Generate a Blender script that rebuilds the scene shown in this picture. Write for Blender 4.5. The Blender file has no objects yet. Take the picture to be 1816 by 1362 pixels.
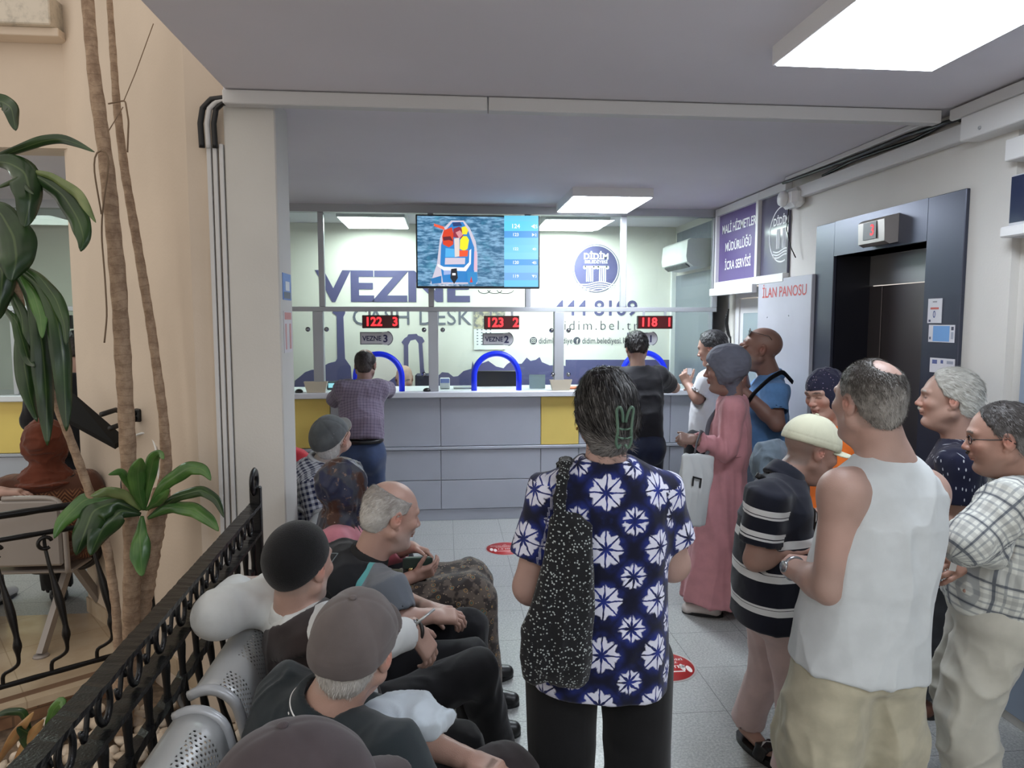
import bpy, math, random
import numpy as np
from mathutils import Matrix, Vector
random.seed(7); rng = np.random.default_rng(7)
scn = bpy.context.scene; COL = scn.collection
# ---------------------------------------------------------------- camera
FPX, CAMH = 1260.0, 1.75
PHI = math.atan((681-570)/FPX); PSI = math.atan((908-790)/FPX*math.cos(PHI))
FWD = np.array([math.sin(PSI)*math.cos(PHI), math.cos(PSI)*math.cos(PHI), -math.sin(PHI)])
RGT = np.array([math.cos(PSI), -math.sin(PSI), 0.0]); UPV = np.cross(RGT, FWD)
def W(px, py, X=None, Y=None, Z=None):
    d = FWD + RGT*(px-908)/FPX + UPV*(681-py)/FPX
    t = Y/d[1] if Y is not None else X/d[0] if X is not None else (Z-CAMH)/d[2]
    return np.array([0, 0, CAMH]) + t*d
cd = bpy.data.cameras.new('camera'); cam = bpy.data.objects.new('camera', cd); COL.objects.link(cam)
cd.sensor_width = 36; cd.lens = FPX/1816*36; cd.clip_start = 0.05
cam.matrix_world = Matrix(((RGT[0], UPV[0], -FWD[0], 0), (RGT[1], UPV[1], -FWD[1], 0), (RGT[2], UPV[2], -FWD[2], CAMH), (0, 0, 0, 1)))
scn.camera = cam
# ---------------------------------------------------------------- world, exposure
wd = bpy.data.worlds.new('world'); scn.world = wd; wd.use_nodes = True
wd.node_tree.nodes['Background'].inputs[0].default_value = (1.0, 0.93, 0.85, 1)
wd.node_tree.nodes['Background'].inputs[1].default_value = 0.75
scn.view_settings.view_transform = 'Standard'; scn.view_settings.look = 'None'
scn.view_settings.gamma = 1; scn.view_settings.exposure = 0.32
scn.cycles.max_bounces = 6; scn.cycles.diffuse_bounces = 3; scn.cycles.glossy_bounces = 3
scn.cycles.transmission_bounces = 4; scn.cycles.transparent_max_bounces = 12
scn.cycles.caustics_reflective = False; scn.cycles.caustics_refractive = False
scn.cycles.sample_clamp_indirect = 4; scn.cycles.use_denoising = True
PANEL_E = 15.0      # strength of the ceiling light panels
# ---------------------------------------------------------------- materials
def lin(c):
    return tuple(((x/255)/12.92 if x/255 <= .04045 else ((x/255+.055)/1.055)**2.4) for x in c)+(1.0,)
class E:
    """small arithmetic over shader sockets"""
    def __init__(s, nt, v): s.nt = nt; s.v = v
    def _m(s, op, *o):
        n = s.nt.nodes.new('ShaderNodeMath'); n.operation = op
        for i, x in enumerate((s,)+o):
            x = x.v if isinstance(x, E) else x
            if isinstance(x, (int, float)): n.inputs[i].default_value = x
            else: s.nt.links.new(x, n.inputs[i])
        return E(s.nt, n.outputs[0])
    def __add__(s, o): return s._m('ADD', o)
    def __sub__(s, o): return s._m('SUBTRACT', o)
    def __mul__(s, o): return s._m('MULTIPLY', o)
    def __truediv__(s, o): return s._m('DIVIDE', o)
    def __pow__(s, o): return s._m('POWER', o)
    def sin(s): return s._m('SINE')
    def cos(s): return s._m('COSINE')
    def abs(s): return s._m('ABSOLUTE')
    def floor(s): return s._m('FLOOR')
    def frac(s): return s._m('FRACT')
    def sqrt(s): return s._m('SQRT')
    def atan2(s, o): return s._m('ARCTAN2', o)
    def lt(s, o): return s._m('LESS_THAN', o)
    def gt(s, o): return s._m('GREATER_THAN', o)
    def min(s, o): return s._m('MINIMUM', o)
    def max(s, o): return s._m('MAXIMUM', o)
    def step(s, a, b):
        n = s.nt.nodes.new('ShaderNodeMapRange'); n.interpolation_type = 'SMOOTHSTEP'
        s.nt.links.new(s.v, n.inputs[0]); n.inputs[1].default_value = a; n.inputs[2].default_value = b
        return E(s.nt, n.outputs[0])
class M:
    """material under construction"""
    def __init__(s, name, col=(128, 128, 128), rough=.6, metal=0, spec=.5):
        s.m = bpy.data.materials.new(name); s.m.use_nodes = True; s.nt = s.m.node_tree
        s.b = s.nt.nodes['Principled BSDF']; s.b.inputs['Base Color'].default_value = lin(col)
        s.b.inputs['Roughness'].default_value = rough; s.b.inputs['Metallic'].default_value = metal
        s.b.inputs['Specular IOR Level'].default_value = spec
    def node(s, t, **k):
        n = s.nt.nodes.new(t)
        for a, b in k.items(): setattr(n, a, b)
        return n
    def L(s, a, b): s.nt.links.new(a.v if isinstance(a, E) else a, b)
    def obj(s): return s.node('ShaderNodeTexCoord').outputs['Object']
    def attr(s, name='suv'): return s.node('ShaderNodeAttribute', attribute_name=name).outputs['Vector']
    def xyz(s, v):
        n = s.node('ShaderNodeSeparateXYZ'); s.L(v, n.inputs[0]); return [E(s.nt, o) for o in n.outputs]
    def vec(s, x, y, z=0.0):
        n = s.node('ShaderNodeCombineXYZ')
        for i, q in enumerate((x, y, z)):
            if isinstance(q, E): s.L(q, n.inputs[i])
            else: n.inputs[i].default_value = q
        return n.outputs[0]
    def noise(s, scale, detail=3, v=None, rough=.5):
        n = s.node('ShaderNodeTexNoise'); n.inputs['Scale'].default_value = scale; n.inputs['Detail'].default_value = detail
        n.inputs['Roughness'].default_value = rough
        s.L(v if v is not None else s.obj(), n.inputs['Vector']); return E(s.nt, n.outputs[0])
    def vor(s, scale, v=None, out=0, feature='F1', dim='3D'):
        n = s.node('ShaderNodeTexVoronoi', feature=feature, voronoi_dimensions=dim); n.inputs['Scale'].default_value = scale
        s.L(v if v is not None else s.obj(), n.inputs['Vector']); return n.outputs[out] if out else E(s.nt, n.outputs[0])
    def mix(s, f, a, b):
        n = s.node('ShaderNodeMix', data_type='RGBA')
        if isinstance(f, (int, float)): n.inputs[0].default_value = f
        else: s.L(f, n.inputs[0])
        for i, c in ((6, a), (7, b)):
            if isinstance(c, tuple): n.inputs[i].default_value = lin(c) if len(c) == 3 else c
            else: s.L(c, n.inputs[i])
        return n.outputs[2]
    def col(s, c): s.L(c, s.b.inputs['Base Color']); return s
    def bump(s, h, d=.01, st=1.0):
        n = s.node('ShaderNodeBump'); n.inputs['Distance'].default_value = d; n.inputs['Strength'].default_value = st
        s.L(h, n.inputs['Height']); s.L(n.outputs[0], s.b.inputs['Normal']); return s
def simple(name, col, rough=.6, metal=0, var=0.0, vs=3, bump=0, bs=60, spec=.5):
    k = M(name, col, rough, metal, spec)
    if var:
        a = tuple(max(0, c*(1-var)) for c in col); b = tuple(min(255, c*(1+var)) for c in col)
        k.col(k.mix(k.noise(vs, 4).step(.3, .7), a, b))
    if bump: k.bump(k.noise(bs, 3), bump)
    return k.m
def emis(name, col, st):
    k = M(name, col); k.b.inputs['Emission Color'].default_value = lin(col); k.b.inputs['Emission Strength'].default_value = st
    k.b.inputs['Base Color'].default_value = (.02, .02, .02, 1); return k.m
# ---------------------------------------------------------------- mesh building
class MB:
    def __init__(s): s.v = []; s.f = []; s.mi = []; s.sm = []; s.mats = []; s.cur = 0
    def use(s, mat):
        if mat not in s.mats: s.mats.append(mat)
        s.cur = s.mats.index(mat); return s
    def add(s, vs, fs, smooth=False):
        n = len(s.v); s.v.extend([tuple(float(q) for q in p) for p in vs])
        for f in fs: s.f.append(tuple(i+n for i in f)); s.mi.append(s.cur); s.sm.append(smooth)
        return s
    def box(s, x0, x1, y0, y1, z0, z1, b=0.0):
        if b <= 0:
            v = [(x, y, z) for x in (x0, x1) for y in (y0, y1) for z in (z0, z1)]
            return s.add(v, [(0, 1, 3, 2), (4, 6, 7, 5), (0, 4, 5, 1), (2, 3, 7, 6), (0, 2, 6, 4), (1, 5, 7, 3)])
        b = min(b, (x1-x0)*.45, (y1-y0)*.45, (z1-z0)*.45)
        bm = []; idx = {}
        lo = (x0, y0, z0); hi = (x1, y1, z1)
        for sx in (0, 1):
            for sy in (0, 1):
                for sz in (0, 1):
                    sg = (sx, sy, sz)
                    for ax in range(3):
                        p = [(hi[k] if sg[k] else lo[k]) + (0 if k == ax else (-b if sg[k] else b)) for k in range(3)]
                        idx[(sx, sy, sz, ax)] = len(bm); bm.append(p)
        fs = []
        for ax in range(3):
            o = [k for k in range(3) if k != ax]
            for sd in (0, 1):
                q = []
                for a, c in ((0, 0), (1, 0), (1, 1), (0, 1)):
                    g = [0, 0, 0]; g[ax] = sd; g[o[0]] = a; g[o[1]] = c; q.append(idx[(*g, ax)])
                if (sd == 0) ^ (ax == 1): q.reverse()
                fs.append(q)
        for ax in range(3):
            o = [k for k in range(3) if k != ax]
            for a in (0, 1):
                for c in (0, 1):
                    g0 = [0, 0, 0]; g1 = [0, 0, 0]; g1[ax] = 1
                    for g in (g0, g1): g[o[0]] = a; g[o[1]] = c
                    q = [idx[(*g0, o[0])], idx[(*g1, o[0])], idx[(*g1, o[1])], idx[(*g0, o[1])]]
                    fs.append(q)
        for sx in (0, 1):
            for sy in (0, 1):
                for sz in (0, 1): fs.append([idx[(sx, sy, sz, a)] for a in range(3)])
        c = np.array([(x0+x1)/2, (y0+y1)/2, (z0+z1)/2]); V = np.array(bm)
        out = []
        for q in fs:
            p = V[q]; nn = np.cross(p[1]-p[0], p[2]-p[0])
            if nn @ (p.mean(0)-c) < 0: q = q[::-1]
            out.append(q)
        return s.add(bm, out)
    def obox(s, a, b, w, t, up=(0, 0, 1)):
        """bar from a to b, width w across, thickness t along up"""
        a = np.array(a, float); b = np.array(b, float); d = b-a; d /= np.linalg.norm(d); up = np.array(up, float)
        sd = np.cross(d, up); sd /= np.linalg.norm(sd); u = np.cross(sd, d)
        v = [p+sx*sd*w/2+sz*u*t/2 for p in (a, b) for sx, sz in ((-1, -1), (1, -1), (1, 1), (-1, 1))]
        return s.add(v, [(0, 3, 2, 1), (4, 5, 6, 7), (0, 1, 5, 4), (1, 2, 6, 5), (2, 3, 7, 6), (3, 0, 4, 7)])
    def tube(s, pts, r, n=10, cap=True, flat=1.0, smooth=True):
        P = np.array(pts, float); R = np.broadcast_to(np.array(r, float), (len(P),))
        T = np.gradient(P, axis=0); T /= np.linalg.norm(T, axis=1)[:, None]+1e-12
        u = np.array([0, 0, 1.0]); u = u if abs(T[0] @ u) < .9 else np.array([1.0, 0, 0])
        vs = []
        for i in range(len(P)):
            u = u-(u @ T[i])*T[i]; u /= np.linalg.norm(u); w = np.cross(T[i], u)
            for k in range(n):
                a = 2*math.pi*k/n; vs.append(P[i]+R[i]*(math.cos(a)*u+flat*math.sin(a)*w))
        fs = [(i*n+k, i*n+(k+1) % n, (i+1)*n+(k+1) % n, (i+1)*n+k) for i in range(len(P)-1) for k in range(n)]
        if cap: fs += [tuple(range(n))[::-1], tuple((len(P)-1)*n+k for k in range(n))]
        return s.add(vs, fs, smooth)
    def lathe(s, prof, o=(0, 0, 0), n=24, ax=(0, 0, 1), smooth=True):
        ax = Vector(ax).normalized(); q = Vector((0, 0, 1)).rotation_difference(ax); vs = []
        for r, z in prof:
            for k in range(n):
                a = 2*math.pi*k/n; p = q @ Vector((r*math.cos(a), r*math.sin(a), z)); vs.append((p.x+o[0], p.y+o[1], p.z+o[2]))
        m = len(prof)
        fs = [(i*n+k, i*n+(k+1) % n, (i+1)*n+(k+1) % n, (i+1)*n+k) for i in range(m-1) for k in range(n)]
        fs += [tuple(range(n))[::-1], tuple((m-1)*n+k for k in range(n))]
        return s.add(vs, fs, smooth)
    def plate(s, pts, nrm, t):
        """polygon pts extruded by t along nrm"""
        P = [np.array(p, float) for p in pts]; nrm = np.array(nrm, float)*t; n = len(P)
        return s.add(P+[p+nrm for p in P], [tuple(range(n)), tuple(range(2*n-1, n-1, -1))]+[(i, (i+1) % n, n+(i+1) % n, n+i) for i in range(n)])
    def text(s, body, o, ux, uz, size, thick=.002, bold=0.0, align='CENTER', wscale=1.0, space=1.0):
        """text with cap-height = size, baseline centre at o, reading along ux, up along uz"""
        cu = bpy.data.curves.new('t', 'FONT'); cu.body = body; cu.size = size/.73; cu.align_x = align; cu.offset = bold*size
        cu.extrude = 0; cu.resolution_u = 3; cu.space_character = space
        ob = bpy.data.objects.new('t', cu); COL.objects.link(ob); dg = bpy.context.evaluated_depsgraph_get()
        me = ob.evaluated_get(dg).to_mesh(); o = np.array(o, float); ux = np.array(ux, float); uz = np.array(uz, float); nn = np.cross(ux, uz)
        vs = [o+ux*v.co.x*wscale+uz*v.co.y+nn*thick for v in me.vertices]; fs = [tuple(p.vertices) for p in me.polygons]
        s.add(vs, fs); ob.evaluated_get(dg).to_mesh_clear(); bpy.data.objects.remove(ob); bpy.data.curves.remove(cu)
        return s
    def obj(s, name, mat=None, parent=None, **props):
        me = bpy.data.meshes.new(name); me.from_pydata(s.v, [], s.f)
        if mat is not None: me.materials.append(mat)
        else:
            for m in s.mats: me.materials.append(m)
            me.polygons.foreach_set('material_index', s.mi)
        me.polygons.foreach_set('use_smooth', s.sm); me.update()
        o = bpy.data.objects.new(name, me); COL.objects.link(o)
        if parent is not None: o.parent = parent
        for k, v in props.items(): o[k] = v
        return o
def tag(o, label, cat, group=None, kind=None):
    o['label'] = label; o['category'] = cat
    if group: o['group'] = group
    if kind: o['kind'] = kind
    return o
def thing(name, label, cat, loc=(0, 0, 0), group=None):
    o = bpy.data.objects.new(name, None); COL.objects.link(o); o.empty_display_size = .1
    o.location = loc; return tag(o, label, cat, group)
def at(root, *objs):
    """keep world-space meshes in place under an Empty that stands at root.location"""
    for o in objs:
        o.parent = root; o.matrix_parent_inverse = Matrix.Translation(-root.location)
    return objs[-1] if objs else None
def struct(o): o['kind'] = 'structure'; return o
def tree_copy(o, parent=None):
    c = o.copy(); COL.objects.link(c)
    if parent is not None: c.parent = parent
    for ch in o.children: tree_copy(ch, c)
    return c
# ================================================================ ROOM
CZ = 2.73; YC = 6.16; YB = 7.35; XR = 2.41
m_wall = simple('painted wall', (208, 206, 201), .8, var=.02, vs=1.5, bump=.0006, bs=90)
m_cream = simple('cream wall', (212, 197, 180), .85, var=.03, vs=1.2, bump=.0008, bs=70)
m_ceil = simple('ceiling plaster', (222, 219, 226), .9, var=.015, vs=1)
m_alu = simple('grey aluminium profile', (172, 175, 180), .42, .25)
m_white = simple('white lacquered metal', (225, 226, 226), .4)
m_trunk = simple('white plastic trunking', (208, 208, 208), .5)
m_black = simple('black plastic', (16, 16, 18), .4)
m_purple = simple('purple grey vinyl', (84, 82, 124), .6)
m_backw = simple('cash desk back wall', (226, 224, 216), .8, var=.01)
def tilemat():
    k = M('grey speckled floor tile', (150, 152, 153), .38)
    x, y, z = k.xyz(k.obj())
    u = (x-.05)/.4; v = (y-.56)/.4
    j = ((u+100).frac()-.5).abs().gt(.4955).max(((v+100).frac()-.5).abs().gt(.4955))
    wn = k.node('ShaderNodeTexWhiteNoise', noise_dimensions='2D'); k.L(k.vec(u.floor(), v.floor()), wn.inputs[0])
    t = E(k.nt, wn.outputs[0])
    sp = k.noise(95, 4, rough=.75).step(.36, .66); sp2 = k.noise(14, 3).step(.3, .7)
    c = k.mix(sp, (144, 146, 145), (190, 192, 189)); c = k.mix(sp2*.25, c, (172, 172, 170)); c = k.mix(t*.13, c, (150, 151, 154))
    dk = k.noise(170, 1).gt(.72); c = k.mix(dk*.5, c, (90, 88, 84)); c = k.mix(j*.75, c, (84, 84, 84)); k.col(c)
    k.L(k.noise(5)*.2+.28, k.b.inputs['Roughness']); return k.m
m_tile = tilemat()
def beigefloor():
    k = M('beige marble floor', (205, 185, 160), .22)
    x, y, z = k.xyz(k.obj()); a = (x*.8+y*.6)/.45; b = (x*-.6+y*.8)/.45
    j = ((a+50).frac()-.5).abs().gt(.494).max(((b+50).frac()-.5).abs().gt(.494))
    c = k.mix(k.noise(4, 6).step(.3, .7), (208, 192, 168), (188, 168, 142)); k.col(k.mix(j*.5, c, (150, 130, 105))); return k.m
m_beige = beigefloor()
RL = lambda X: 3.37+.75*(X+2.08)          # far railing / planter kerb line
# floor
b = MB().use(m_tile); b.add([(-.86, -3, 0), (2.95, -3, 0), (2.95, YB, 0), (-.86, YB, 0)], [(0, 1, 2, 3)])
b.add([(-6, 4.36, 0), (-.86, 4.36, 0), (-.86, YB, 0), (-6, YB, 0)], [(0, 1, 2, 3)])
b.add([(-.86, -3, 0), (-.86, 3.4, 0), (-.86, 3.4, -.4), (-.86, -3, -.4)], [(0, 1, 2, 3)])
b.use(m_beige); b.add([(-6, RL(-6), 0), (-1.2, RL(-1.2), 0), (-1.0, 3.4, 0), (-.86, 3.4, 0), (-.86, 4.36, 0), (-6, 4.36, 0)], [(0, 1, 2, 3, 4, 5)])
struct(b.obj('floor'))
# ceilings (slab with its open edge to the atrium on the left)
b = MB().use(m_ceil); b.box(-.92, 2.62, -3, 3.28, CZ, CZ+.3); b.box(-.95, 2.62, 3.28, YB+.1, CZ, CZ+.3); b.box(-5.9, -.95, 4.561, YB+.1, CZ, CZ+.3)
cl = struct(b.obj('ceiling'))
# back wall
b = MB().use(m_backw); b.box(-6, 2.62, YB, YB+.15, 0, CZ); struct(b.obj('wall_back'))
# right wall with the lift opening (X = XR) : pieces around it
LY0, LY1, LZ = 3.38, 4.23, 2.15
b = MB().use(m_wall)
b.box(XR, XR+.2, 2.86, LY0, 0, CZ); b.box(XR, XR+.2, LY1, 4.83, 0, CZ); b.box(XR, XR+.2, LY0, LY1, LZ, CZ)
b.box(XR+.04, XR+.3, -3, 2.86, 0, CZ); b.box(XR+.0, XR+.2, 4.83, YB, 2.06, CZ); b.box(XR+.14, XR+.3, 4.83, 5.35, 0, 2.06)
b.box(XR+.14, XR+.3, 6.02, YB, 0, 2.06)
struct(b.obj('wall_right'))
# bluish metal leaf next to the wall end
b = MB().use(simple('blue grey panel', (140, 152, 168), .5)); b.box(XR+.02, XR+.038, 1.6, 2.80, .05, 2.12, .004); struct(b.obj('door_3'))
# column and oblique cream wall, balcony slab
b = MB().use(m_wall); b.box(-.955, -.735, 3.28, 3.53, 0, CZ, .006); struct(b.obj('wall_column'))
p0, p1 = np.array([-1.12, 3.30]), np.array([-2.17, 4.40]); dn = np.array([p1[1]-p0[1], -(p1[0]-p0[0])]); dn /= np.linalg.norm(dn)
q0, q1 = p0+dn*.35, p1+dn*.35
b = MB().use(m_cream)
V = [(p0[0], p0[1]), (p1[0], p1[1]), (q1[0], q1[1]+.1), (-.76, 3.50), (-.95, 3.30)]
b.add([(*v[:2], -.4) for v in V]+[(*v[:2], 5.2) for v in V], [(0, 1, 6, 5), (1, 2, 7, 6), (2, 3, 8, 7), (3, 4, 9, 8), (4, 0, 5, 9)])
struct(b.obj('wall_left'))
b = MB().use(m_cream); b.box(-6, -2.09, 4.36, 4.56, CZ-.0, 5.2); b.box(-6, -2.09, 4.24, 4.36, 3.30, 3.345, .004)
struct(b.obj('wall_balcony'))
k = M('grey marble coping', (205, 198, 186), .3); k.col(k.mix(k.noise(9, 8, rough=.7).step(.45, .75), (214, 205, 190), (150, 145, 135)))
b = MB().use(k.m); b.box(-6, -2.11, 4.20, 4.36, 3.345, 3.51, .006); struct(b.obj('trim_1'))
# upper balcony railing
t = thing('balcony_railing', 'black metal railing standing on the marble edge of the upper balcony', 'railing', (-4, 4.28, 3.51))
m_iron = M('black painted iron', (17, 17, 19), .32, .3); m_iron.bump(m_iron.noise(160, 2), .0008); m_iron = m_iron.m
b = MB(); b.box(-6, -2.13, 4.265, 4.295, 3.575, 3.592); b.box(-6, -2.13, 4.265, 4.295, 4.3, 4.33)
at(t, b.obj('rail', m_iron))
for i in range(18):
    x = -2.36-.2*i; b = MB(); b.box(x-.011, x+.011, 4.27, 4.29, 3.505, 4.3); at(t, b.obj('baluster', m_iron))
# skirting on the oblique wall
b = MB().use(m_beige); d = (p1-p0); b.plate([(*(p0-dn*.012), 0), (*(p1-dn*.012), 0), (*(p1-dn*.012), .09), (*(p0-dn*.012), .09)], (dn[0], dn[1], 0), .012)
struct(b.obj('baseboard_left'))
# left room side wall and rear far wall
b = MB().use(m_wall); b.box(-4.35, -4.2, 6.3, YB, 0, CZ); struct(b.obj('wall_left_office'))
# white conduits on the column corner and black corrugated hose ends
t = thing('cable_conduit', 'white vertical cable trunking on the cream wall beside the column', 'conduit', (-.98, 3.27, 0))
b = MB().use(m_trunk)
for i, x in enumerate((-1.02, -.995, -.968)):
    y = 3.287; b.box(x-.009, x+.009, y-.012, y+.01, 0, 2.52, .002)
at(t, b.obj('channel'))
for k_, (dx, r) in enumerate(((0, .013), (.028, .012), (.056, .012))):
    P = [(-1.045+dx, 3.27, 2.50), (-1.045+dx, 3.26, 2.60), (-1.03+dx, 3.25, 2.66), (-.99+dx*.8, 3.24, 2.695-dx*.25), (-.91, 3.235, 2.705-dx*.3)]
    q = MB(); q.tube(np.array([np.interp(np.linspace(0, 4, 25), range(5), [p[j] for p in P]) for j in range(3)]).T, r, 8); at(t, q.obj('hose', m_black if k_ != 1 else m_trunk))
# ceiling trunking across (the "beam")
b = MB(); b.box(-.93, .19, 3.19, 3.25, CZ-.062, CZ-.004, .004); b.box(.195, 2.30, 3.19, 3.25, CZ-.062, CZ-.004, .004)
tag(b.obj('ceiling_trunking', m_trunk), 'long white cable trunking running across the ceiling', 'trunking')
# ---------------------------------------------------------------- lights
m_lampbody = simple('light housing', (232, 233, 235), .5)
def panel(x0, x1, y0, y1, z, label, st=PANEL_E, colr=(236, 244, 255)):
    t = thing('ceiling_light', label, 'light', ((x0+x1)/2, (y0+y1)/2, z), 'square ceiling light panels')
    b = MB(); b.box(x0-.012, x1+.012, y0-.012, y1+.012, z+.004, CZ+.004, .003); at(t, b.obj('housing', m_lampbody))
    b = MB(); b.box(x0, x1, y0, y1, z, z+.0035); at(t, b.obj('diffuser', emis('lit diffuser', colr, st)))
panel(1.185, 1.775, 1.93, 2.53, 2.66, 'large lit ceiling panel at the top right, nearest the viewer', PANEL_E*1.25)
panel(.945, 1.53, 5.25, 5.99, 2.66, 'small lit ceiling panel just in front of the counter glazing', PANEL_E*2.6)
panel(-.93, -.36, 6.42, 7.15, 2.655, 'lit ceiling panel behind the glass, left of the screen', PANEL_E*1.05, (240, 255, 250))
panel(.91, 1.48, 6.42, 7.15, 2.655, 'lit ceiling panel behind the glass, right of the screen', PANEL_E*1.9, (240, 255, 250))
panel(-4.0, -3.4, 5.2, 5.8, 2.66, 'added ceiling panel over the left counter, extra light for the left room', PANEL_E*.8, (236, 255, 246))  # added light source for the left room
panel(-4.9, -4.3, 6.4, 7.0, 2.66, 'added ceiling panel behind the left counter glass, extra light there', PANEL_E*1.2, (236, 255, 246))  # another added source, brightens the space behind the left glass
panel(.1, .7, -1.4, -.8, 2.66, 'unseen ceiling panel added behind the viewer for more light', PANEL_E*1.3)  # added out of view to light the hall from behind the camera
panel(1.3, 1.9, -.5, .1, 2.66, 'unseen ceiling panel added over the near right for more light', PANEL_E*1.2)  # added out of view to brighten the near right side
# ---------------------------------------------------------------- counter
m_cgrey = simple('grey counter laminate', (172, 176, 187), .5, var=.02, vs=2)
m_cyel = simple('yellow counter laminate', (226, 200, 110), .5, var=.02, vs=2)
m_ctop = simple('white counter top', (214, 217, 224), .35)
def counter(xa, xb, label, seams, yel):
    t = thing('service_counter', label, 'counter', ((xa+xb)/2, YC+.2, 0))
    b = MB(); b.box(xa, xb, YC+.03, YC+.5, .0, 1.09); at(t, b.obj('body', m_cgrey))
    b = MB(); b.box(xa, xb, YC-.05, YC+.56, 1.095, 1.145, .006); at(t, b.obj('counter_top', m_ctop))
    b = MB(); b.box(xa, xb, YC+.012, YC+.029, 0.0, .10, .002); at(t, b.obj('kick_board', m_cgrey))
    rows = [(.105, .36), (.365, .63), (.665, 1.092)]
    b = MB(); b.box(xa, xb, YC-.012, YC+.029, .635, .660, .003); at(t, b.obj('ledge', m_cgrey))
    for i in range(len(seams)-1):
        for j, (z0, z1) in enumerate(rows):
            b = MB(); b.box(seams[i]+.002, seams[i+1]-.002, YC, YC+.029, z0, z1, .003)
            at(t, b.obj('front_panel', m_cyel if (i in yel and j == 2) else m_cgrey))
    return t
counter(-2.64, XR-.02, 'long grey and yellow service counter with a white top under the glass', [-2.64, -1.8, -1.36, -.99, -.05, .83, 1.17, 2.0, 2.39], (2, 5))
counter(-5.9, -2.65, 'grey and yellow counter seen through the left opening', [-5.9, -5.0, -4.1, -3.29, -2.65], (2,))
# ---------------------------------------------------------------- glazing frame
GY0, GY1 = YC+.02, YC+.07
xs = lambda px: W(px, 560, Y=YC)[0]
t = thing('glazed_screen', 'grey aluminium framed glass screen standing on the long counter', 'glass screen', (.5, YC+.045, 1.145))
b = MB(); b.box(-2.58, XR-.0, GY0-.02, GY1+.02, 2.665, CZ); at(t, b.obj('header', m_alu))
b = MB(); b.box(-2.58, xs(1272), GY0-.005, GY1+.005, 1.835, 1.875, .003); at(t, b.obj('transom', m_alu))
for px in (571, 765, 937, 1106, 1268):
    x = xs(px); b = MB(); b.box(x-.024, x+.024, GY0, GY1, 1.876, 2.664, .003); at(t, b.obj('upper_post', m_alu))
for px in (563, 768, 992):
    x = xs(px); b = MB(); b.box(x-.042, x+.042, GY0-.02, GY1+.02, 1.146, 1.834, .003); at(t, b.obj('lower_post', m_alu))
k = M('clear glass', (255, 255, 255), .02)
tr = k.node('ShaderNodeBsdfTransparent'); tr.inputs[0].default_value = (.95, .985, .965, 1); gl = k.node('ShaderNodeBsdfGlossy'); gl.inputs[1].default_value = .02
fr = k.node('ShaderNodeFresnel'); fr.inputs[0].default_value = 1.35; mx = k.node('ShaderNodeMixShader')
k.L(fr.outputs[0], mx.inputs[0]); k.L(tr.outputs[0], mx.inputs[1]); k.L(gl.outputs[0], mx.inputs[2])
k.L(mx.outputs[0], k.nt.nodes['Material Output'].inputs[0]); m_glass = k.m
ux = [-2.58]+[xs(p) for p in (571, 765, 937, 1106, 1268)]
for i in range(5):
    b = MB(); b.box(ux[i]+.02, ux[i+1]-.02, YC+.042, YC+.047, 1.87, 2.67); at(t, b.obj('upper_pane', m_glass))
lx = [-2.58]+[xs(p) for p in (563, 768, 992)]+[XR-.02]
arches = [xs(669), xs(881), xs(1146)]
for i in range(4):   # lower panes with an arched pass-through
    x0, x1 = lx[i]+.045, lx[i+1]-.045; b = MB(); ac = [a for a in arches if x0 < a < x1]
    pts = [(x0, 1.15)]
    if ac:
        a = ac[0]; r = .197; zc = 1.27
        pts += [(a-r, 1.15)]+[(a-r*math.cos(q), zc+r*1.02*math.sin(q)) for q in np.linspace(0, math.pi, 25)]+[(a+r, 1.15)]
    pts += [(x1, 1.15), (x1, 1.834), (x0, 1.834)]
    b.plate([(x, YC+.042, z) for x, z in pts], (0, 1, 0), .005); at(t, b.obj('lower_pane', m_glass))
m_blue = simple('blue rubber edging', (16, 50, 250), .4)
for a, lb in zip(arches, ('left blue arch edging the counter window of the checked-shirt man', 'middle blue arch edging an empty counter window', 'right blue arch half hidden by the black t-shirt man')):
    P = [(a-.197, YC+.045, 1.147)]+[(a-.197*math.cos(q), YC+.045, 1.27+.2*math.sin(q)) for q in np.linspace(0, math.pi, 40)]+[(a+.197, YC+.045, 1.147)]
    b = MB(); b.tube(P, .025, 12); tag(b.obj('arch_edging', m_blue), lb, 'arch edging', 'blue arches round the counter windows')
# little chrome clamps on posts
for i, (px, py) in enumerate(((546, 584), (579, 584), (752, 585), (785, 585), (978, 586), (1008, 586), (752, 664), (980, 664), (1008, 664))):
    c = W(px, py, Y=YC); b = MB(); b.lathe([(.001, -.03), (.013, -.028), (.013, -.006), (.02, -.004), (.02, .004), (.004, .006)], c, 12, (0, 1, 0))
    at(t, b.obj('glass_clamp', simple('chrome', (150, 150, 155), .15, 1)))
# glazing over the left counter
t = thing('glazed_screen', 'grey framed glass screen over the left counter', 'glass screen', (-4, YC+.045, 1.145))
b = MB(); b.box(-5.9, -2.6, GY0-.02, GY1+.02, 2.665, CZ); at(t, b.obj('header', m_alu))
b = MB(); b.box(-5.9, -2.6, GY0-.005, GY1+.005, 1.835, 1.875, .003); at(t, b.obj('transom', m_alu))
b = MB(); b.box(-5.9, -2.6, YC+.042, YC+.047, 1.15, 2.67); at(t, b.obj('pane', m_glass))
b = MB(); b.box(xs(18)-.02, xs(18)+.02, GY0, GY1, 1.15, 1.834, .003); at(t, b.obj('lower_post', m_alu))
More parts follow.
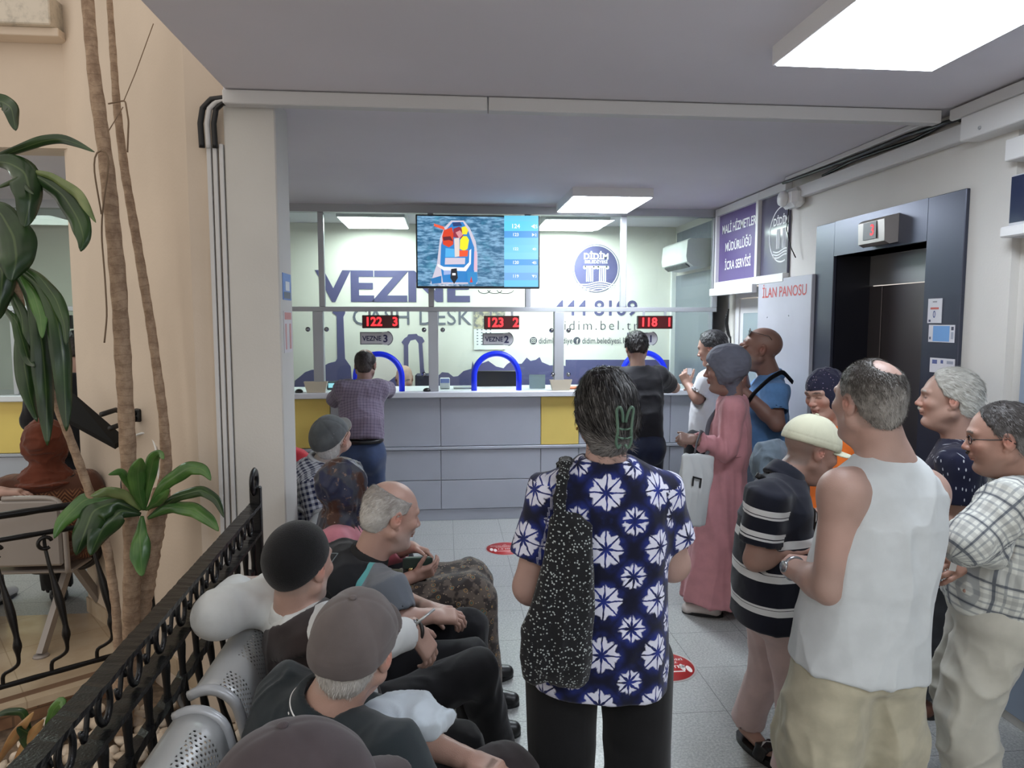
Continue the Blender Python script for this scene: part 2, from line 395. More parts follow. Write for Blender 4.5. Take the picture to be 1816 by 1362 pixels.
# ---------------------------------------------------------------- back wall graphics
G = lambda px, py: W(px, py, Y=YB-.004)
N_ = (0, -1, 0)
def wposs(px, py): return G(px, py)
def cap(py0, py1): return abs(G(800, py0)[2]-G(800, py1)[2])
b = MB(); b.text('VEZNE', G(700, 533), (1, 0, 0), (0, 0, 1), cap(479, 533), .001, .045, wscale=1.19)
tag(b.obj('wall_lettering', m_purple), 'huge bold purple-grey capitals on the wall behind the counter, half behind the screen', 'lettering')
m_slate = simple('slate vinyl', (104, 108, 122), .6)
b = MB(); b.text('CASH DESK', G(731, 576), (1, 0, 0), (0, 0, 1), cap(546, 576), .001, .003, wscale=.97, space=1.02)
tag(b.obj('wall_lettering', m_slate), 'thin grey capitals in English under the huge purple lettering', 'lettering')
b = MB(); b.text('444 8109', G(1057, 559), (1, 0, 0), (0, 0, 1), cap(531, 559), .001, .02, wscale=1.07)
tag(b.obj('wall_lettering', m_purple), 'bold purple phone number on the wall below the round emblem', 'lettering')
b = MB(); b.text('didim.bel.tr', G(1058, 585), (1, 0, 0), (0, 0, 1), cap(567, 585), .001, -.015, wscale=1.0, space=1.3)
tag(b.obj('wall_lettering', simple('dark vinyl', (70, 70, 80), .6)), 'widely spaced thin web address under the phone number', 'lettering')
def social(px, txt, tx, ins, lab):
    c = G(px, 604); t = thing('wall_lettering', lab, 'lettering', c); dk = simple('dark vinyl', (72, 72, 84), .6)
    r = .038; b = MB(); ring = [(c[0]+r*math.cos(a), c[1], c[2]+r*math.sin(a)) for a in np.linspace(0, 2*math.pi, 29)[:-1]]
    b.plate(ring, N_, .001); at(t, b.obj('icon_disc', dk)); b = MB()
    if ins:
        for R in (.022, ):
            o = [(c[0]+sx*R, c[1]-.0015, c[2]+sz*R) for sx, sz in ((-1, -1), (1, -1), (1, 1), (-1, 1))]; i = [(c[0]+sx*R*.8, c[1]-.0015, c[2]+sz*R*.8) for sx, sz in ((-1, -1), (1, -1), (1, 1), (-1, 1))]
            b.add(o+i, [(k, (k+1) % 4, 4+(k+1) % 4, 4+k) for k in range(4)])
        n = 20; o = [(c[0]+.011*math.cos(a*6.283/n), c[1]-.0015, c[2]+.011*math.sin(a*6.283/n)) for a in range(n)]; i = [(c[0]+.007*math.cos(a*6.283/n), c[1]-.0015, c[2]+.007*math.sin(a*6.283/n)) for a in range(n)]
        b.add(o+i, [(k, (k+1) % n, n+(k+1) % n, n+k) for k in range(n)])
    else: b.text('f', (c[0]+.004, c[1]-.0015, c[2]-.03), (1, 0, 0), (0, 0, 1), .05, 0, .02)
    at(t, b.obj('icon_mark', m_backw)); b = MB(); o = G(px+9, 609); b.text(txt, o, (1, 0, 0), (0, 0, 1), cap(597, 608), .001, .01, 'LEFT', .74)
    at(t, b.obj('handle_text', dk))
social(946, 'didimbelediye', 0, True, 'dark round camera icon with account name at the left of the wall text line')
social(1023, 'didim.belediyesi.1', 0, False, 'dark round icon with a white letter and account name behind the black t-shirt man')
# round emblem
c = G(1057, 476); t = thing('round_emblem', 'round purple municipal emblem with two white ionic columns on the back wall', 'emblem', c)
def disc(c, r, dy, n=48): return [(c[0]+r*math.cos(a), c[1]-dy, c[2]+r*math.sin(a)) for a in np.linspace(0, 2*math.pi, n+1)[:-1]]
R = .247; lw = simple('white vinyl', (226, 228, 230), .6)
b = MB(); b.add(disc(c, R, .001), [tuple(range(48))]); at(t, b.obj('rim', m_purple))
b = MB(); b.add(disc(c, R*.972, .002), [tuple(range(48))]); at(t, b.obj('white_ring', lw))
b = MB(); b.add(disc(c, R*.93, .003), [tuple(range(48))]); at(t, b.obj('disc', m_purple))
b = MB(); U = R/40.0
def ep(x, y): return (c[0]+x*U, c[1]-.0045, c[2]+y*U)
b.text('DİDİM', ep(0, 15.5), (1, 0, 0), (0, 0, 1), 10*U, 0, .05, wscale=1.0)
b.text('BELEDİYESİ', ep(0, 8.5), (1, 0, 0), (0, 0, 1), 5*U, 0, .03, wscale=1.1)
for s in (-1, 1):
    x = 11*s
    for kk in range(4): b.add([ep(x-6+kk*3.4, -22), ep(x-6+kk*3.4+2.0, -22), ep(x-5.4+kk*3.2+1.8, 1), ep(x-5.4+kk*3.2, 1)], [(0, 1, 2, 3)])
    b.add([ep(x-9, 4), ep(x+9, 4), ep(x+8, 1.2), ep(x-8, 1.2)], [(3, 2, 1, 0)])
    for q in (-1, 1): b.add([ep(x+q*8.3+3*math.cos(a), 1.6+3*math.sin(a)) for a in np.linspace(0, 6.28, 13)[:-1]], [tuple(range(12))])
for j in range(4):
    xx = np.linspace(-34+2*j*j*.9, 34-2*j*j*.9, 24); f = lambda x: -23.5-3.6*j+2.2*math.sin(x/9+.6)-abs(x)*.03
    b.add([ep(x, f(x)) for x in xx]+[ep(x, f(x)-1.7) for x in xx], [(i, 24+i, 25+i, i+1) for i in range(23)])
at(t, b.obj('columns_and_waves', lw))
# skyline silhouette
pts = [(522, 692), (523, 675), (533, 667), (541, 660), (552, 656), (562, 655), (572, 650), (583, 644), (595, 641), (598, 636), (597, 560), (590, 555), (590, 545), (613, 545), (612, 556), (609, 562), (612, 636), (617, 643), (622, 650), (624, 672), (640, 676), (690, 676), (700, 668), (716, 668), (716, 612), (712, 607), (717, 600), (722, 597), (724, 593), (739, 592), (741, 595), (749, 598), (753, 605), (749, 609), (752, 655), (756, 668), (775, 668), (784, 660), (795, 661), (804, 668), (812, 667), (822, 658), (836, 654), (838, 640), (841, 652), (850, 646), (866, 640), (880, 650), (893, 653), (899, 646), (908, 640), (915, 645), (925, 645), (934, 634), (941, 640), (950, 638), (957, 633), (961, 642), (975, 648), (990, 647), (1003, 649), (1003, 638), (1215, 638), (1215, 692)]
b = MB(); b.plate([G(*p) for p in pts], N_, .002)
tag(b.obj('skyline_decal', m_purple), 'purple silhouette of ancient ruins and rocks along the back wall', 'wall decal')
b = MB(); b.plate([G(*p)-np.array([0, .0035, 0]) for p in [(725, 690), (724, 612), (728, 604), (737, 602), (742, 609), (745, 660), (748, 690)]], N_, .0005)
tag(b.obj('ruin_arch_gap', m_backw), 'pale gap between the two legs of the ruined arch decal', 'wall decal')
# calendar on the wall
c0, c1 = G(840, 545), G(872, 620)
t = thing('wall_calendar', 'white paper calendar hanging on the back wall behind the middle window sign', 'calendar', ((c0[0]+c1[0])/2, YB-.01, (c0[2]+c1[2])/2))
b = MB(); b.box(c0[0], c1[0]+.14, YB-.012, YB-.005, c1[2], c0[2]); at(t, b.obj('sheet', simple('paper', (228, 230, 228), .8)))
k = M('calendar picture', (150, 140, 120)); k.col(k.mix(k.noise(18, 4).step(.4, .6), (190, 180, 150), (110, 110, 115)))
b = MB(); b.box(c0[0], c1[0]+.14, YB-.014, YB-.0125, c0[2]-.22, c0[2]); at(t, b.obj('picture', k.m))
b = MB()
for r in range(6):
    for q in range(4): b.box(c0[0]+.03+q*.045, c0[0]+.045+q*.045, YB-.0135, YB-.0125, c1[2]+.05+r*.03, c1[2]+.06+r*.03)
at(t, b.obj('dates', m_slate))
# ---------------------------------------------------------------- LED displays and window signs
m_led = emis('red led', (255, 34, 40), 3.0); m_leddark = simple('dark red display glass', (70, 8, 12), .3)
def led(px0, px1, py0, py1, num, win, label):
    a, b_ = W(px0, py0, Y=YC), W(px1, py1, Y=YC); t = thing('queue_display', label, 'display', ((a[0]+b_[0])/2, YC, b_[2]), 'red number displays over the windows')
    b = MB(); b.box(a[0], b_[0], YC-.045, YC+.0, b_[2], a[2], .004); at(t, b.obj('housing', m_black))
    b = MB(); b.box(a[0]+.006, b_[0]-.006, YC-.0465, YC-.0452, b_[2]+.007, a[2]-.007); at(t, b.obj('display_glass', m_leddark))
    h = (a[2]-b_[2])*.68; w = b_[0]-a[0]; z = b_[2]+(a[2]-b_[2])*.2
    b = MB(); b.text(num, (a[0]+w*.31, YC-.047, z), (1, 0, 0), (0, 0, 1), h, .001, .03, wscale=.95); b.text(win, (a[0]+w*.9, YC-.047, z), (1, 0, 0), (0, 0, 1), h, .001, .03)
    at(t, b.obj('digits', m_led))
    for xx in (a[0]+.05, b_[0]-.07): b = MB(); b.box(xx, xx+.02, YC-.02, YC-.01, a[2], 1.838); at(t, b.obj('bracket', m_alu))
led(643, 708, 559, 582, '122', '3', 'red number display reading 122 over the left counter window')
led(858, 920, 560, 584, '123', '2', 'red number display reading 123 over the middle counter window')
led(1129, 1190, 560, 583, '118', '1', 'red number display reading 118 over the right counter window')
led(65, 131, 559, 583, '124', '5', 'red number display reading 124 seen in the left opening')
def wsign(px0, px1, py0, py1, n, label):
    a, b_ = W(px0, py0, Y=YC), W(px1, py1, Y=YC); t = thing('window_sign', label, 'sign', ((a[0]+b_[0])/2, YC, b_[2]), 'window number signs on the glass')
    h = a[2]-b_[2]; zc = (a[2]+b_[2])/2; y0 = YC+.02
    rr = h/2; xr = b_[0]-rr*1.2
    P = [(a[0], b_[2]), (xr, b_[2])]+[(xr+rr*1.2*math.cos(q), zc+rr*1.25*math.sin(q)) for q in np.linspace(-1.2, 1.2, 16)]+[(xr, a[2]), (a[0], a[2])]
    b = MB(); b.plate([(x, y0, z) for x, z in P], (0, -1, 0), .006); at(t, b.obj('plate', simple('sign border', (112, 114, 122), .5)))
    cx = (a[0]+b_[0])/2
    P2 = [(a[0]+.008, b_[2]+.008), (xr-rr*.2, b_[2]+.008), (xr-rr*.2, a[2]-.008), (a[0]+.008, a[2]-.008)]
    b = MB(); b.plate([(x, y0-.0065, z) for x, z in P2], (0, -1, 0), .001)
    b.add([(xr+rr*1.08*math.cos(q), y0-.0085, zc+rr*1.08*math.sin(q)) for q in np.linspace(0, 2*math.pi, 33)[:-1]], [tuple(range(32))]); at(t, b.obj('face', simple('sign face', (190, 191, 198), .5)))
    b = MB(); b.text('VEZNE', (a[0]+.10, y0-.0085, zc-h*.19), (1, 0, 0), (0, 0, 1), h*.4, .0006, .03, wscale=.9)
    b.text(n, (xr, y0-.0095, zc-h*.3), (1, 0, 0), (0, 0, 1), h*.6, .0006, .04); at(t, b.obj('sign_text', simple('navy', (40, 42, 84), .5)))
wsign(638, 697, 589, 611, '3', 'grey sign numbered 3 on the glass of the left window')
wsign(856, 911, 591, 612, '2', 'grey sign numbered 2 on the glass of the middle window')
wsign(1113, 1167, 590, 611, '1', 'sign numbered 1 on the glass partly behind a dark-haired head')
# ---------------------------------------------------------------- television
TY = 6.02; a, c = W(737, 380, Y=TY), W(957, 512, Y=TY)
t = thing('wall_screen', 'large lit screen showing a rescue boat hung in front of the glass', 'screen', ((a[0]+c[0])/2, TY, c[2]))
b = MB(); b.box(a[0], c[0], TY, TY+.045, c[2], a[2], .004); b.box(a[0]+.3, c[0]-.3, TY+.045, TY+.14, c[2]+.2, a[2]-.1, .01); at(t, b.obj('casing', m_black))
sx0, sx1, sz0, sz1 = a[0]+.012, c[0]-.012, c[2]+.018, a[2]-.012
k = M('screen sea picture', (60, 110, 150)); v = k.obj()
x, y, z = k.xyz(v); wv = k.vec(x*9, y, z*34); n1 = k.noise(1.6, 5, wv, .6).step(.38, .68); n2 = k.noise(7, 4, v, .7).step(.5, .7)
cc = k.mix(n1, (40, 92, 128), (128, 172, 205)); cc = k.mix(n2*.5, cc, (70, 150, 175))
foam = k.noise(30, 5, v, .8).step(.42, .6)*((((x-(sx0+.25))*1.0)+(z-sz0)*-.35).abs()*-7+1.15).max(0).min(1)*((z-sz0)*-3+1.15).max(0).min(1)
cc = k.mix(foam, cc, (215, 215, 225)); k.L(cc, k.b.inputs['Emission Color']); k.b.inputs['Emission Strength'].default_value = 1.0; k.b.inputs['Base Color'].default_value = (.01, .01, .01, 1)
b = MB(); b.add([(sx0, TY-.0005, sz0), (sx1, TY-.0005, sz0), (sx1, TY-.0005, sz1), (sx0, TY-.0005, sz1)], [(0, 1, 2, 3)]); at(t, b.obj('sea_picture', k.m))
def scr(poly, col, lay, st=1.0, name='picture_patch'):
    """polygon in picture coordinates of the screen (0..1800 x 0..1135)"""
    P = []
    for x, y in poly:
        px = 730+x/7.567; py = 370+y/7.567; p = W(px, py, Y=TY-.001-lay*.0004); P.append(p)
    return (P, col, st)
shapes = [
 ([(340, 740), (380, 400), (440, 250), (530, 160), (700, 160), (780, 260), (860, 440), (885, 620), (880, 1010), (740, 1010), (250, 1010)], (196, 190, 205)),
 ([(385, 740), (395, 490), (450, 300), (550, 180), (690, 180), (760, 300), (840, 520), (850, 800), (800, 990), (420, 990)], (40, 122, 190)),
 ([(300, 200), (430, 240), (450, 290), (300, 235)], (225, 88, 60)), ([(545, 190), (650, 180), (680, 230), (560, 240)], (40, 60, 110)),
 ([(430, 290), (540, 250), (560, 330), (560, 480), (500, 520), (420, 480), (410, 370)], (205, 62, 30)), ([(420, 380), (520, 370), (560, 440), (500, 420), (430, 430)], (90, 30, 40)),
 ([(560, 270), (640, 240), (700, 300), (690, 390), (640, 400), (560, 380)], (140, 40, 60)), ([(590, 320), (650, 290), (690, 350), (640, 400)], (205, 140, 145)),
 ([(570, 400), (640, 390), (640, 640), (580, 650)], (214, 202, 196)), ([(670, 250), (720, 235), (760, 290), (740, 345), (680, 345)], (235, 215, 40)), ([(650, 420), (690, 370), (740, 370), (770, 420), (750, 540), (700, 565), (645, 540)], (240, 222, 30)),
 ([(640, 560), (760, 560), (750, 640), (640, 645)], (230, 82, 40)), ([(455, 530), (570, 540), (580, 650), (450, 650)], (80, 170, 225)), ([(450, 660), (720, 660), (715, 745), (445, 750)], (200, 190, 205)),
 ([(350, 740), (430, 780), (700, 790), (770, 720), (775, 560), (800, 540), (795, 740), (730, 840), (430, 830), (345, 770)], (225, 228, 240)), ([(430, 830), (530, 830), (530, 880), (430, 890)], (150, 170, 215)),
 ([(530, 810), (605, 800), (620, 930), (570, 1010), (520, 930)], (18, 20, 30)), ([(545, 865), (590, 865), (590, 895), (545, 895)], (235, 235, 240)),
 ([(260, 940), (400, 900), (400, 1000), (270, 1010)], (30, 110, 170)), ([(740, 850), (880, 850), (885, 970), (860, 1020), (760, 1010)], (40, 130, 190)), ([(800, 910), (820, 990), (780, 990)], (200, 50, 50)),
 ([(840, 570), (870, 570), (880, 830), (835, 830)], (215, 175, 195))]
b = MB()
for i, (poly, colr) in enumerate(shapes):
    P, cc, st = scr(poly, colr, i+1); b.use(emis('picture colour', colr, 1.0)); b.add(P, [tuple(range(len(P)))][::-1])
at(t, b.obj('boat_picture'))
b = MB(); rows = [(95, 170, (98, 196, 235)), (170, 300, (90, 200, 240)), (300, 390, (70, 148, 215)), (390, 490, (108, 190, 230)), (490, 590, (112, 196, 236)), (590, 680, (120, 200, 232)), (680, 760, (72, 150, 215)), (760, 860, (120, 185, 230)), (860, 960, (108, 165, 220)), (960, 1050, (100, 190, 240))]
for y0, y1, colr in rows:
    P, _, _ = scr([(1242, y1), (1700, y1), (1700, y0), (1242, y0)], colr, 1); b.use(emis('queue list colour', colr, 1.0)); b.add(P, [(0, 1, 2, 3)])
at(t, b.obj('queue_list'))
b = MB()
for num, win, yy, hh in (('124', '◀5', 262, 58), ('123', '▶2', 368, 42), ('122', '◀3', 558, 38), ('120', '◀5', 742, 42), ('119', '▼3', 925, 42)):
    o = W(730+1395/7.567, 370+yy/7.567, Y=TY-.004); s_ = hh/7.567*TY/FPX; b.text(num, o, (1, 0, 0), (0, 0, 1), s_, 0, .03)
    o = W(730+1645/7.567, 370+yy/7.567, Y=TY-.004); b.text(win, o, (1, 0, 0), (0, 0, 1), s_*.8, 0, .02)
at(t, b.obj('queue_numbers', emis('queue number colour', (232, 240, 250), 1.0)))
b = MB()
for i in range(3):
    x = .33+i*.09; P = [(x+.05*math.cos(q)*(1+.2*i), TY+.06, c[2]-.01-.03*abs(math.sin(q))) for q in np.linspace(0, math.pi*1.0, 14)]; b.tube(P, .003, 6)
tag(b.obj('loose_cable', m_black), 'loose black cable loops hanging under the big screen', 'cable')
# ---------------------------------------------------------------- air conditioner on the inner right wall
y0, y1 = 6.32, 7.06; X1 = XR-.0; X0 = XR-.24; z0, z1 = 2.24, 2.50
t = thing('air_conditioner', 'white split air conditioner on the side wall behind the glass', 'air conditioner', (X1, (y0+y1)/2, z0))
prof = [(X1, z0+.02), (X1-.05, z0), (X1-.17, z0+.01), (X0+.01, z0+.05), (X0, z0+.10), (X0+.012, z1-.02), (X0+.04, z1), (X1, z1)]
b = MB(); n = len(prof); b.add([(x, y0, z) for x, z in prof]+[(x, y1, z) for x, z in prof], [tuple(range(n))[::-1], tuple(range(n, 2*n))]+[(i, (i+1) % n, n+(i+1) % n, n+i) for i in range(n)])
at(t, b.obj('body', m_white)); b = MB(); b.obox((X0+.035, y0+.06, z0+.022), (X0+.035, y1-.06, z0+.022), .05, .012, (.6, 0, .8)); at(t, b.obj('louvre', simple('dark vent', (60, 62, 66), .5)))
b = MB().use(m_white); b.box(XR-.05, XR, 7.30, YB, 0, 2.30); struct(b.obj('trim_2'))
b = MB().use(simple('grey glass wall', (120, 126, 138), .25)); b.box(XR-.006, XR+.0, 6.26, 7.3, 0, 2.22); b.box(XR-.006, XR+.0, 6.26, 7.3, 2.5, 2.66); struct(b.obj('wall_office_side'))
# ---------------------------------------------------------------- sign boards and door on the right
XW = lambda px, py, dx=0.0: W(px, py, X=XR-dx)
t = thing('framed_sign_board', 'purple sign board with three lines of white lettering above the white door', 'sign', (XR, 5.8, 2.06))
ya, yb = 5.27, 6.13
b = MB(); 
for (u0, u1, z0, z1) in ((ya, yb, 2.03, 2.09), (ya, yb, 2.66, 2.72), (yb-.03, yb, 2.09, 2.66), (ya-.0, ya+.04, 2.09, 2.66)): b.box(XR-.05, XR-.001, u0, u1, z0, z1, .002)
b.box(XR-.09, XR-.05, ya-.02, yb, 1.97, 2.035, .003)
at(t, b.obj('frame', m_white))
k = M('violet board', (96, 78, 132), .25); k.col(k.mix(k.noise(1.2), (100, 84, 138), (92, 74, 128)))
b = MB(); b.box(XR-.02, XR-.002, ya+.04, yb-.03, 2.09, 2.66); at(t, b.obj('board', k.m))
yc = (ya+yb)/2
for s_, z in (('MALİ HİZMETLER', 2.50), ('MÜDÜRLÜĞÜ', 2.345), ('İCRA SERVİSİ', 2.19)):
    b = MB(); b.text(s_, (XR-.021, yc, z), (0, -1, 0), (0, 0, 1), .072, .001, .03, wscale=.86); at(t, b.obj('sign_text', lw))
t = thing('framed_emblem_board', 'dark glossy board with a white line emblem beside the purple sign board', 'sign', (XR, 5.05, 2.09))
for z_ in (2.03, 2.66): b = MB(); b.box(XR-.05, XR-.001, 4.84, ya-.002, z_, z_+.06, .002); at(t, b.obj('frame_bar', m_white))
b = MB(); b.box(XR-.02, XR-.002, 4.84, ya-.002, 2.09, 2.66); at(t, b.obj('board', simple('glossy slate board', (88, 86, 104), .12)))
b = MB(); cy, cz = 4.93, 2.37
for r0, r1 in ((.2, .19),):
    n = 40; o = [(XR-.0215, cy-r0*math.cos(a), cz+r0*math.sin(a)) for a in np.linspace(0, 6.2832, n+1)[:-1]]; i = [(XR-.0215, cy-r1*math.cos(a), cz+r1*math.sin(a)) for a in np.linspace(0, 6.2832, n+1)[:-1]]
    b.add([p for p in o+i], [(k, (k+1) % n, n+(k+1) % n, n+k) for k in range(n) if o[k][1] > 4.84 and o[(k+1) % n][1] > 4.84])
b.text('DİDİM', (XR-.0215, cy+.02, cz+.07), (0, -1, 0), (0, 0, 1), .055, 0, .04)
for s in (0, 1):
    for q in range(3): b.box(XR-.0222, XR-.0212, cy+.07-s*.09-q*.02, cy+.08-s*.09-q*.02, cz-.1, cz+.04)
for j in range(3):
    xx = np.linspace(-.13, .08, 16); b.add([(XR-.0215, cy-x, cz-.11-.02*j+.01*math.sin(x*25)) for x in xx]+[(XR-.0215, cy-x, cz-.119-.02*j+.01*math.sin(x*25)) for x in xx], [(i, 16+i, 17+i, i+1) for i in range(15)])
at(t, b.obj('emblem_lines', lw))
# white door under the boards
b = MB().use(m_white); X = XR+.10
b.box(X, X+.04, 5.93, 6.0, 0, 1.95, .004); b.box(X, X+.04, 5.35, 6.0, 1.95, 2.03, .004); b.box(X, X+.04, 5.35, 5.41, 0, 1.95, .004)
d1 = struct(b.obj('door_1'))
b = MB(); b.box(X+.01, X+.035, 5.42, 5.92, 0, 1.94, .004); q = b.obj('door_leaf', m_white, d1)
b = MB(); b.box(X+.002, X+.009, 5.50, 5.84, 1.0, 1.82, .003); b.obj('door_pane', simple('frosted pane', (150, 166, 170), .2), d1)
b = MB(); b.tube([(X+.005, 5.88, 1.0), (X-.03, 5.88, 1.0), (X-.035, 5.86, 1.0), (X-.035, 5.77, 1.0)], .009, 8); b.obj('door_handle', m_alu, d1)
b = MB()
for i in range(5):
    P = [(XR+.08-.01*i, 6.1-.004*i, 1.86-.02*i), (XR+.07, 6.09, 1.72-.02*i), (XR+.085, 6.06, 1.6), (XR+.08, 6.04, 1.5+.03*i), (XR+.09, 6.05, 1.40)]
    b.tube(np.array([np.interp(np.linspace(0, 4, 18), range(5), [p[j] for p in P]) for j in range(3)]).T, .006, 6)
tag(b.obj('cable_bundle', m_black), 'tangled black cables hanging beside the white door', 'cable')
# notice board
t = thing('notice_board', 'tall pale grey notice board with red title on the right wall', 'notice board', (XR-.02, 4.83, 0))
b = MB(); b.box(XR-.045, XR-.012, 4.44, 5.235, .12, 2.055, .003); at(t, b.obj('panel', simple('pale laminate', (176, 178, 186), .45, var=.02)))
b = MB(); b.text('İLAN PANOSU', (XR-.0455, 4.83, 1.925), (0, -1, 0), (0, 0, 1), .075, .0008, .015, wscale=.98); at(t, b.obj('title', simple('red vinyl', (178, 72, 68), .5)))
for yy, zz in ((5.07, 1.78), (4.74, 1.79)):
    b = MB(); b.lathe([(.006, 0), (.005, .004), (.001, .005)], (XR-.045, yy, zz), 8, (-1, 0, 0)); at(t, b.obj('screw', m_alu))
# ---------------------------------------------------------------- lift
t = thing('lift_entrance', 'dark grey metal lift surround with a recessed steel door', 'lift', (XR, 3.8, 0))
k = M('dark brushed metal', (66, 70, 84), .32, .5); m_dark = k.m
b = MB(); f0, f1, fz = 3.12, 4.45, 2.36
b.box(XR-.022, XR-.001, f0, LY0, 0, fz, .003); b.box(XR-.022, XR-.001, LY1, f1, 0, fz, .003); b.box(XR-.022, XR-.001, LY0, LY1, LZ, fz, .0)
at(t, b.obj('surround', m_dark))
m_jamb = simple('black jamb', (24, 25, 34), .35, .2)
b = MB(); b.box(XR-.001, XR+.24, LY1-.004, LY1+.02, 0, LZ); b.box(XR-.001, XR+.24, LY0-.02, LY0+.004, 0, LZ); b.box(XR-.001, XR+.24, LY0, LY1, LZ, LZ+.02); at(t, b.obj('jamb', m_jamb))
b = MB(); b.box(XR+.215, XR+.24, LY0, LY1, 1.97, LZ); at(t, b.obj('transom_panel', simple('pale steel', (150, 150, 150), .3, .5)))
b = MB(); b.box(XR+.225, XR+.24, LY0, LY1-.12, 0, 1.965); b.box(XR+.218, XR+.224, LY1-.13, LY1-.0, 0, 1.965, .002); at(t, b.obj('door_leaf', simple('brown steel', (92, 86, 86), .35, .6)))
c = W(1567, 408, X=XR-.03)
t2 = thing('floor_indicator', 'grey metal floor indicator with a red digit above the lift', 'indicator', c)
y_, z_ = c[1], c[2]
P = [(XR-.023, z_-.075), (XR-.07, z_-.085), (XR-.10, z_-.07), (XR-.105, z_+.045), (XR-.085, z_+.06), (XR-.023, z_+.075)]
b = MB(); n = 6; b.add([(x, y_-.12, z) for x, z in P]+[(x, y_+.12, z) for x, z in P], [tuple(range(n))[::-1], tuple(range(n, 2*n))]+[(i, (i+1) % n, n+(i+1) % n, n+i) for i in range(n)]); at(t2, b.obj('housing', simple('satin metal', (172, 166, 160), .35, .5)))
b = MB(); b.box(XR-.108, XR-.100, y_-.055, y_+.065, z_-.05, z_+.042); at(t2, b.obj('display_glass', m_black))
b = MB(); b.text('3', (XR-.109, y_-.02, z_-.03), (0, -1, 0), (0, 0, 1), .06, 0, .02); at(t2, b.obj('digit', emis('red digit', (255, 50, 60), 1.6)))
# stickers on the lift surround
def sticker(px0, px1, py0, py1, label, parts):
    a = W(px0, py0, X=XR-.024); c = W(px1, py1, X=XR-.024); t = thing('instruction_sticker', label, 'sticker', ((a+c)/2))
    ya_, yb_, za, zb = a[1], c[1], c[2], a[2]
    b = MB(); b.box(XR-.0255, XR-.0225, yb_, ya_, za, zb); at(t, b.obj('sheet', simple('sticker paper', (214, 214, 220), .4)))
    for (u0, u1, v0, v1, colr, nm) in parts:
        b = MB(); b.box(XR-.0262, XR-.0256, ya_+(yb_-ya_)*u1, ya_+(yb_-ya_)*u0, zb+(za-zb)*v1, zb+(za-zb)*v0); at(t, b.obj(nm, simple('print', colr, .5)))
    return t, ya_, yb_, za, zb
t, ya_, yb_, za, zb = sticker(1647, 1669, 530, 573, 'narrow white sticker with a large blue zero on the lift surround', [(.2, .8, .36, .44, (190, 90, 80), 'red_line'), (.35, .65, .1, .16, (150, 150, 158), 'print_line'), (.1, .25, .86, .95, (60, 60, 90), 'print_line')])
b = MB(); b.text('0', (XR-.0262, (ya_+yb_)/2, za+(zb-za)*.22), (0, -1, 0), (0, 0, 1), (zb-za)*.3, .0004, .01, wscale=.8); at(t, b.obj('digit', simple('blue print', (40, 60, 130), .5)))
sticker(1648, 1692, 576, 608, 'white sticker with a large light blue panel on the lift surround', [(.18, .82, .06, .95, (110, 160, 215), 'blue_panel'), (.88, .97, .1, .3, (50, 55, 80), 'print_line'), (.88, .97, .4, .8, (160, 165, 180), 'print_line'), (.04, .1, .7, .85, (70, 75, 100), 'print_line')])
sticker(1650, 1692, 634, 664, 'pale sticker half hidden behind the white-haired man', [(.1, .3, .12, .4, (90, 100, 150), 'print_mark'), (.45, .55, .12, .35, (80, 90, 140), 'print_mark'), (.7, .95, .15, .35, (150, 155, 170), 'print_line')])
# ---------------------------------------------------------------- trunking on the right wall
def ybox(name, x0, x1, ya, yb, z0, z1, label, mat=m_trunk, cat='trunking', bev=.004):
    b = MB(); b.box(x0, x1, ya, yb, z0, z1, bev); return tag(b.obj(name, mat), label, cat)
ybox('wall_trunking', XR-.05, XR-.002, 3.0, 4.8, 2.575, 2.655, 'long white cable trunking along the right wall above the lift')
ybox('wall_trunking', XR-.10, XR-.052, 3.36, 4.75, 2.70, 2.728, 'thin white trunking strip tight under the ceiling on the right')
b = MB(); b.tube([(XR-.11, 4.75, 2.69), (XR-.08, 4.3, 2.69), (XR-.075, 3.9, 2.685), (XR-.07, 3.5, 2.69), (XR-.05, 3.3, 2.685), (XR-.09, 3.2, 2.67), (XR-.05, 3.05, 2.67)], .011, 8)
b.tube([(XR-.02, 4.4, 2.67), (XR-.05, 4.0, 2.68), (XR-.03, 3.5, 2.67), (XR-.04, 3.2, 2.69), (XR-.07, 3.12, 2.66)], .009, 8)
tag(b.obj('cable_run', m_black), 'black cables running between the two white trunkings', 'cable')
ybox('wall_trunking', XR-.09, XR-.03, .4, 3.17, 2.665, 2.72, 'white trunking continuing toward the top right corner')
def wbox(ya, yb, x0, z0, z1, label):
    t = thing('ceiling_duct_cover', label, 'duct cover', (XR-.05, (ya+yb)/2, z0)); b = MB(); b.box(x0, XR+.03, ya, yb, z0, z1, .004); at(t, b.obj('cover', m_white))
    b = MB(); b.lathe([(.009, 0), (.007, .004), (.001, .005)], (x0, yb-.12, z0+.03), 10, (-1, 0, 0)); at(t, b.obj('screw', m_alu))
wbox(.5, 3.08, XR-.10, 2.555, 2.66, 'upper white metal cover box on the right wall near the ceiling')
wbox(.5, 2.86, XR-.06, 2.42, 2.51, 'lower white metal cover box on the right wall')
c = W(1402, 352, X=XR-.07)
t = thing('junction_unit', 'small round white alarm unit at the corner above the notice board', 'alarm unit', c)
b = MB(); b.box(XR-.1, XR-.002, c[1]-.10, c[1]+.10, c[2]-.065, c[2]+.065, .03); b.lathe([(.05, 0), (.055, .01), (.045, .035), (.01, .045)], (XR-.1, c[1]+.02, c[2]), 18, (-1, 0, 0)); at(t, b.obj('casing', m_white))
b = MB(); b.tube([(XR-.06, c[1]+.04, c[2]-.06), (XR-.065, c[1]+.05, c[2]-.2), (XR-.055, c[1]-.0, c[2]-.33), (XR-.04, c[1]-.04, c[2]-.4)], .004, 6); at(t, b.obj('cable', m_black))
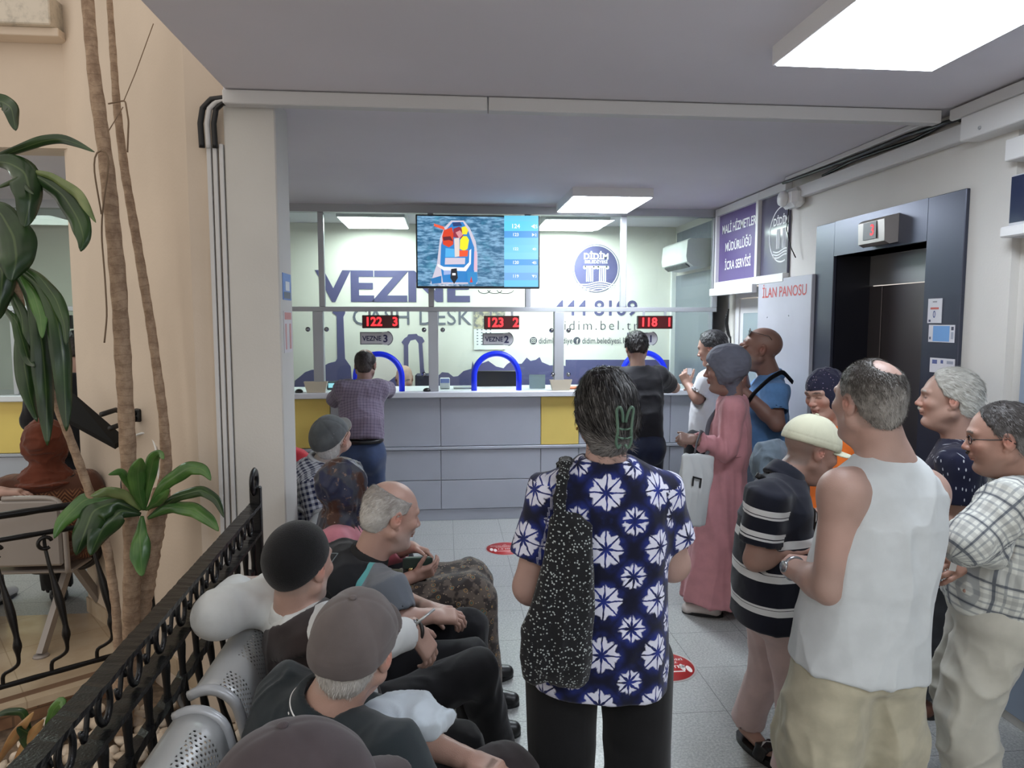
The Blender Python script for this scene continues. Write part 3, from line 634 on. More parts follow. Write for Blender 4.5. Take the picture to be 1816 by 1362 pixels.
# wall screen at the right edge
c0 = W(1793, 312, X=XR-.05); c1 = W(1793, 402, X=XR-.05)
t = thing('side_screen', 'dark wall screen cut by the right picture edge', 'screen', (XR-.03, 2.5, c1[2]))
b = MB(); b.box(XR-.05, XR-.0+.04, 1.95, c0[1], c1[2], c0[2], .004); at(t, b.obj('casing', simple('grey screen casing', (200, 202, 206), .4)))
b = MB(); b.box(XR-.0515, XR-.0505, 1.97, c0[1]-.006, c1[2]+.015, c0[2]-.006); at(t, b.obj('screen_glass', simple('dark blue glass', (34, 44, 72), .15)))
b = MB(); b.box(XR-.08, XR+.03, 1.95, c0[1]+.01, c1[2]-.045, c1[2], .006); at(t, b.obj('shelf', m_white))
# column posters
# posters on the column side face (X=-.655)
def cposter(py0, py1, label, base, marks, y0=3.33, y1=3.50):
    z1 = W(512, py0, Y=3.4)[2]; z0 = W(512, py1, Y=3.4)[2]; t = thing('column_poster', label, 'poster', (-.73, 3.4, z0))
    b = MB(); b.box(-.7345, -.7325, y0, y1, z0, z1); at(t, b.obj('sheet', base))
    for (u0, u1, v0, v1, colr, nm) in marks:
        b = MB(); b.box(-.732, -.7315, y0+(y1-y0)*u0, y0+(y1-y0)*u1, z0+(z1-z0)*v0, z0+(z1-z0)*v1); at(t, b.obj(nm, simple('print', colr, .5)))
cposter(485, 532, 'small blue and white poster on the side of the column', simple('poster blue', (60, 110, 190), .4), [(.1, .9, .05, .3, (44, 54, 84), 'dark_band'), (.3, .8, .35, .7, (220, 225, 230), 'white_shape')])
cposter(552, 625, 'faded red and white notice low on the side of the column', simple('poster white', (205, 200, 205), .4), [(.1, .9, .8, .97, (190, 120, 120), 'red_band'), (.15, .3, .08, .7, (196, 140, 140), 'red_line'), (.65, .85, .08, .7, (196, 140, 140), 'red_line')])
# floor stickers
def fstick(px, py, rx, label):
    c = W(px, py, Z=0); t = thing('floor_sticker', label, 'floor sticker', (c[0], c[1], 0), 'round red floor stickers'); n = 40
    b = MB(); b.lathe([(.162, .0005), (.162, .0015)], (c[0], c[1], 0), n); at(t, b.obj('border', simple('sticker white', (214, 208, 204), .5)))
    b = MB(); b.lathe([(.15, .0016), (.15, .002)], (c[0], c[1], 0), n); at(t, b.obj('disc', simple('sticker red', (186, 52, 52), .5)))
    b = MB(); z = .0024
    b.text('SOSYAL MESAFENİZİ', (c[0], c[1]+.055, z), (1, 0, 0), (0, 1, 0), .018, 0, .02); b.text('KORUYUNUZ', (c[0], c[1]+.025, z), (1, 0, 0), (0, 1, 0), .018, 0, .02)
    b.text('1.5 METRE', (c[0]+.02, c[1]-.025, z), (1, 0, 0), (0, 1, 0), .028, 0, .03); b.text('m', (c[0], c[1]+.09, z), (1, 0, 0), (0, 1, 0), .02, 0, .02)
    for s in (-1, 1):
        f = [(c[0]+s*.1-.012+.013*math.cos(a), c[1]-.02+.035*math.sin(a), z) for a in np.linspace(0, 6.283, 15)[:-1]]; b.add(f, [tuple(range(14))])
        f = [(c[0]+s*.1+.016+.013*math.cos(a), c[1]-.04+.035*math.sin(a), z) for a in np.linspace(0, 6.283, 15)[:-1]]; b.add(f, [tuple(range(14))])
    b.box(c[0]-.07, c[0]+.09, c[1]-.065, c[1]-.055, z-.0003, z); at(t, b.obj('printing', simple('sticker print', (226, 214, 210), .5)))
fstick(897, 973, 0, 'round red floor sticker in the middle distance left of the tie-dye woman')
fstick(1178, 1182, 0, 'round red floor sticker right beside the tie-dye woman\'s hip')
# ================================================================ FURNITURE, RAILINGS, PLANT
def Wpl(px, py, o, d):
    """pixel -> point on the vertical plane through o (x, y) along direction d"""
    n = np.array([d[1], -d[0], 0.]); ray = FWD+RGT*(px-908)/FPX+UPV*(681-py)/FPX
    t = (n @ (np.array([o[0], o[1], CAMH])-np.array([0, 0, CAMH])))/(n @ ray); return np.array([0, 0, CAMH])+t*ray
def smooth(pts, n=40, it=4):
    P = np.array(pts, float); d = np.concatenate([[0], np.cumsum(np.linalg.norm(np.diff(P, axis=0), axis=1))]); U = np.linspace(0, d[-1], n)
    C = np.array([np.interp(U, d, P[:, j]) for j in range(P.shape[1])]).T
    for _ in range(it): C[1:-1] = (C[:-2]+2*C[1:-1]+C[2:])/4
    return C
# ---- planter pit
k = M('brown brick', (150, 112, 84), .7); x, y, z = k.xyz(k.obj()); u = (x*.8+y*.6)/.2; row = (z/.075+40).floor(); jj = ((u+row*.5+60).frac()-.5).abs().gt(.475).max(((z/.075+40).frac()-.5).abs().gt(.45))
k.col(k.mix(jj*.8, k.mix(k.noise(9, 3).step(.35, .65), (140, 104, 80), (170, 132, 100)), (120, 96, 76))); m_brick = k.m
a0, a1 = np.array([-6, RL(-6)]), np.array([-1.30, RL(-1.30)]); dd = nrm_ = (a1-a0)/np.linalg.norm(a1-a0); nn = np.array([dd[1], -dd[0]])
b = MB().use(m_brick); w0, w1 = a0+nn*.05, a1+nn*.05
b.plate([(*w0, -.45), (*w1, -.45), (*w1, -.0), (*w0, -.0)], (-nn[0], -nn[1], 0), .05); struct(b.obj('wall_planter'))
b = MB().use(m_beige); b.plate([(*(a0-nn*.0), -.035), (*(a0+nn*.11), -.035), (*(a1+nn*.11), -.035), (*(a1-nn*.0), -.035)], (0, 0, 1), .034); struct(b.obj('trim_2'))
b = MB().use(simple('planter soil', (120, 104, 88), .9, var=.2, vs=20)); b.add([(-6, -3, -.13), (-.86, -3, -.13), (-.86, 4.3, -.13), (-6, 4.3, -.13)], [(0, 1, 2, 3)]); struct(b.obj('floor_planter'))
# ---- white stones
m_st = [simple('cream pebble', c, .7, var=.08, vs=20) for c in ((214, 200, 182), (196, 180, 160), (224, 214, 200))]
def stone(seed):
    r_ = np.random.default_rng(seed); n, m = 12, 8; V = []; F = []; a = r_.uniform(.75, 1.25, 3)
    for i in range(m+1):
        for j in range(n):
            th = math.pi*i/m; ph = 2*math.pi*j/n; p = np.array([math.sin(th)*math.cos(ph), math.sin(th)*math.sin(ph), math.cos(th)]); q = p*a*[1, .8, .62]
            q = q*(1+.10*math.sin(3*p[0]+seed)+.08*math.sin(4*p[1]+2*seed)+.06*math.sin(5*p[2]+seed)); V.append(q*.036)
    for i in range(m):
        for j in range(n): F.append((i*n+j, (i+1)*n+j, (i+1)*n+(j+1) % n, i*n+(j+1) % n))
    b = MB().use(m_st[seed % 3]); b.add(V, F, True); return b
protos = []
for s_ in range(6):
    o = stone(s_).obj('pebble'); tag(o, 'cream white river pebble lying in the planter bed', 'pebble', 'pebbles in the planter bed'); protos.append(o)
cnt = 0
for iy in range(22):
    for ix in range(15):
        X = -1.86+ix*.067+random.uniform(-.02, .02); Y = 2.02+iy*.066+random.uniform(-.02, .02)
        if X > -.92 or Y > RL(X)-.1 or Y > 3.28-1.05*min(0, X+1.12)-.05: continue
        o = protos[cnt % 6] if cnt < 6 else protos[cnt % 6].copy()
        if cnt >= 6: COL.objects.link(o)
        o.location = (X, Y, -.112+random.uniform(0, .02)); o.rotation_euler = (random.uniform(-.3, .3), random.uniform(-.3, .3), random.uniform(0, 6.3)); o.scale = (random.uniform(.8, 1.15),)*3; cnt += 1
# ---- near railing
nX = lambda Y: -.80+.04*(3.05-Y)
t = thing('railing', 'heavy black wrought iron railing running beside the seats to the near left corner', 'railing', (nX(2), 2, 0))
def hbar(b, y0, y1, z, w, h, n=60, rough=.0018):
    Ys = np.linspace(y0, y1, n); r_ = np.random.default_rng(3); V = []
    for Y in Ys:
        x = nX(Y); e = r_.uniform(-rough, rough, 8)
        for kx, kz, q in ((-1, -1, 0), (1, -1, 1), (1, 1, 2), (-1, 1, 3)): V.append((x+kx*(w/2+e[q]), Y, z+kz*(h/2+e[q+4])))
    F = [(i*4+j, i*4+(j+1) % 4, (i+1)*4+(j+1) % 4, (i+1)*4+j) for i in range(n-1) for j in range(4)]+[(3, 2, 1, 0), tuple((n-1)*4+j for j in range(4))]; b.add(V, F)
b = MB(); hbar(b, .6, 3.0, .985, .048, .014, 150, .0011); at(t, b.obj('top_rail', m_iron))
b = MB(); hbar(b, .6, 3.0, .868, .046, .014, 150, .0011); at(t, b.obj('lower_rail', m_iron))
b = MB(); hbar(b, .6, 2.9, .73, .026, .03, 90, .003); at(t, b.obj('bottom_rail', m_iron))
b = MB(); x = nX(3.02); b.box(x-.022, x+.022, 3.0, 3.035, -.3, 1.06, .004); b.tube([(x, 3.0+.04*math.cos(q), 1.085+.04*math.sin(q)) for q in np.linspace(-1.2, 4.6, 24)], .02, 8, True, .45); at(t, b.obj('post', m_iron))
i = 0; Y = 2.9
while Y > .7:
    x = nX(Y); b = MB()
    b.tube([(x, Y+.028*math.cos(q), .927+.040*math.sin(q)) for q in np.linspace(0, 2*math.pi, 20)], .007, 8, False, 1.2)
    b.tube([(x, Y-.075+.012*q, .927+.03*math.sin(q*1.5)) for q in np.linspace(-2, 2, 12)], .006, 6)
    at(t, b.obj('scroll', m_iron)); Y -= .17; i += 1
Y = 2.93
while Y > .75:
    x = nX(Y); P = smooth([(x, Y, .865), (x+.003, Y, .70), (x+.03, Y-.0, .52), (x+.085, Y-.01, .34), (x+.10, Y, .20), (x+.045, Y, .08), (x-.03, Y, .0), (x-.035, Y, -.31)], 36, 3)
    r_ = .011+.002*np.sin(np.arange(36)*1.7)+.006*np.exp(-((np.arange(36)-17)/3.)**2); b = MB(); b.tube(P, r_, 8); at(t, b.obj('baluster', m_iron)); Y -= .128
# ---- far railing along the planter kerb
o_, d_ = (-2.08, 3.37), (.8, .6); t = thing('railing', 'black wrought iron railing along the planter kerb in front of the left bench', 'railing', (-2.2, RL(-2.2), 0))
P_ = lambda px, py: Wpl(px, py, o_, d_)
def fbar(b, z, r, xa=-3.4, xb=-1.60):
    pts = [(X, RL(X), z) for X in np.linspace(xa, xb, 40)]; b.tube(pts, r*(1+.08*np.sin(np.arange(40)*2.3)), 8, True, .7)
zt = P_(0, 915)[2]; zs = P_(0, 958)[2]; zb = P_(0, 1238)[2]
for nm, z, r in (('top_rail', zt, .017), ('second_rail', zs, .013), ('bottom_rail', .055, .014)):
    b = MB(); fbar(b, z, r); at(t, b.obj(nm, m_iron))
nv = np.array([d_[1], -d_[0], 0]) ; dv = np.array([d_[0], d_[1], 0])
for X in [-2.066-.155*j for j in range(-3, 6)]:
    c = np.array([X, RL(X), 0]); L = [(0, zs, 0), (.0, zs-.06, 0), (.01, .60, .03), (.04, .42, .07), (.055, .30, .10), (.055, .22, .10), (.06, .17, .085), (.03, .13, .03), (.0, .115, 0), (0, .05, 0)]
    P = smooth([c+dv*a+nv*o*.8+np.array([0, 0, z]) for a, z, o in L], 48, 2); zz = P[:, 2]
    r_ = .009+.012*np.exp(-((zz-.42)/.10)**2)+.011*np.exp(-((zz-.26)/.03)**2); b = MB(); b.tube(P, r_, 10, True, .7); at(t, b.obj('baluster', m_iron))
    b = MB(); b.tube([c+dv*(.028*math.cos(q))+nv*.02+np.array([0, 0, zs-.045+.028*math.sin(q)]) for q in np.linspace(.3, 5.4, 16)], .009, 6, True, 1.4); at(t, b.obj('scroll', m_iron))
X = -1.62; b = MB(); b.box(X-.018, X+.018, RL(X)-.018, RL(X)+.018, 0, zt+.05, .003); b.tube([(X, RL(X)+.035*math.cos(q), zt+.07+.035*math.sin(q)) for q in np.linspace(-1.2, 4.6, 20)], .014, 8); at(t, b.obj('post', m_iron))
# ---- left bench (back towards the viewer)
m_bench = simple('silver bench metal', (158, 152, 148), .4, .3)
c = W(118, 880, Y=3.84); t = thing('waiting_bench', 'grey metal waiting bench seen from behind in the left opening', 'bench', (c[0]-.7, 3.95, 0))
x1 = c[0]; zt_ = c[2]
b = MB(); b.box(x1-1.9, x1-.02, 3.80, 3.83, zt_-.36, zt_-.01, .012); at(t, b.obj('backrest', m_bench))
b = MB(); b.tube(smooth([(x1-.0, 3.815, zt_-.40), (x1-.005, 3.815, zt_-.05), (x1-.03, 3.815, zt_), (x1-.3, 3.815, zt_+.0)], 20, 2), .014, 8); at(t, b.obj('end_tube', m_bench))
b = MB(); b.box(x1-1.9, x1-.02, 3.90, 4.32, .41, .43, .006); at(t, b.obj('seat', m_bench))
for xx in (x1-.13, x1-1.5):
    b = MB(); b.obox((xx, 4.1, .42), (xx-.02, 3.80, .01), .05, .03, (1, 0, 0)); b.obox((xx, 4.1, .42), (xx+.05, 4.38, .01), .05, .03, (1, 0, 0)); b.obox((xx, 3.86, .62), (xx, 4.05, .40), .04, .03, (1, 0, 0)); b.lathe([(.04, 0), (.035, .01), (.01, .014)], (xx-.02, 3.80, 0), 12); at(t, b.obj('leg', m_bench))
# ---- right benches
k = M('perforated grey steel', (188, 190, 190), .38, .25); x, y, z = k.xyz(k.attr('suv')); u = x/.014; v = y/.014; row = v.floor(); du = ((u+row*.5).frac()-.5); dv_ = v.frac()-.5
hole = (du*du+dv_*dv_).sqrt().lt(.27)*(((y/.28+20).frac()-.5).abs().lt(.34))*(x.gt(.07)); k.L(hole*-1.0+1.0, k.b.inputs['Alpha']); m_perf = k.m
m_tube = simple('grey enamelled tube', (176, 179, 182), .35, .2); m_pad = simple('navy vinyl pad', (34, 48, 96), .5)
PR = smooth([(-.66, .795), (-.63, .812), (-.585, .808), (-.545, .775), (-.527, .70), (-.50, .55), (-.475, .44), (-.44, .405), (-.30, .40), (-.12, .425), (-.07, .415), (-.05, .38)], 60, 2)
def bench(y0, y1, dx, label, seats):
    t = thing('waiting_bench', label, 'bench', (dx-.35, (y0+y1)/2, 0)); sl = np.concatenate([[0], np.cumsum(np.linalg.norm(np.diff(PR, axis=0), axis=1))])
    for nm, i0, i1 in (('backrest', 0, 36), ('seat', 36, 60)):
        ny = int((y1-y0)/.05)+1; Ys = np.linspace(y0+.012, y1-.012, ny); V = []; UV = []
        for Y in Ys:
            for i in range(i0, i1): V.append((PR[i][0]+dx, Y, PR[i][1])); UV.append((sl[i], Y, 0))
        m_ = i1-i0; F = [(a*m_+i, a*m_+i+1, (a+1)*m_+i+1, (a+1)*m_+i) for a in range(ny-1) for i in range(m_-1)]
        b = MB(); b.add(V, F, True); o = b.obj(nm, m_perf); a_ = o.data.attributes.new('suv', 'FLOAT_VECTOR', 'POINT'); a_.data.foreach_set('vector', np.array(UV, np.float32).ravel())
        md = o.modifiers.new('s', 'SOLIDIFY'); md.thickness = .002; at(t, o)
    for Y in (y0, y1):
        b = MB(); b.tube([(p[0]+dx, Y, p[1]) for p in PR], .014, 10); at(t, b.obj('end_tube', m_tube))
    n = len(seats)
    for (s0, s1) in seats:
        b = MB(); V = []; idx = list(range(24, 34))
        for Y in (s0, s0+.02, s1-.02, s1):
            e = .004 if Y in (s0, s1) else .03
            for i in idx: V.append((PR[i][0]+dx+e, Y, PR[i][1]+.0))
        m_ = len(idx); F = [(a*m_+i, a*m_+i+1, (a+1)*m_+i+1, (a+1)*m_+i) for a in range(3) for i in range(m_-1)]; b.add(V, F, True); b.add([v for v in V[:m_]]+[(v[0]-.012, v[1], v[2]) for v in V[:m_]], [(i, i+1, m_+i+1, m_+i) for i in range(m_-1)]); at(t, b.obj('cushion', m_pad))
    b = MB(); b.box(dx-.36, dx-.30, y0, y1, .32, .38, .004); at(t, b.obj('beam', m_tube))
    for Y in (y0+.25, y1-.25):
        b = MB(); b.obox((dx-.33, Y, .32), (dx-.33, Y, .03), .05, .05, (1, 0, 0)); b.obox((dx-.62, Y, .02), (dx-.08, Y, .02), .05, .03); at(t, b.obj('leg', m_tube))
bench(1.81, 3.55, 0, 'perforated grey steel bench under the man in the black skullcap', [(1.85, 2.4), (2.42, 2.96), (2.98, 3.5)])
bench(-.1, 1.71, 0, 'perforated grey steel bench at the bottom left, nearest the viewer', [(-.05, .52), (.55, 1.1), (1.13, 1.66)])
bench(3.62, 4.95, -.16, 'far bench behind the column under the man in the gingham shirt', [(3.66, 4.25), (4.3, 4.9)])
# cable loop on the planter side of the bench
b = MB(); b.tube(smooth([W(318, 1205, Y=2.2), W(322, 1250, Y=2.15), W(345, 1268, Y=2.1), W(395, 1290, Y=2.0), W(400, 1340, Y=1.95), W(398, 1420, Y=1.9)], 40, 3), .012, 8); tag(b.obj('floor_cable', m_black), 'thick black cable drooping beneath the near end of the steel bench', 'cable')
# ---- black tilted panel on a wall bracket
wo, wd_ = (-1.12, 3.30), (-.69, .72)
c = Wpl(246, 735, wo, wd_); nw = np.array([-.735, -.68, 0.]); t = thing('bracket_panel', 'black tilted panel on a wall bracket behind the bamboo-like stems', 'panel', c)
b = MB(); b.box(c[0]-.025, c[0]+.02, c[1]-.03, c[1]+.02, c[2]-.035, c[2]+.03, .006); at(t, b.obj('wall_plate', m_black))
e = W(160, 745, Y=c[1]-.28); f_ = W(218, 778, Y=c[1]-.22)
b = MB(); b.tube([c, W(205, 727, Y=c[1]-.15), W(180, 735, Y=c[1]-.25)], .013, 8); b.tube([c+np.array([0, 0, -.012]), W(222, 750, Y=c[1]-.1), W(195, 760, Y=c[1]-.22)], .013, 8); at(t, b.obj('bracket_arm', m_black))
A, B_, C_, D_ = W(122, 690, Y=4.02), W(222, 776, Y=3.72), W(203, 788, Y=3.60), W(118, 742, Y=3.80)
b = MB(); n_ = np.cross(B_-A, D_-A); n_ = n_/np.linalg.norm(n_); b.plate([A, B_, C_, D_], n_*(1 if n_[2] < 0 else -1), .03); at(t, b.obj('panel_body', simple('matt black case', (14, 14, 16), .8, spec=.2)))
b = MB(); b.tube(smooth([W(200, 783, Y=3.66), W(225, 780, Y=3.8), W(250, 768, Y=3.75), W(268, 768, Y=3.7), W(278, 800, Y=3.6), W(284, 870, Y=3.5)], 30, 2), .006, 6); at(t, b.obj('cable', m_white))
# ---- dracaena
k = M('dracaena bark', (150, 118, 88), .85); x, y, z = k.xyz(k.obj()); rg = ((z/.036+k.noise(6)*2.2).frac()-.5).abs()
c_ = k.mix(k.noise(22, 5, rough=.7).step(.3, .7), (136, 112, 92), (176, 152, 128)); c_ = k.mix(rg.gt(.46)*.3, c_, (84, 62, 44)); k.col(c_); k.bump(rg*.5+k.noise(60, 3), .004); m_bark = k.m
def leafmat(nm, a, b_):
    k = M(nm, a, .3, 0, .5); x, y, z = k.xyz(k.attr('suv')); c = k.mix(k.noise(7, 3).step(.35, .7), a, b_); c = k.mix((x.abs()).step(.10, .02)*.35, c, (120, 140, 90)); st = ((x*22).sin()*.5+.5)*.12; c = k.mix(st, c, (20, 40, 16)); k.col(c); k.b.inputs['Transmission Weight'].default_value = 0; return k.m
m_leafs = [leafmat('dark green leaf', (34, 56, 30), (52, 80, 40)), leafmat('mid green leaf', (56, 96, 44), (88, 128, 62)), leafmat('yellow green leaf', (96, 116, 66), (140, 150, 100)), leafmat('dry brown leaf', (150, 110, 70), (190, 150, 100))]
t = thing('potted_dracaena', 'tall corn plant with several bare canes and long drooping green leaves in the planter', 'plant', (-1.5, 3.3, -.13))
def cane(pts, r): 
    P = smooth([W(a, b_, Y=c) for a, b_, c in pts], 90, 3); rr = np.interp(np.linspace(0, 1, 90), np.linspace(0, 1, len(r)), r)*(1+.05*np.sin(np.arange(90)*1.9)+.03*np.sin(np.arange(90)*.7))
    b = MB(); b.tube(P, rr, 14); at(t, b.obj('stem', m_bark))
cane([(214, 1335, 3.22), (232, 1150, 3.2), (234, 1000, 3.2), (232, 900, 3.18), (222, 700, 3.15), (210, 500, 3.12), (190, 300, 3.1), (165, 120, 3.1), (148, -90, 3.1)], [.04, .036, .034, .032, .032, .031, .028, .024, .021])
cane([(200, 1335, 3.3), (235, 1150, 3.3), (262, 1000, 3.3), (284, 885, 3.3), (287, 868, 3.3)], [.062, .055, .05, .046, .04])
cane([(283, 900, 3.28), (296, 830, 3.28), (290, 740, 3.28), (268, 580, 3.28), (243, 430, 3.28), (222, 310, 3.28), (207, 190, 3.28), (188, -90, 3.28)], [.03, .021, .019, .019, .018, .016, .013, .010])
cane([(212, 1200, 3.1), (206, 1080, 3.1), (192, 980, 3.08), (165, 890, 3.05), (140, 820, 3.03), (112, 745, 3.0), (66, 640, 2.96), (42, 570, 2.93), (20, 450, 2.9)], [.018, .018, .018, .018, .017, .016, .015, .014, .013])
def leaf(pts, w, mi, Y0, Y1, wav=.12):
    n = 34; P3 = [W(a, b_, Y=Y0+(Y1-Y0)*i/(len(pts)-1)) for i, (a, b_) in enumerate(pts)]; P = smooth(P3, n, 4); T = np.gradient(P, axis=0); T /= np.linalg.norm(T, axis=1)[:, None]
    wm = w*Y0/FPX/2; V = []; UV = []; m_ = 7
    for i in range(n):
        s_ = i/(n-1); ww = wm*(1.05*math.sin(math.pi*min(1, (s_*.93+.06)**1.3))**.85+.04)*(1 if s_ < .98 else .3); view = P[i]-np.array([0, 0, CAMH]); view /= np.linalg.norm(view)
        sd = np.cross(T[i], view); sd /= np.linalg.norm(sd)+1e-9; sd = nrm_v(sd+.45*np.array([0, 0, -1])*(1 if sd[2] < 0 else -1)*0+.5*view*math.sin(s_*5+w)); up_ = np.cross(sd, T[i])
        for j in range(m_):
            q = (j/(m_-1)-.5)*2; V.append(P[i]+sd*q*ww+up_*(abs(q)**1.4*ww*.35+wav*ww*math.sin(s_*17+j*.4+w)*abs(q))); UV.append((q, s_, 0))
    F = [(i*m_+j, i*m_+j+1, (i+1)*m_+j+1, (i+1)*m_+j) for i in range(n-1) for j in range(m_-1)]
    b = MB(); b.add(V, F, True); o = b.obj('leaf', m_leafs[mi]); a_ = o.data.attributes.new('suv', 'FLOAT_VECTOR', 'POINT'); a_.data.foreach_set('vector', np.array(UV, np.float32).ravel())
    md = o.modifiers.new('s', 'SOLIDIFY'); md.thickness = .0015; at(t, o)
nrm_v = lambda v: v/(np.linalg.norm(v)+1e-12)
for pts, w, mi in [([(-60, 300), (20, 270), (75, 250), (110, 245), (140, 256), (168, 270)], 17, 0), ([(-40, 200), (0, 178), (20, 190), (28, 232)], 26, 0), ([(30, 296), (75, 318), (112, 345), (140, 390), (150, 425), (143, 446)], 38, 0), ([(45, 300), (90, 312), (140, 345), (170, 395)], 17, 2),
      ([(-30, 285), (15, 288), (45, 305), (55, 350), (43, 404)], 48, 0), ([(-40, 360), (0, 375), (25, 420), (30, 460), (20, 500)], 60, 0), ([(-30, 440), (5, 480), (0, 540), (-5, 568)], 40, 0), ([(25, 480), (60, 540), (75, 610), (82, 700), (84, 790)], 34, 0), ([(10, 500), (40, 560), (42, 640), (52, 700), (66, 748)], 32, 0),
      ([(20, 470), (70, 505), (100, 560), (112, 630), (118, 765)], 34, 0), ([(25, 465), (70, 490), (100, 530), (115, 575), (118, 612)], 22, 0), ([(-10, 335), (30, 320), (60, 345)], 10, 0), ([(0, 540), (30, 570), (50, 640), (62, 650)], 20, 0), ([(30, 480), (60, 520), (72, 560), (75, 600)], 22, 1)]:
    leaf(pts, w*.88, mi, 2.9, 2.8)
for pts, w, mi in [([(262, 905), (295, 855), (335, 828), (362, 832), (374, 852)], 30, 1), ([(262, 918), (315, 880), (358, 868), (385, 885), (397, 918)], 22, 0), ([(262, 920), (305, 898), (345, 902), (372, 922), (388, 942)], 30, 1), ([(256, 905), (264, 850), (272, 812), (284, 802), (290, 815)], 24, 1), ([(250, 905), (235, 862), (215, 835), (192, 842)], 18, 1), ([(247, 905), (200, 880), (150, 885), (110, 925), (96, 955)], 34, 1), ([(247, 908), (205, 890), (165, 905), (135, 985)], 50, 0), ([(250, 912), (215, 905), (180, 940), (160, 985)], 44, 0),
      ([(252, 915), (248, 950), (250, 990), (252, 1022)], 36, 1), ([(255, 905), (246, 870), (244, 836), (250, 812)], 34, 1), ([(258, 905), (280, 890), (300, 868)], 20, 1), ([(250, 905), (225, 880), (190, 872), (160, 880)], 22, 2)]:
    leaf(pts, w*.8, mi, 3.1, 2.95)
for pts, w, mi in [([(80, 1300), (95, 1258), (110, 1242), (112, 1262)], 18, 1), ([(60, 1320), (40, 1262), (10, 1262), (-20, 1275)], 12, 0), ([(20, 1370), (45, 1320), (78, 1275)], 18, 3), ([(-10, 1362), (30, 1300), (60, 1262)], 16, 3), ([(70, 1350), (50, 1300), (30, 1290)], 26, 0)]: leaf(pts, w, mi, 2.7, 2.65)
m_cord = simple('brown twine', (128, 108, 88), .9)
for pts, lab in (([(272, 42, 3.3), (240, 130, 3.28), (220, 178, 3.25)], 'thin twine stretched from the ceiling edge down to the thinner cane'), ([(192, 184, 3.24), (222, 178, 3.23), (228, 215, 3.2), (226, 270, 3.2)], 'twine loop knotted round the thinner cane'), ([(218, 190, 3.2), (188, 240, 3.1)], 'short twine between the two tall canes'),
      ([(180, 380, 3.06), (166, 300, 3.04), (168, 268, 3.04), (180, 262, 3.03), (193, 268, 3.04), (192, 300, 3.03), (181, 380, 3.04), (180, 420, 3.05), (186, 490, 3.05), (190, 560, 3.05), (185, 608, 3.05)], 'long twine loop hanging on the thicker cane with a loose end')):
    b = MB(); b.tube(smooth([W(a, b_, Y=c) for a, b_, c in pts], 40, 2), .0035 if len(pts) > 3 else .0022, 6); tag(b.obj('twine', m_cord), lab, 'string')
# ---- things on the counter
CT = 1.146
def cthing(name, px, Y, label, cat): c = W(px, 680, Y=Y); return thing(name, label, cat, (c[0], Y, CT)), c[0]
m_bsk = simple('beige plastic tray', (205, 196, 176), .5)
for px, lb in ((562, 'beige plastic tray on the counter in front of the left glass post'), (993, 'beige plastic tray in front of the glass post right of the middle window')):
    t, X = cthing('counter_tray', px, 6.19, lb, 'tray'); b = MB(); y0, y1 = 6.135, 6.165
    for (w0, w1, h, nm) in ((.075, .098, .095, 'tray_body'),):
        V = [(X+sx*w, 6.15+sy*d, CT+z) for z, w, d in ((.001, w0, .018), (h, w1, .026)) for sx, sy in ((-1, -1), (1, -1), (1, 1), (-1, 1))]+[(X+sx*(w-.006), 6.15+sy*(d-.005), CT+z) for z, w, d in ((h, w1, .026), (.01, w0, .018)) for sx, sy in ((-1, -1), (1, -1), (1, 1), (-1, 1))]
        F = [(3, 2, 1, 0)]+[(i, (i+1) % 4, 4+(i+1) % 4, 4+i) for i in range(4)]+[(4+i, 4+(i+1) % 4, 8+(i+1) % 4, 8+i) for i in range(4)]+[(8+i, 8+(i+1) % 4, 12+(i+1) % 4, 12+i) for i in range(4)]+[(12, 13, 14, 15)]; b.add(V, F); at(t, b.obj(nm, m_bsk))
t, X = cthing('paper_holder', 953, 6.34, 'clear holder with white and pale blue papers on the counter', 'paper holder'); b = MB()
for i in range(5): b.plate([(X-.07, 6.33+i*.008, CT+.003), (X+.07, 6.33+i*.008, CT+.003), (X+.072, 6.345+i*.008, CT+.125-.003*i), (X-.072, 6.345+i*.008, CT+.127-.003*i)], (0, 1, 0), .002)
at(t, b.obj('paper_stack', simple('pale blue paper', (205, 222, 226), .7)))
t, X = cthing('card_terminal', 589, 6.40, 'small payment terminal with a lit pale blue display behind the glass', 'terminal'); b = MB(); b.box(X-.045, X+.045, 6.38, 6.42, CT, CT+.075, .008); at(t, b.obj('terminal_body', simple('dark teal plastic', (50, 70, 78), .4))); b = MB(); b.box(X-.03, X+.03, 6.378, 6.3795, CT+.02, CT+.06); at(t, b.obj('terminal_display', emis('terminal glow', (150, 215, 230), .9)))
t, X = cthing('card_reader', 789, 6.38, 'white and blue desk device standing behind the glass post', 'terminal'); b = MB(); b.box(X-.045, X+.045, 6.36, 6.41, CT, CT+.10, .008); at(t, b.obj('device_body', m_white)); b = MB(); b.box(X-.04, X+.04, 6.355, 6.361, CT+.055, CT+.095, .003); at(t, b.obj('blue_face', simple('blue label', (120, 140, 210), .5)))
for px, lb in ((530, 'small black mouse at the left end of the counter'), (757, 'small black mouse beside the glass post left of the middle window')):
    F = None; t, X = cthing('computer_mouse', px, 6.17, lb, 'mouse'); b = MB(); b.lathe([(.002, .001), (.032, .002), (.034, .012), (.022, .026), (.003, .031)], (X, 6.17, CT), 16); at(t, b.obj('mouse_body', m_black))
t, X = cthing('computer_monitor', 881, 6.62, 'black computer monitor behind the middle arched window', 'monitor'); b = MB(); b.box(X-.2, X+.2, 6.60, 6.63, .98, 1.29, .006); at(t, b.obj('monitor_back', m_black)); b = MB(); b.box(X-.03, X+.03, 6.63, 6.66, .8, 1.1, .004); b.box(X-.1, X+.1, 6.56, 6.72, .78, .8, .004); at(t, b.obj('monitor_stand', m_black))
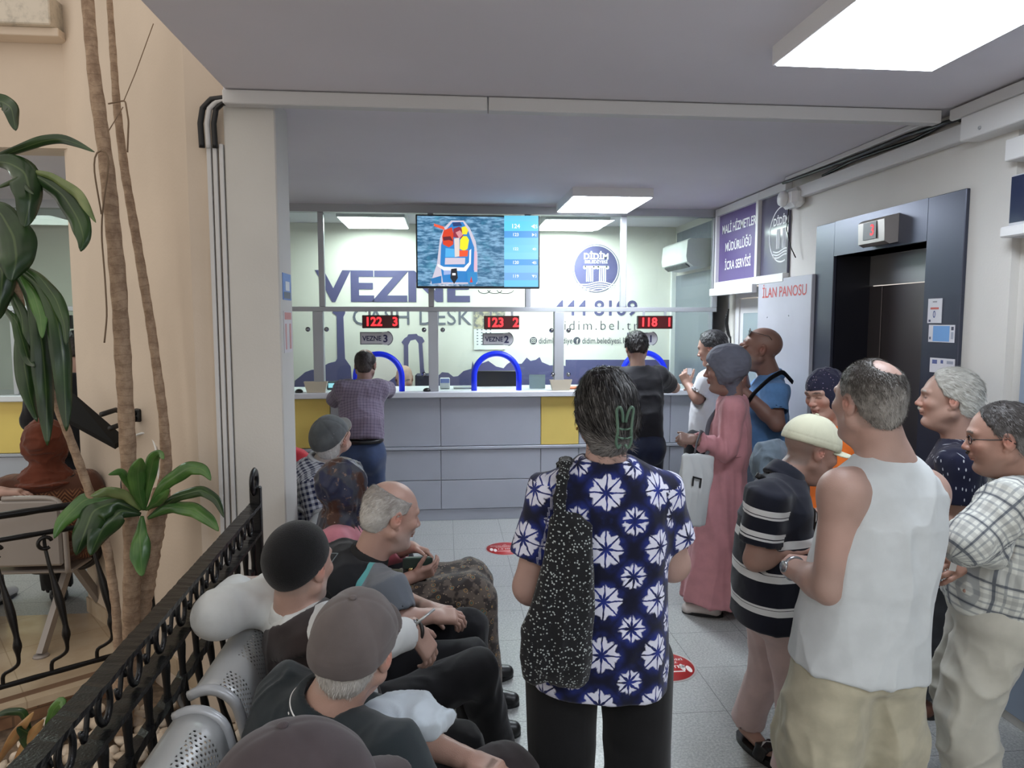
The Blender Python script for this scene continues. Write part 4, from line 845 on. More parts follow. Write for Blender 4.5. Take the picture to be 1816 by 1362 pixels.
t, X = cthing('office_chair', 745, 7.0, 'dark office chair back beside the clerk', 'chair'); b = MB(); b.box(X-.05, X+.17, 7.02, 7.07, .75, 1.24, .03); at(t, b.obj('backrest', simple('dark blue grey fabric', (52, 54, 74), .8))); b = MB(); b.box(X-.05, X+.2, 6.72, 7.02, .44, .50, .02); b.box(X+.05, X+.09, 6.85, 6.89, .0, .44); at(t, b.obj('seat', m_black))
b = MB(); b.box(-1.36, XR-.02, 6.70, 6.74, .74, .78, .0); b = MB(); b.box(-1.3, 2.3, 6.52, 6.80, .74, .775, .004); tag(b.obj('back_desk', simple('beige desk', (206, 190, 160), .5)), 'beige inner desk running behind the counter glass', 'desk')
t, X = cthing('orange_folder', 1017, 6.30, 'thin orange folder lying on the counter beside the dark hair of the tie-dye woman', 'folder'); b = MB(); b.box(X-.05, X+.07, 6.25, 6.40, CT+.001, CT+.012, .002); at(t, b.obj('folder_cover', simple('orange card', (226, 120, 80), .6)))
t, X = cthing('flat_tray', 820, 6.42, 'flat grey document tray near the middle window', 'tray'); b = MB(); b.box(X-.08, X+.09, 6.35, 6.48, CT+.001, CT+.018, .004); at(t, b.obj('tray_body', simple('grey tray', (160, 162, 166), .5)))
# ================================================================ SCULPTING BY DISTANCE FIELDS
V3 = lambda *a: np.array(a, float)
def nrm(v): v = np.asarray(v, float); return v/(np.linalg.norm(v)+1e-12)
def hash3(i, j, k):
    n = (i*374761393+j*668265263+k*1274126177) & 0xffffffff
    n = ((n ^ (n >> 13))*1274126177) & 0xffffffff
    return ((n ^ (n >> 16)) & 0xffff)/65535.0
def vnoise(P):
    i = np.floor(P).astype(np.int64); f = P-i; f = f*f*(3-2*f); r = 0
    for a in (0, 1):
        for b in (0, 1):
            for c in (0, 1):
                w = (f[:, 0] if a else 1-f[:, 0])*(f[:, 1] if b else 1-f[:, 1])*(f[:, 2] if c else 1-f[:, 2])
                r = r+w*hash3(i[:, 0]+a, i[:, 1]+b, i[:, 2]+c)
    return r
class Prim:
    def __init__(s, fn, lo, hi): s.fn = fn; s.lo = np.array(lo, float); s.hi = np.array(hi, float)
def cap(a, b, ra, rb=None, S=None, kx=1.0):
    """round cone; S/kx widen it along S"""
    rb = ra if rb is None else rb; a = np.array(a, float); b = np.array(b, float); ab = b-a; L2 = ab @ ab+1e-12
    def fn(P):
        q = P-a; t = np.clip(q @ ab/L2, 0, 1); q = q-t[:, None]*ab
        if S is not None:
            w = q @ S; q = q-np.outer(w*(1-1/kx), S)
        return np.sqrt((q*q).sum(1))-(ra+(rb-ra)*t)
    m = max(ra, rb)*max(kx, 1)
    return Prim(fn, np.minimum(a, b)-m, np.maximum(a, b)+m)
def ell(c, r, R=None):
    """ellipsoid, R columns = axes"""
    c = np.array(c, float); r = np.array(r, float); R = np.eye(3) if R is None else R
    def fn(P):
        q = (P-c) @ R/r; k = np.sqrt((q*q).sum(1)); q2 = q/r; g = np.sqrt((q2*q2).sum(1))+1e-9
        return k*(k-1)/g
    e = np.sqrt(((R*r)**2).sum(1)); return Prim(fn, c-e, c+e)
def rbox(c, h, r, R=None):
    c = np.array(c, float); h = np.array(h, float)-r; R = np.eye(3) if R is None else R
    def fn(P):
        q = np.abs((P-c) @ R)-h; return np.sqrt((np.maximum(q, 0)**2).sum(1))+np.minimum(q.max(1), 0)-r
    e = np.abs(R) @ (h+r); return Prim(fn, c-e, c+e)
def loft(pts, prof, S, rnd=.02, p=2.0, bend=None):
    """closed trunk along a polyline pts; prof rows (t, half width along S, half depth, forward offset)"""
    pts = np.array(pts, float); seg = np.diff(pts, axis=0); L = np.linalg.norm(seg, axis=1); T = L.sum(); cum = np.concatenate([[0], np.cumsum(L)])/T
    S = nrm(S); pr = np.array([list(r)+[0]*(4-len(r)) for r in prof], float)
    def local(P):
        best = np.full(len(P), 1e9); t = np.zeros(len(P)); Q = np.zeros_like(P); A = np.zeros_like(P)
        n = len(seg)
        for i in range(n):
            d = seg[i]/L[i]; q = P-pts[i]; u = q @ d
            lo_ = -9 if i == 0 else 0; hi_ = 9 if i == n-1 else L[i]
            uc = np.clip(u, lo_, hi_); r = q-uc[:, None]*d; dd = (r*r).sum(1); m = dd < best
            best[m] = dd[m]; t[m] = (cum[i]+uc/T)[m]; Q[m] = r[m]; A[m] = d
        F = np.cross(np.broadcast_to(S, A.shape), A); F = -F
        x = Q @ S; y = (Q*F).sum(1)
        return t, x, y
    def fn(P):
        t, x, y = local(P); tc = np.clip(t, 0, 1)
        a = np.interp(tc, pr[:, 0], pr[:, 1]); b = np.interp(tc, pr[:, 0], pr[:, 2]); o = np.interp(tc, pr[:, 0], pr[:, 3])
        k = ((np.abs(x)/a)**p+(np.abs(y-o)/b)**p)**(1/p)
        g = np.sqrt((x/a**2)**2+((y-o)/b**2)**2)/np.maximum(np.sqrt((x/a)**2+((y-o)/b)**2), 1e-6)
        d = (k-1)/np.maximum(g, 1e-6); d = np.maximum(d, -np.minimum(a, b))
        e = np.maximum(-t, t-1)*T
        u = np.maximum(d+rnd, 0); v = np.maximum(e+rnd, 0)
        return np.minimum(np.maximum(d+rnd, e+rnd), 0)+np.sqrt(u*u+v*v)-rnd
    m = max(pr[:, 1].max(), (pr[:, 2]+np.abs(pr[:, 3])).max())+.01
    pm = Prim(fn, pts.min(0)-m, pts.max(0)+m); pm.local = local; pm.pr = pr; pm.T = T
    return pm
def half(n, o):
    n = nrm(n); o = np.array(o, float); return Prim(lambda P: (P-o) @ n, [-9]*3, [9]*3)
class Field:
    def __init__(s): s.ops = []
    def u(s, pr, k=.01): s.ops.append(('u', pr, k)); return s
    def us(s, prs, k=.01):
        for q in prs: s.u(q, k)
        return s
    def sub(s, pr, k=.004): s.ops.append(('s', pr, k)); return s
    def cut(s, n, o, k=.002): s.ops.append(('i', half(n, o), k)); return s
    def bounds(s):
        L = [o[1].lo for o in s.ops if o[0] == 'u']; H = [o[1].hi for o in s.ops if o[0] == 'u']
        return np.min(L, 0), np.max(H, 0)
    def grid(s, lo, hi, h):
        n = np.maximum(np.ceil((hi-lo)/h).astype(int)+1, 2); ax = [(lo[i]+h*np.arange(n[i])).astype(np.float32) for i in range(3)]
        D = np.full(n, .5, np.float32)
        for op, pr, k in s.ops:
            m = k+2.5*h
            i0 = np.maximum(np.floor((pr.lo-m-lo)/h).astype(int), 0); i1 = np.minimum(np.ceil((pr.hi+m-lo)/h).astype(int)+1, n)
            if (i1 <= i0).any(): continue
            sl = tuple(slice(i0[j], i1[j]) for j in range(3)); sub = D[sl]
            if op == 'u': mask = None
            else:
                mask = sub < .1
                if not mask.any(): continue
            gx, gy, gz = np.meshgrid(ax[0][sl[0]], ax[1][sl[1]], ax[2][sl[2]], indexing='ij')
            if mask is None: P = np.stack([gx.ravel(), gy.ravel(), gz.ravel()], 1); d0 = sub.ravel()
            else: P = np.stack([gx[mask], gy[mask], gz[mask]], 1); d0 = sub[mask]
            d = pr.fn(P.astype(np.float64)).astype(np.float32)
            if op == 'u': hh = np.maximum(k-np.abs(d0-d), 0)/k; r = np.minimum(d0, d)-hh*hh*k/4
            else:
                if op == 's': d = -d
                hh = np.maximum(k-np.abs(d0-d), 0)/k; r = np.maximum(d0, d)+hh*hh*k/4
            if mask is None: D[sl] = r.reshape(sub.shape)
            else: sub[mask] = r; D[sl] = sub
        return D
    def mesh(s, h, lo=None, hi=None):
        if lo is None:
            lo, hi = s.bounds(); lo = lo-.012-2*h; hi = hi+.012+2*h
        return snets(s.grid(np.array(lo, float), np.array(hi, float), h), np.array(lo, float), h)
def snets(D, lo, h):
    S = D < 0; nx, ny, nz = D.shape; c = np.zeros((nx-1, ny-1, nz-1), np.int8)
    for a in (0, 1):
        for b in (0, 1):
            for d in (0, 1): c += S[a:nx-1+a, b:ny-1+b, d:nz-1+d]
    act = (c > 0) & (c < 8); ci = np.argwhere(act); idx = np.full(c.shape, -1, np.int64); idx[act] = np.arange(len(ci))
    if not len(ci): return np.zeros((0, 3)), np.zeros((0, 4), int)
    vals = {}
    for a in (0, 1):
        for b in (0, 1):
            for d in (0, 1): vals[a, b, d] = D[ci[:, 0]+a, ci[:, 1]+b, ci[:, 2]+d].astype(float)
    pos = np.zeros((len(ci), 3)); cnt = np.zeros(len(ci))
    for ax in range(3):
        for p in (0, 1):
            for q in (0, 1):
                k0 = [0, 0, 0]; o = [j for j in range(3) if j != ax]; k0[o[0]] = p; k0[o[1]] = q; k1 = list(k0); k1[ax] = 1
                va, vb = vals[tuple(k0)], vals[tuple(k1)]; m = (va < 0) != (vb < 0); t = np.where(m, va/(va-vb+1e-20), 0)
                pt = np.array(k0, float)[None]+np.zeros((len(ci), 3)); pt[:, ax] = t; pos += pt*m[:, None]; cnt += m
    V = lo+h*(ci+pos/cnt[:, None]); F = []
    for ax in range(3):
        A = np.take(S, np.arange(S.shape[ax]-1), ax); B = np.take(S, np.arange(1, S.shape[ax]), ax); e = np.argwhere(A != B)
        o = [(ax+1) % 3, (ax+2) % 3]; ok = np.ones(len(e), bool)
        for j in o: ok &= (e[:, j] > 0) & (e[:, j] < c.shape[j])
        ok &= e[:, ax] < c.shape[ax]; e = e[ok]; q = []
        for da, db in ((0, 0), (1, 0), (1, 1), (0, 1)):
            t = e.copy(); t[:, o[0]] -= 1-da; t[:, o[1]] -= 1-db; q.append(idx[t[:, 0], t[:, 1], t[:, 2]])
        q = np.stack(q, 1); ins = S[e[:, 0], e[:, 1], e[:, 2]]; q[~ins] = q[~ins][:, ::-1]; F.append(q)
    F = np.concatenate(F); F = F[(F >= 0).all(1)]
    return V, F
def join(parts):
    V = []; F = []; n = 0
    for v, f in parts: V.append(v); F.append(f+n); n += len(v)
    return np.concatenate(V), np.concatenate(F)
def patched(field, h, boxes):
    """coarse surface plus finer pieces of the same surface inside boxes [(lo,hi,h)]"""
    V, F = field.mesh(h); c = V[F].mean(1); keep = np.ones(len(F), bool); parts = []
    for lo, hi, hf in boxes:
        lo = np.array(lo); hi = np.array(hi); m = 1.2*h; keep &= ~((c > lo+m) & (c < hi-m)).all(1)
        parts.append(field.mesh(hf, lo, hi))
    F = F[keep]; used = np.zeros(len(V), bool); used[F.ravel()] = True; mp = np.cumsum(used)-1
    return join([(V[used], mp[F])]+[p for p in parts if len(p[0])])
def vnormals(V, F):
    n = np.cross(V[F[:, 2]]-V[F[:, 0]], V[F[:, 3 if F.shape[1] > 3 else 1]]-V[F[:, 1 if F.shape[1] > 3 else 0]])
    N = np.zeros_like(V)
    for k in range(F.shape[1]): np.add.at(N, F[:, k], n)
    return N/(np.linalg.norm(N, axis=1)[:, None]+1e-12)
def nobj(name, V, F, mat, parent=None, attrs=None, **props):
    me = bpy.data.meshes.new(name); k = F.shape[1]
    me.vertices.add(len(V)); me.vertices.foreach_set('co', np.ascontiguousarray(V, np.float32).ravel())
    me.loops.add(F.size); me.loops.foreach_set('vertex_index', F.astype(np.int32).ravel())
    me.polygons.add(len(F)); me.polygons.foreach_set('loop_start', np.arange(0, F.size, k, dtype=np.int32))
    me.polygons.foreach_set('loop_total', np.full(len(F), k, np.int32)); me.polygons.foreach_set('use_smooth', np.ones(len(F), bool))
    me.update(calc_edges=True)
    for nm, a in (attrs or {}).items():
        if nm == 'mi': me.polygons.foreach_set('material_index', a.astype(np.int32)); continue
        if nm == 'tint':
            at_ = me.attributes.new(nm, 'FLOAT_COLOR', 'POINT'); at_.data.foreach_set('color', np.ascontiguousarray(np.c_[a, np.ones(len(a))], np.float32).ravel())
        else:
            at_ = me.attributes.new(nm, 'FLOAT_VECTOR', 'CORNER' if len(a) == F.size else 'POINT'); at_.data.foreach_set('vector', np.ascontiguousarray(a, np.float32).ravel())
    for m in (mat if isinstance(mat, (list, tuple)) else [mat]): me.materials.append(m)
    o = bpy.data.objects.new(name, me); COL.objects.link(o)
    if parent is not None: at(parent, o)
    for a, b in props.items(): o[a] = b
    return o
def folds(V, F, amp, scale=(9, 9, 4), seed=0, ridge=True, mask=None):
    """push cloth in and out in soft creases"""
    N = vnormals(V, F); P = V*np.array(scale)+seed*7.3
    w = np.stack([vnoise(P*.7+3.1), vnoise(P*.7+11.7), vnoise(P*.7+23.9)], 1)-.5
    n = vnoise(P+1.6*w); n2 = vnoise(P*2.1+2.2*w+5)
    if ridge: d = (1-np.abs(2*n-1))**2.2-.35+.35*((1-np.abs(2*n2-1))**2-.4)
    else: d = n-.5+.4*(n2-.5)
    d = d*amp
    if mask is not None: d = d*mask
    return V+N*d[:, None]
def axes(f, up=(0, 0, 1)):
    f = nrm(f); r = nrm(np.cross(f, up)); u = np.cross(r, f); return r, f, u      # right, forward, up
# ================================================================ PEOPLE TOOLKIT
Q_ = lambda px, py, Y: W(px, py, Y=Y)
UP = V3(0, 0, 1)
def face_dir(yaw): a = math.radians(yaw); return V3(math.sin(a), math.cos(a), 0)
def headR(yaw, pitch=0, roll=0):
    """columns right, forward, up; pitch > 0 looks up, roll > 0 tips to the person's right"""
    f0 = face_dir(yaw); p = math.radians(pitch); f = f0*math.cos(p)+UP*math.sin(p); r = nrm(np.cross(f0, UP)); u = np.cross(r, f)
    a = math.radians(roll); r2 = r*math.cos(a)-u*math.sin(a); u2 = u*math.cos(a)+r*math.sin(a); return np.stack([r2, f, u2], 1)
class HF:
    """head frame"""
    def __init__(s, c, R, k=1.0): s.c = np.array(c, float); s.R = R; s.k = k
    def p(s, x, y, z): return s.c+s.k*(s.R @ V3(x, y, z))
    def loc(s, P): return (P-s.c) @ s.R/s.k
    def ell(s, c, r, rot=None): return ell(s.p(*c), np.array(r)*s.k, s.R if rot is None else s.R @ rot)
    def cap(s, a, b, ra, rb=None): return cap(s.p(*a), s.p(*b), ra*s.k, (ra if rb is None else rb)*s.k)
    def region(s, fn): return Prim(lambda P: fn(s.loc(P))*s.k, [-9]*3, [9]*3)
def rotz(a): c, s = math.cos(a), math.sin(a); return np.array([[c, -s, 0], [s, c, 0], [0, 0, 1.]])
def rotx(a): c, s = math.cos(a), math.sin(a); return np.array([[1., 0, 0], [0, c, -s], [0, s, c]])
def head_ops(F, H, fat=0.0, nose=1.0, age=.5, lips=1.0, female=False):
    e = H.ell; c = H.cap
    F.u(e((0, -.012, .035), (.0755, .098, .085)), .02)
    F.u(e((0, .03, .0), (.066, .066, .075)), .03)
    F.u(e((0, .032, -.055), (.054+fat*.01, .055, .058)), .03)
    F.u(e((0, .072, -.103), (.023, .02, .017)), .022)
    for s in (-1, 1):
        F.u(c((s*.056, -.008, -.055), (s*.02, .066, -.105), .019+fat*.006, .014), .025)
        F.u(e((s*.043, .064, -.024), (.022, .02, .018)), .022)
        F.u(c((s*.012, .092, .022), (s*.046, .078, .024), .010, .009), .014)
    if fat > 0: F.u(e((0, .02, -.11), (.045, .045, .03)), .03)
    F.u(c((0, .087, .016), (0, .097+.011*nose, -.026), .0075, .0092*nose), .012)
    F.u(e((0, .104+.006*nose, -.031), (.0115*nose, .011, .009)), .007)
    for s in (-1, 1): F.u(e((s*.0125, .1, -.034), (.0085, .011, .008)), .006)
    for s in (-1, 1):
        F.sub(H.ell((s*.031, .104, .002), (.021, .018, .013)), .014)
        F.u(H.ell((s*.031, .0745, .001), (.0155, .0145, .0115)), .004)          # lid bulge
    F.u(e((0, .091, -.055), (.024, .012, .008)), .010)
    F.u(e((0, .0925, -.0635), (.0225*lips, .0085, .0045)), .003)
    F.u(e((0, .0905, -.073), (.019*lips, .009, .0058)), .004)
    F.sub(H.cap((-.021, .1005, -.0680), (.021, .1005, -.0680), .0018), .003)
    F.sub(H.ell((0, .098, -.084), (.02, .008, .006)), .01)
    for s in (-1, 1):
        R = rotz(-s*.35) @ rotx(-.15)
        F.u(H.ell((s*.078, -.012, -.004), (.0085, .020, .033), R), .006)
        F.sub(H.ell((s*.085, -.006, .0), (.007, .0115, .018), R), .004)
        F.u(H.ell((s*.0815, -.008, -.006), (.004, .006, .012), R), .003)
        F.u(H.ell((s*.075, -.002, -.034), (.006, .009, .010)), .004)
def skin_tint(V, H, base, opts):
    b = np.array(lin(base)[:3]); T = np.tile(b, (len(V), 1)); n = vnoise(V*38)-.5; n2 = vnoise(V*9)-.5
    T = T*.76+T.mean()*.24*np.array([1.05, 1., .97]); T *= (1+.12*n+.18*n2)[:, None]; T[:, 0] *= .97+.06*n2; T[:, 2] *= 1.07
    if H is None: return np.clip(T, 0, 1)
    P = H.loc(V); x, y, z = P.T; ax = np.abs(x)
    def blend(m, c): nonlocal T; m = np.clip(m, 0, 1)[:, None]; T = T*(1-m)+np.array(lin(c)[:3])*m
    def g(cx, cy, cz, r): return np.exp(-(((ax-cx)/r)**2+((y-cy)/r)**2+((z-cz)/r)**2))
    red = (min(255, base[0]+14), base[1]*.80, base[2]*.78)
    blend(.45*g(.035, .08, -.03, .024)+.5*g(0, .115, -.03, .014)+.45*g(.08, -.01, 0, .024), red)
    lm = (np.abs(z+.0685) < .0105*np.clip(1-(ax/.026)**2, 0, 1)**.5) & (y > .085)
    blend(lm*(.62 if 'lips' in opts else .35), opts.get('lips', (160, 100, 88)))
    blend(((np.abs(z+.068) < .0016) & (ax < .023) & (y > .085))*.6, (90, 50, 45))
    st = opts.get('stubble')
    if st:
        bl = np.clip((-.030-.35*(.06-y)-z)/.02, 0, 1)*np.clip((y+.01)/.03, 0, 1)*np.clip((z+.135)/.015, 0, 1)*(~lm)
        blend(bl*st[1]*(.75+.5*n), st[0])
    br = opts.get('brow')
    if br:
        zc = .0275-1.6*(ax-.03)**2*10*.35; m = (np.abs(z-zc) < .0048*np.clip(1-((ax-.031)/.024)**2, 0, 1)) & (y > .05)
        blend(m*.85, br)
    ln = ((np.abs(z-(.001-3.*(ax-.031)**2*4)) < .0017) & (np.abs(ax-.031) < .016) & (y > .07)) if opts.get('closed', True) else np.zeros(len(V), bool)
    blend(ln*.85, (45, 30, 26))
    if opts.get('shave'):                                       # cropped hair shadow on the skull
        blend(hair_region(P, opts['shave'][1], .012)*opts['shave'][2]*(.8+.6*n), opts['shave'][0])
    return np.clip(T, 0, 1)
def hr_val(P, kind):
    """< 0 inside the haired part of the skull"""
    x, y, z = P.T
    yl = np.interp(z, [-.09, -.05, -.03, -.005, .02, .045, .08, .13], [-.06, -.035, -.03, -.03, .026, .040, .060, .055])
    zl = np.interp(y, [-.12, -.08, -.035, -.02, .01, .03], [-.062, -.066, -.062, -.038, -.03, .0])
    if kind == 'pulled': zl = np.interp(y, [-.12, -.05, -.02, .01, .03], [-.17, -.165, -.13, -.05, .0])
    h = np.maximum(y-yl, zl-z)
    if kind == 'recede': h = np.maximum(h, np.minimum(y-(.035-.4*np.abs(x)), z-.02)); h = np.maximum(h, y-np.interp(z, [.02, .06, .12], [.03, .03, .012]))
    if kind in ('bald', 'baldtop'):
        top = np.interp(y, [-.12, -.09, -.04, .03], [.052, .058, .050, .030]) if kind == 'bald' else np.interp(y, [-.12, -.07, -.02, .03], [.118, .098, .075, .060])
        h = np.maximum(h, z-top)
    if kind == 'crown':                                       # thin patch on the crown, hair in front and at the sides
        h = np.maximum(h, .040-np.sqrt((x-.008)**2+(y+.055)**2+(z-.11)**2))
    return h
def hair_region(P, kind, soft=.004): return np.clip(.5-hr_val(P, kind)/soft, 0, 1)
def hair(H, kind, thick, cols, parent, mess=.004, strands=1500, slen=.02, flow=(0, -.5, -1), h=.004, frac=.5, name='hair', extra=None, lift=.35, rnd=.2):
    F = Field(); e = H.ell; F.u(e((0, -.012, .035), (.0755+thick, .098+thick, .085+thick)), .02); F.u(e((0, .03, .0), (.066+thick*.6, .066, .075)), .03)
    F.u(H.cap((0, -.055, -.02), (0, -.04, -.06), .052+thick*.6, .045+thick*.4), .03)
    if extra: extra(F)
    F.ops.append(('i', H.region(lambda P: hr_val(P, kind)), .010))
    V, Fc = F.mesh(h)
    N = vnormals(V, Fc); P = H.loc(V); fl = np.array([H.R @ nrm(flow)]*len(V)) if not callable(flow) else flow(P) @ H.R.T; st = P*np.array([420, 120, 120])
    n = vnoise(P*np.array([260, 90, 90])+3)-.5; n2 = vnoise(P*60)-.5; V = V+N*((n*.8+n2)*mess)[:, None]*H.k
    c0, c1 = np.array(lin(cols[0])[:3]), np.array(lin(cols[1])[:3])
    m = np.clip(vnoise(P*np.array([300, 70, 70])+9)*1.0+vnoise(P*25)*.7-.85+frac, 0, 1)
    if len(cols) > 2: m = np.clip(m+np.clip((cols[2]-P[:, 2])*12, -.6, .6), 0, 1)
    T = c0*(1-m[:, None])+c1*m[:, None]; parts = [(V, Fc)]
    if strands:
        N = vnormals(V, Fc); pick = rng.integers(0, len(V), strands); k = H.k
        b0 = V[pick]; nn = N[pick]; fl = fl[pick]; d = fl-(nn*fl).sum(1)[:, None]*nn; d /= np.linalg.norm(d, axis=1)[:, None]+1e-6
        d = d+nn*lift+rng.normal(0, rnd, b0.shape); d /= np.linalg.norm(d, axis=1)[:, None]
        s = np.cross(d, nn); s /= np.linalg.norm(s, axis=1)[:, None]+1e-6; L = slen*k*rng.uniform(.5, 1.2, (strands, 1)); w = .0009
        mid = b0+d*L*.55; tip = b0+d*L+(fl*.25-nn*.15)*L*.6
        VV = np.stack([b0-s*w, b0+s*w, mid+s*w*.8, mid-s*w*.8, tip+s*w*.15, tip-s*w*.15], 1).reshape(-1, 3); i = np.arange(strands)[:, None]*6
        FF = np.concatenate([i+np.array([[0, 1, 2, 3]]), i+np.array([[3, 2, 4, 5]])]); parts.append((VV, FF))
        mm = np.clip(m[pick]+rng.normal(0, .28, strands), 0, 1)[:, None]; TT = np.repeat(c0*(1-mm)+c1*mm, 6, 0); T = np.concatenate([T, TT])
    V, Fc = join(parts); return nobj(name, V, Fc, m_hair, parent, {'tint': T})
def tintmat(name, rough, bump=None, spec=.4, sss=0):
    k = M(name, (200, 200, 200), rough, 0, spec); k.L(k.node('ShaderNodeAttribute', attribute_name='tint').outputs['Color'], k.b.inputs['Base Color'])
    if sss: k.b.inputs['Subsurface Weight'].default_value = sss; k.b.inputs['Subsurface Radius'].default_value = (.01, .004, .002); k.b.inputs['Subsurface Scale'].default_value = .6
    if bump: k.bump(k.noise(*bump[:2]), bump[2])
    return k.m
m_skin = tintmat('skin', .48, (420, 2, .0005), .45); m_hair = tintmat('hair', .5, None, .35)
m_eyew = simple('eye white', (205, 200, 196), .25); m_iris = simple('brown iris', (48, 30, 22), .15)
def hand_ops(F, w, d, n, side, curl=.35, s=1.0, point=0.0, thumb=(.75, .55, .25), k=.005):
    """w wrist, d towards the fingers, n out of the palm, side +1 right hand / -1 left"""
    d = nrm(d); n = nrm(n-(n @ d)*d); t = np.cross(d, n)*side
    R = np.stack([t, d, n], 1); F.u(cap(w-d*.02*s, w+d*.02*s, .024*s, .022*s, t, 1.25), .012)
    F.u(rbox(w+d*.052*s, (.039*s, .043*s, .0155*s), .013*s, R), .014)
    F.u(ell(w+d*.035*s+t*.022*s+n*.009*s, (.016*s, .026*s, .013*s), R), .012)
    for i, (o, L, r) in enumerate(((.029, .074, .0093), (.0095, .082, .0095), (-.0105, .076, .009), (-.0295, .060, .0080))):
        b = w+d*(.088-.0035*abs(i-1))*s+t*o*s; a = curl*(1+.12*i)*(1-point if i == 0 else 1)
        dd = d.copy(); fan = t*(o*2.2); dd = nrm(dd+fan); b = b-d*.004*s
        for j, fr in enumerate((.45, .31, .24)):
            a_ = a*(.75, 1.1, .8)[j]; dd = nrm(dd*math.cos(a_)+nrm(n-(n @ dd)*dd)*math.sin(a_)) ; e = b+dd*L*fr*s
            F.u(cap(b, e, (r-.0006*j)*s, (r-.0012-.0006*j)*s), .003 if j else k); b = e
    tv = nrm(t*thumb[0]+d*thumb[1]+n*thumb[2]); b = w+d*.022*s+t*.026*s+n*.004*s; e = b+tv*.034*s; F.u(cap(b, e, .0135*s, .0115*s), .008)
    tv2 = nrm(tv+d*.35); e2 = e+tv2*.030*s; F.u(cap(e, e2, .0112*s, .0098*s), .003); e3 = e2+nrm(tv2+d*.25+n*.2)*.024*s; F.u(cap(e2, e3, .0098*s, .008*s), .003)
def stand(hx, hy, yaw, Ht, headc=None, lean=0.0, side=0.0, wide=1.0, spread=.06):
    """default standing joints; (hx, hy) is where the hips are"""
    f = face_dir(yaw); r = nrm(np.cross(f, UP)); J = dict(f=f, r=r, H=Ht)
    J['pel'] = V3(hx, hy, .525*Ht); J['nck'] = V3(hx, hy, .842*Ht)+f*lean+r*side; sp = J['nck']-J['pel']
    J['wst'] = J['pel']+sp*.36-f*.01+f*lean*-.05; J['chs'] = J['pel']+sp*.74-f*.005
    sh = J['pel']+sp*.885
    for s, n in ((-1, 'L'), (1, 'R')):
        J['s'+n] = sh+r*s*.112*Ht*wide-f*.005
        J['e'+n] = J['s'+n]+V3(0, 0, -.178*Ht)+r*s*.03-f*.03; J['w'+n] = J['e'+n]+V3(0, 0, -.145*Ht)+f*.05
        J['h'+n] = J['pel']+r*s*.055*Ht+V3(0, 0, -.02*Ht)
        J['k'+n] = J['h'+n]+V3(0, 0, -.235*Ht)+r*s*.005+f*.02; J['a'+n] = V3(J['h'+n][0], J['h'+n][1], .055*Ht)+r*s*spread*.3-f*.01; J['t'+n] = f+r*s*.25
    J['hd'] = headc if headc is not None else J['nck']+V3(0, 0, .085*Ht)+f*.035
    return J
def sit(hx, hy, yaw, headc, hz=.47, Ht=1.62, thigh=.43, knee_out=.08, wide=1.0, foot=.08):
    f = face_dir(yaw); r = nrm(np.cross(f, UP)); J = dict(f=f, r=r, H=Ht); J['pel'] = V3(hx, hy, hz); J['hd'] = np.array(headc, float)
    J['nck'] = J['hd']-V3(0, 0, .135)-f*.035; sp = J['nck']-J['pel']; J['wst'] = J['pel']+sp*.36-f*.035; J['chs'] = J['pel']+sp*.74-f*.03
    sh = J['pel']+sp*.87
    for s, n in ((-1, 'L'), (1, 'R')):
        J['s'+n] = sh+r*s*.112*Ht*wide; J['h'+n] = J['pel']+r*s*.085+V3(0, 0, -.01)
        J['k'+n] = J['h'+n]+f*thigh+r*s*knee_out+V3(0, 0, .03); J['a'+n] = V3(J['k'+n][0], J['k'+n][1], .075)+f*foot; J['t'+n] = f+r*s*.2
        J['e'+n] = J['s'+n]+V3(0, 0, -.24)+f*.10+r*s*.05; J['w'+n] = J['k'+n]-f*.13+V3(0, 0, .09)
    return J
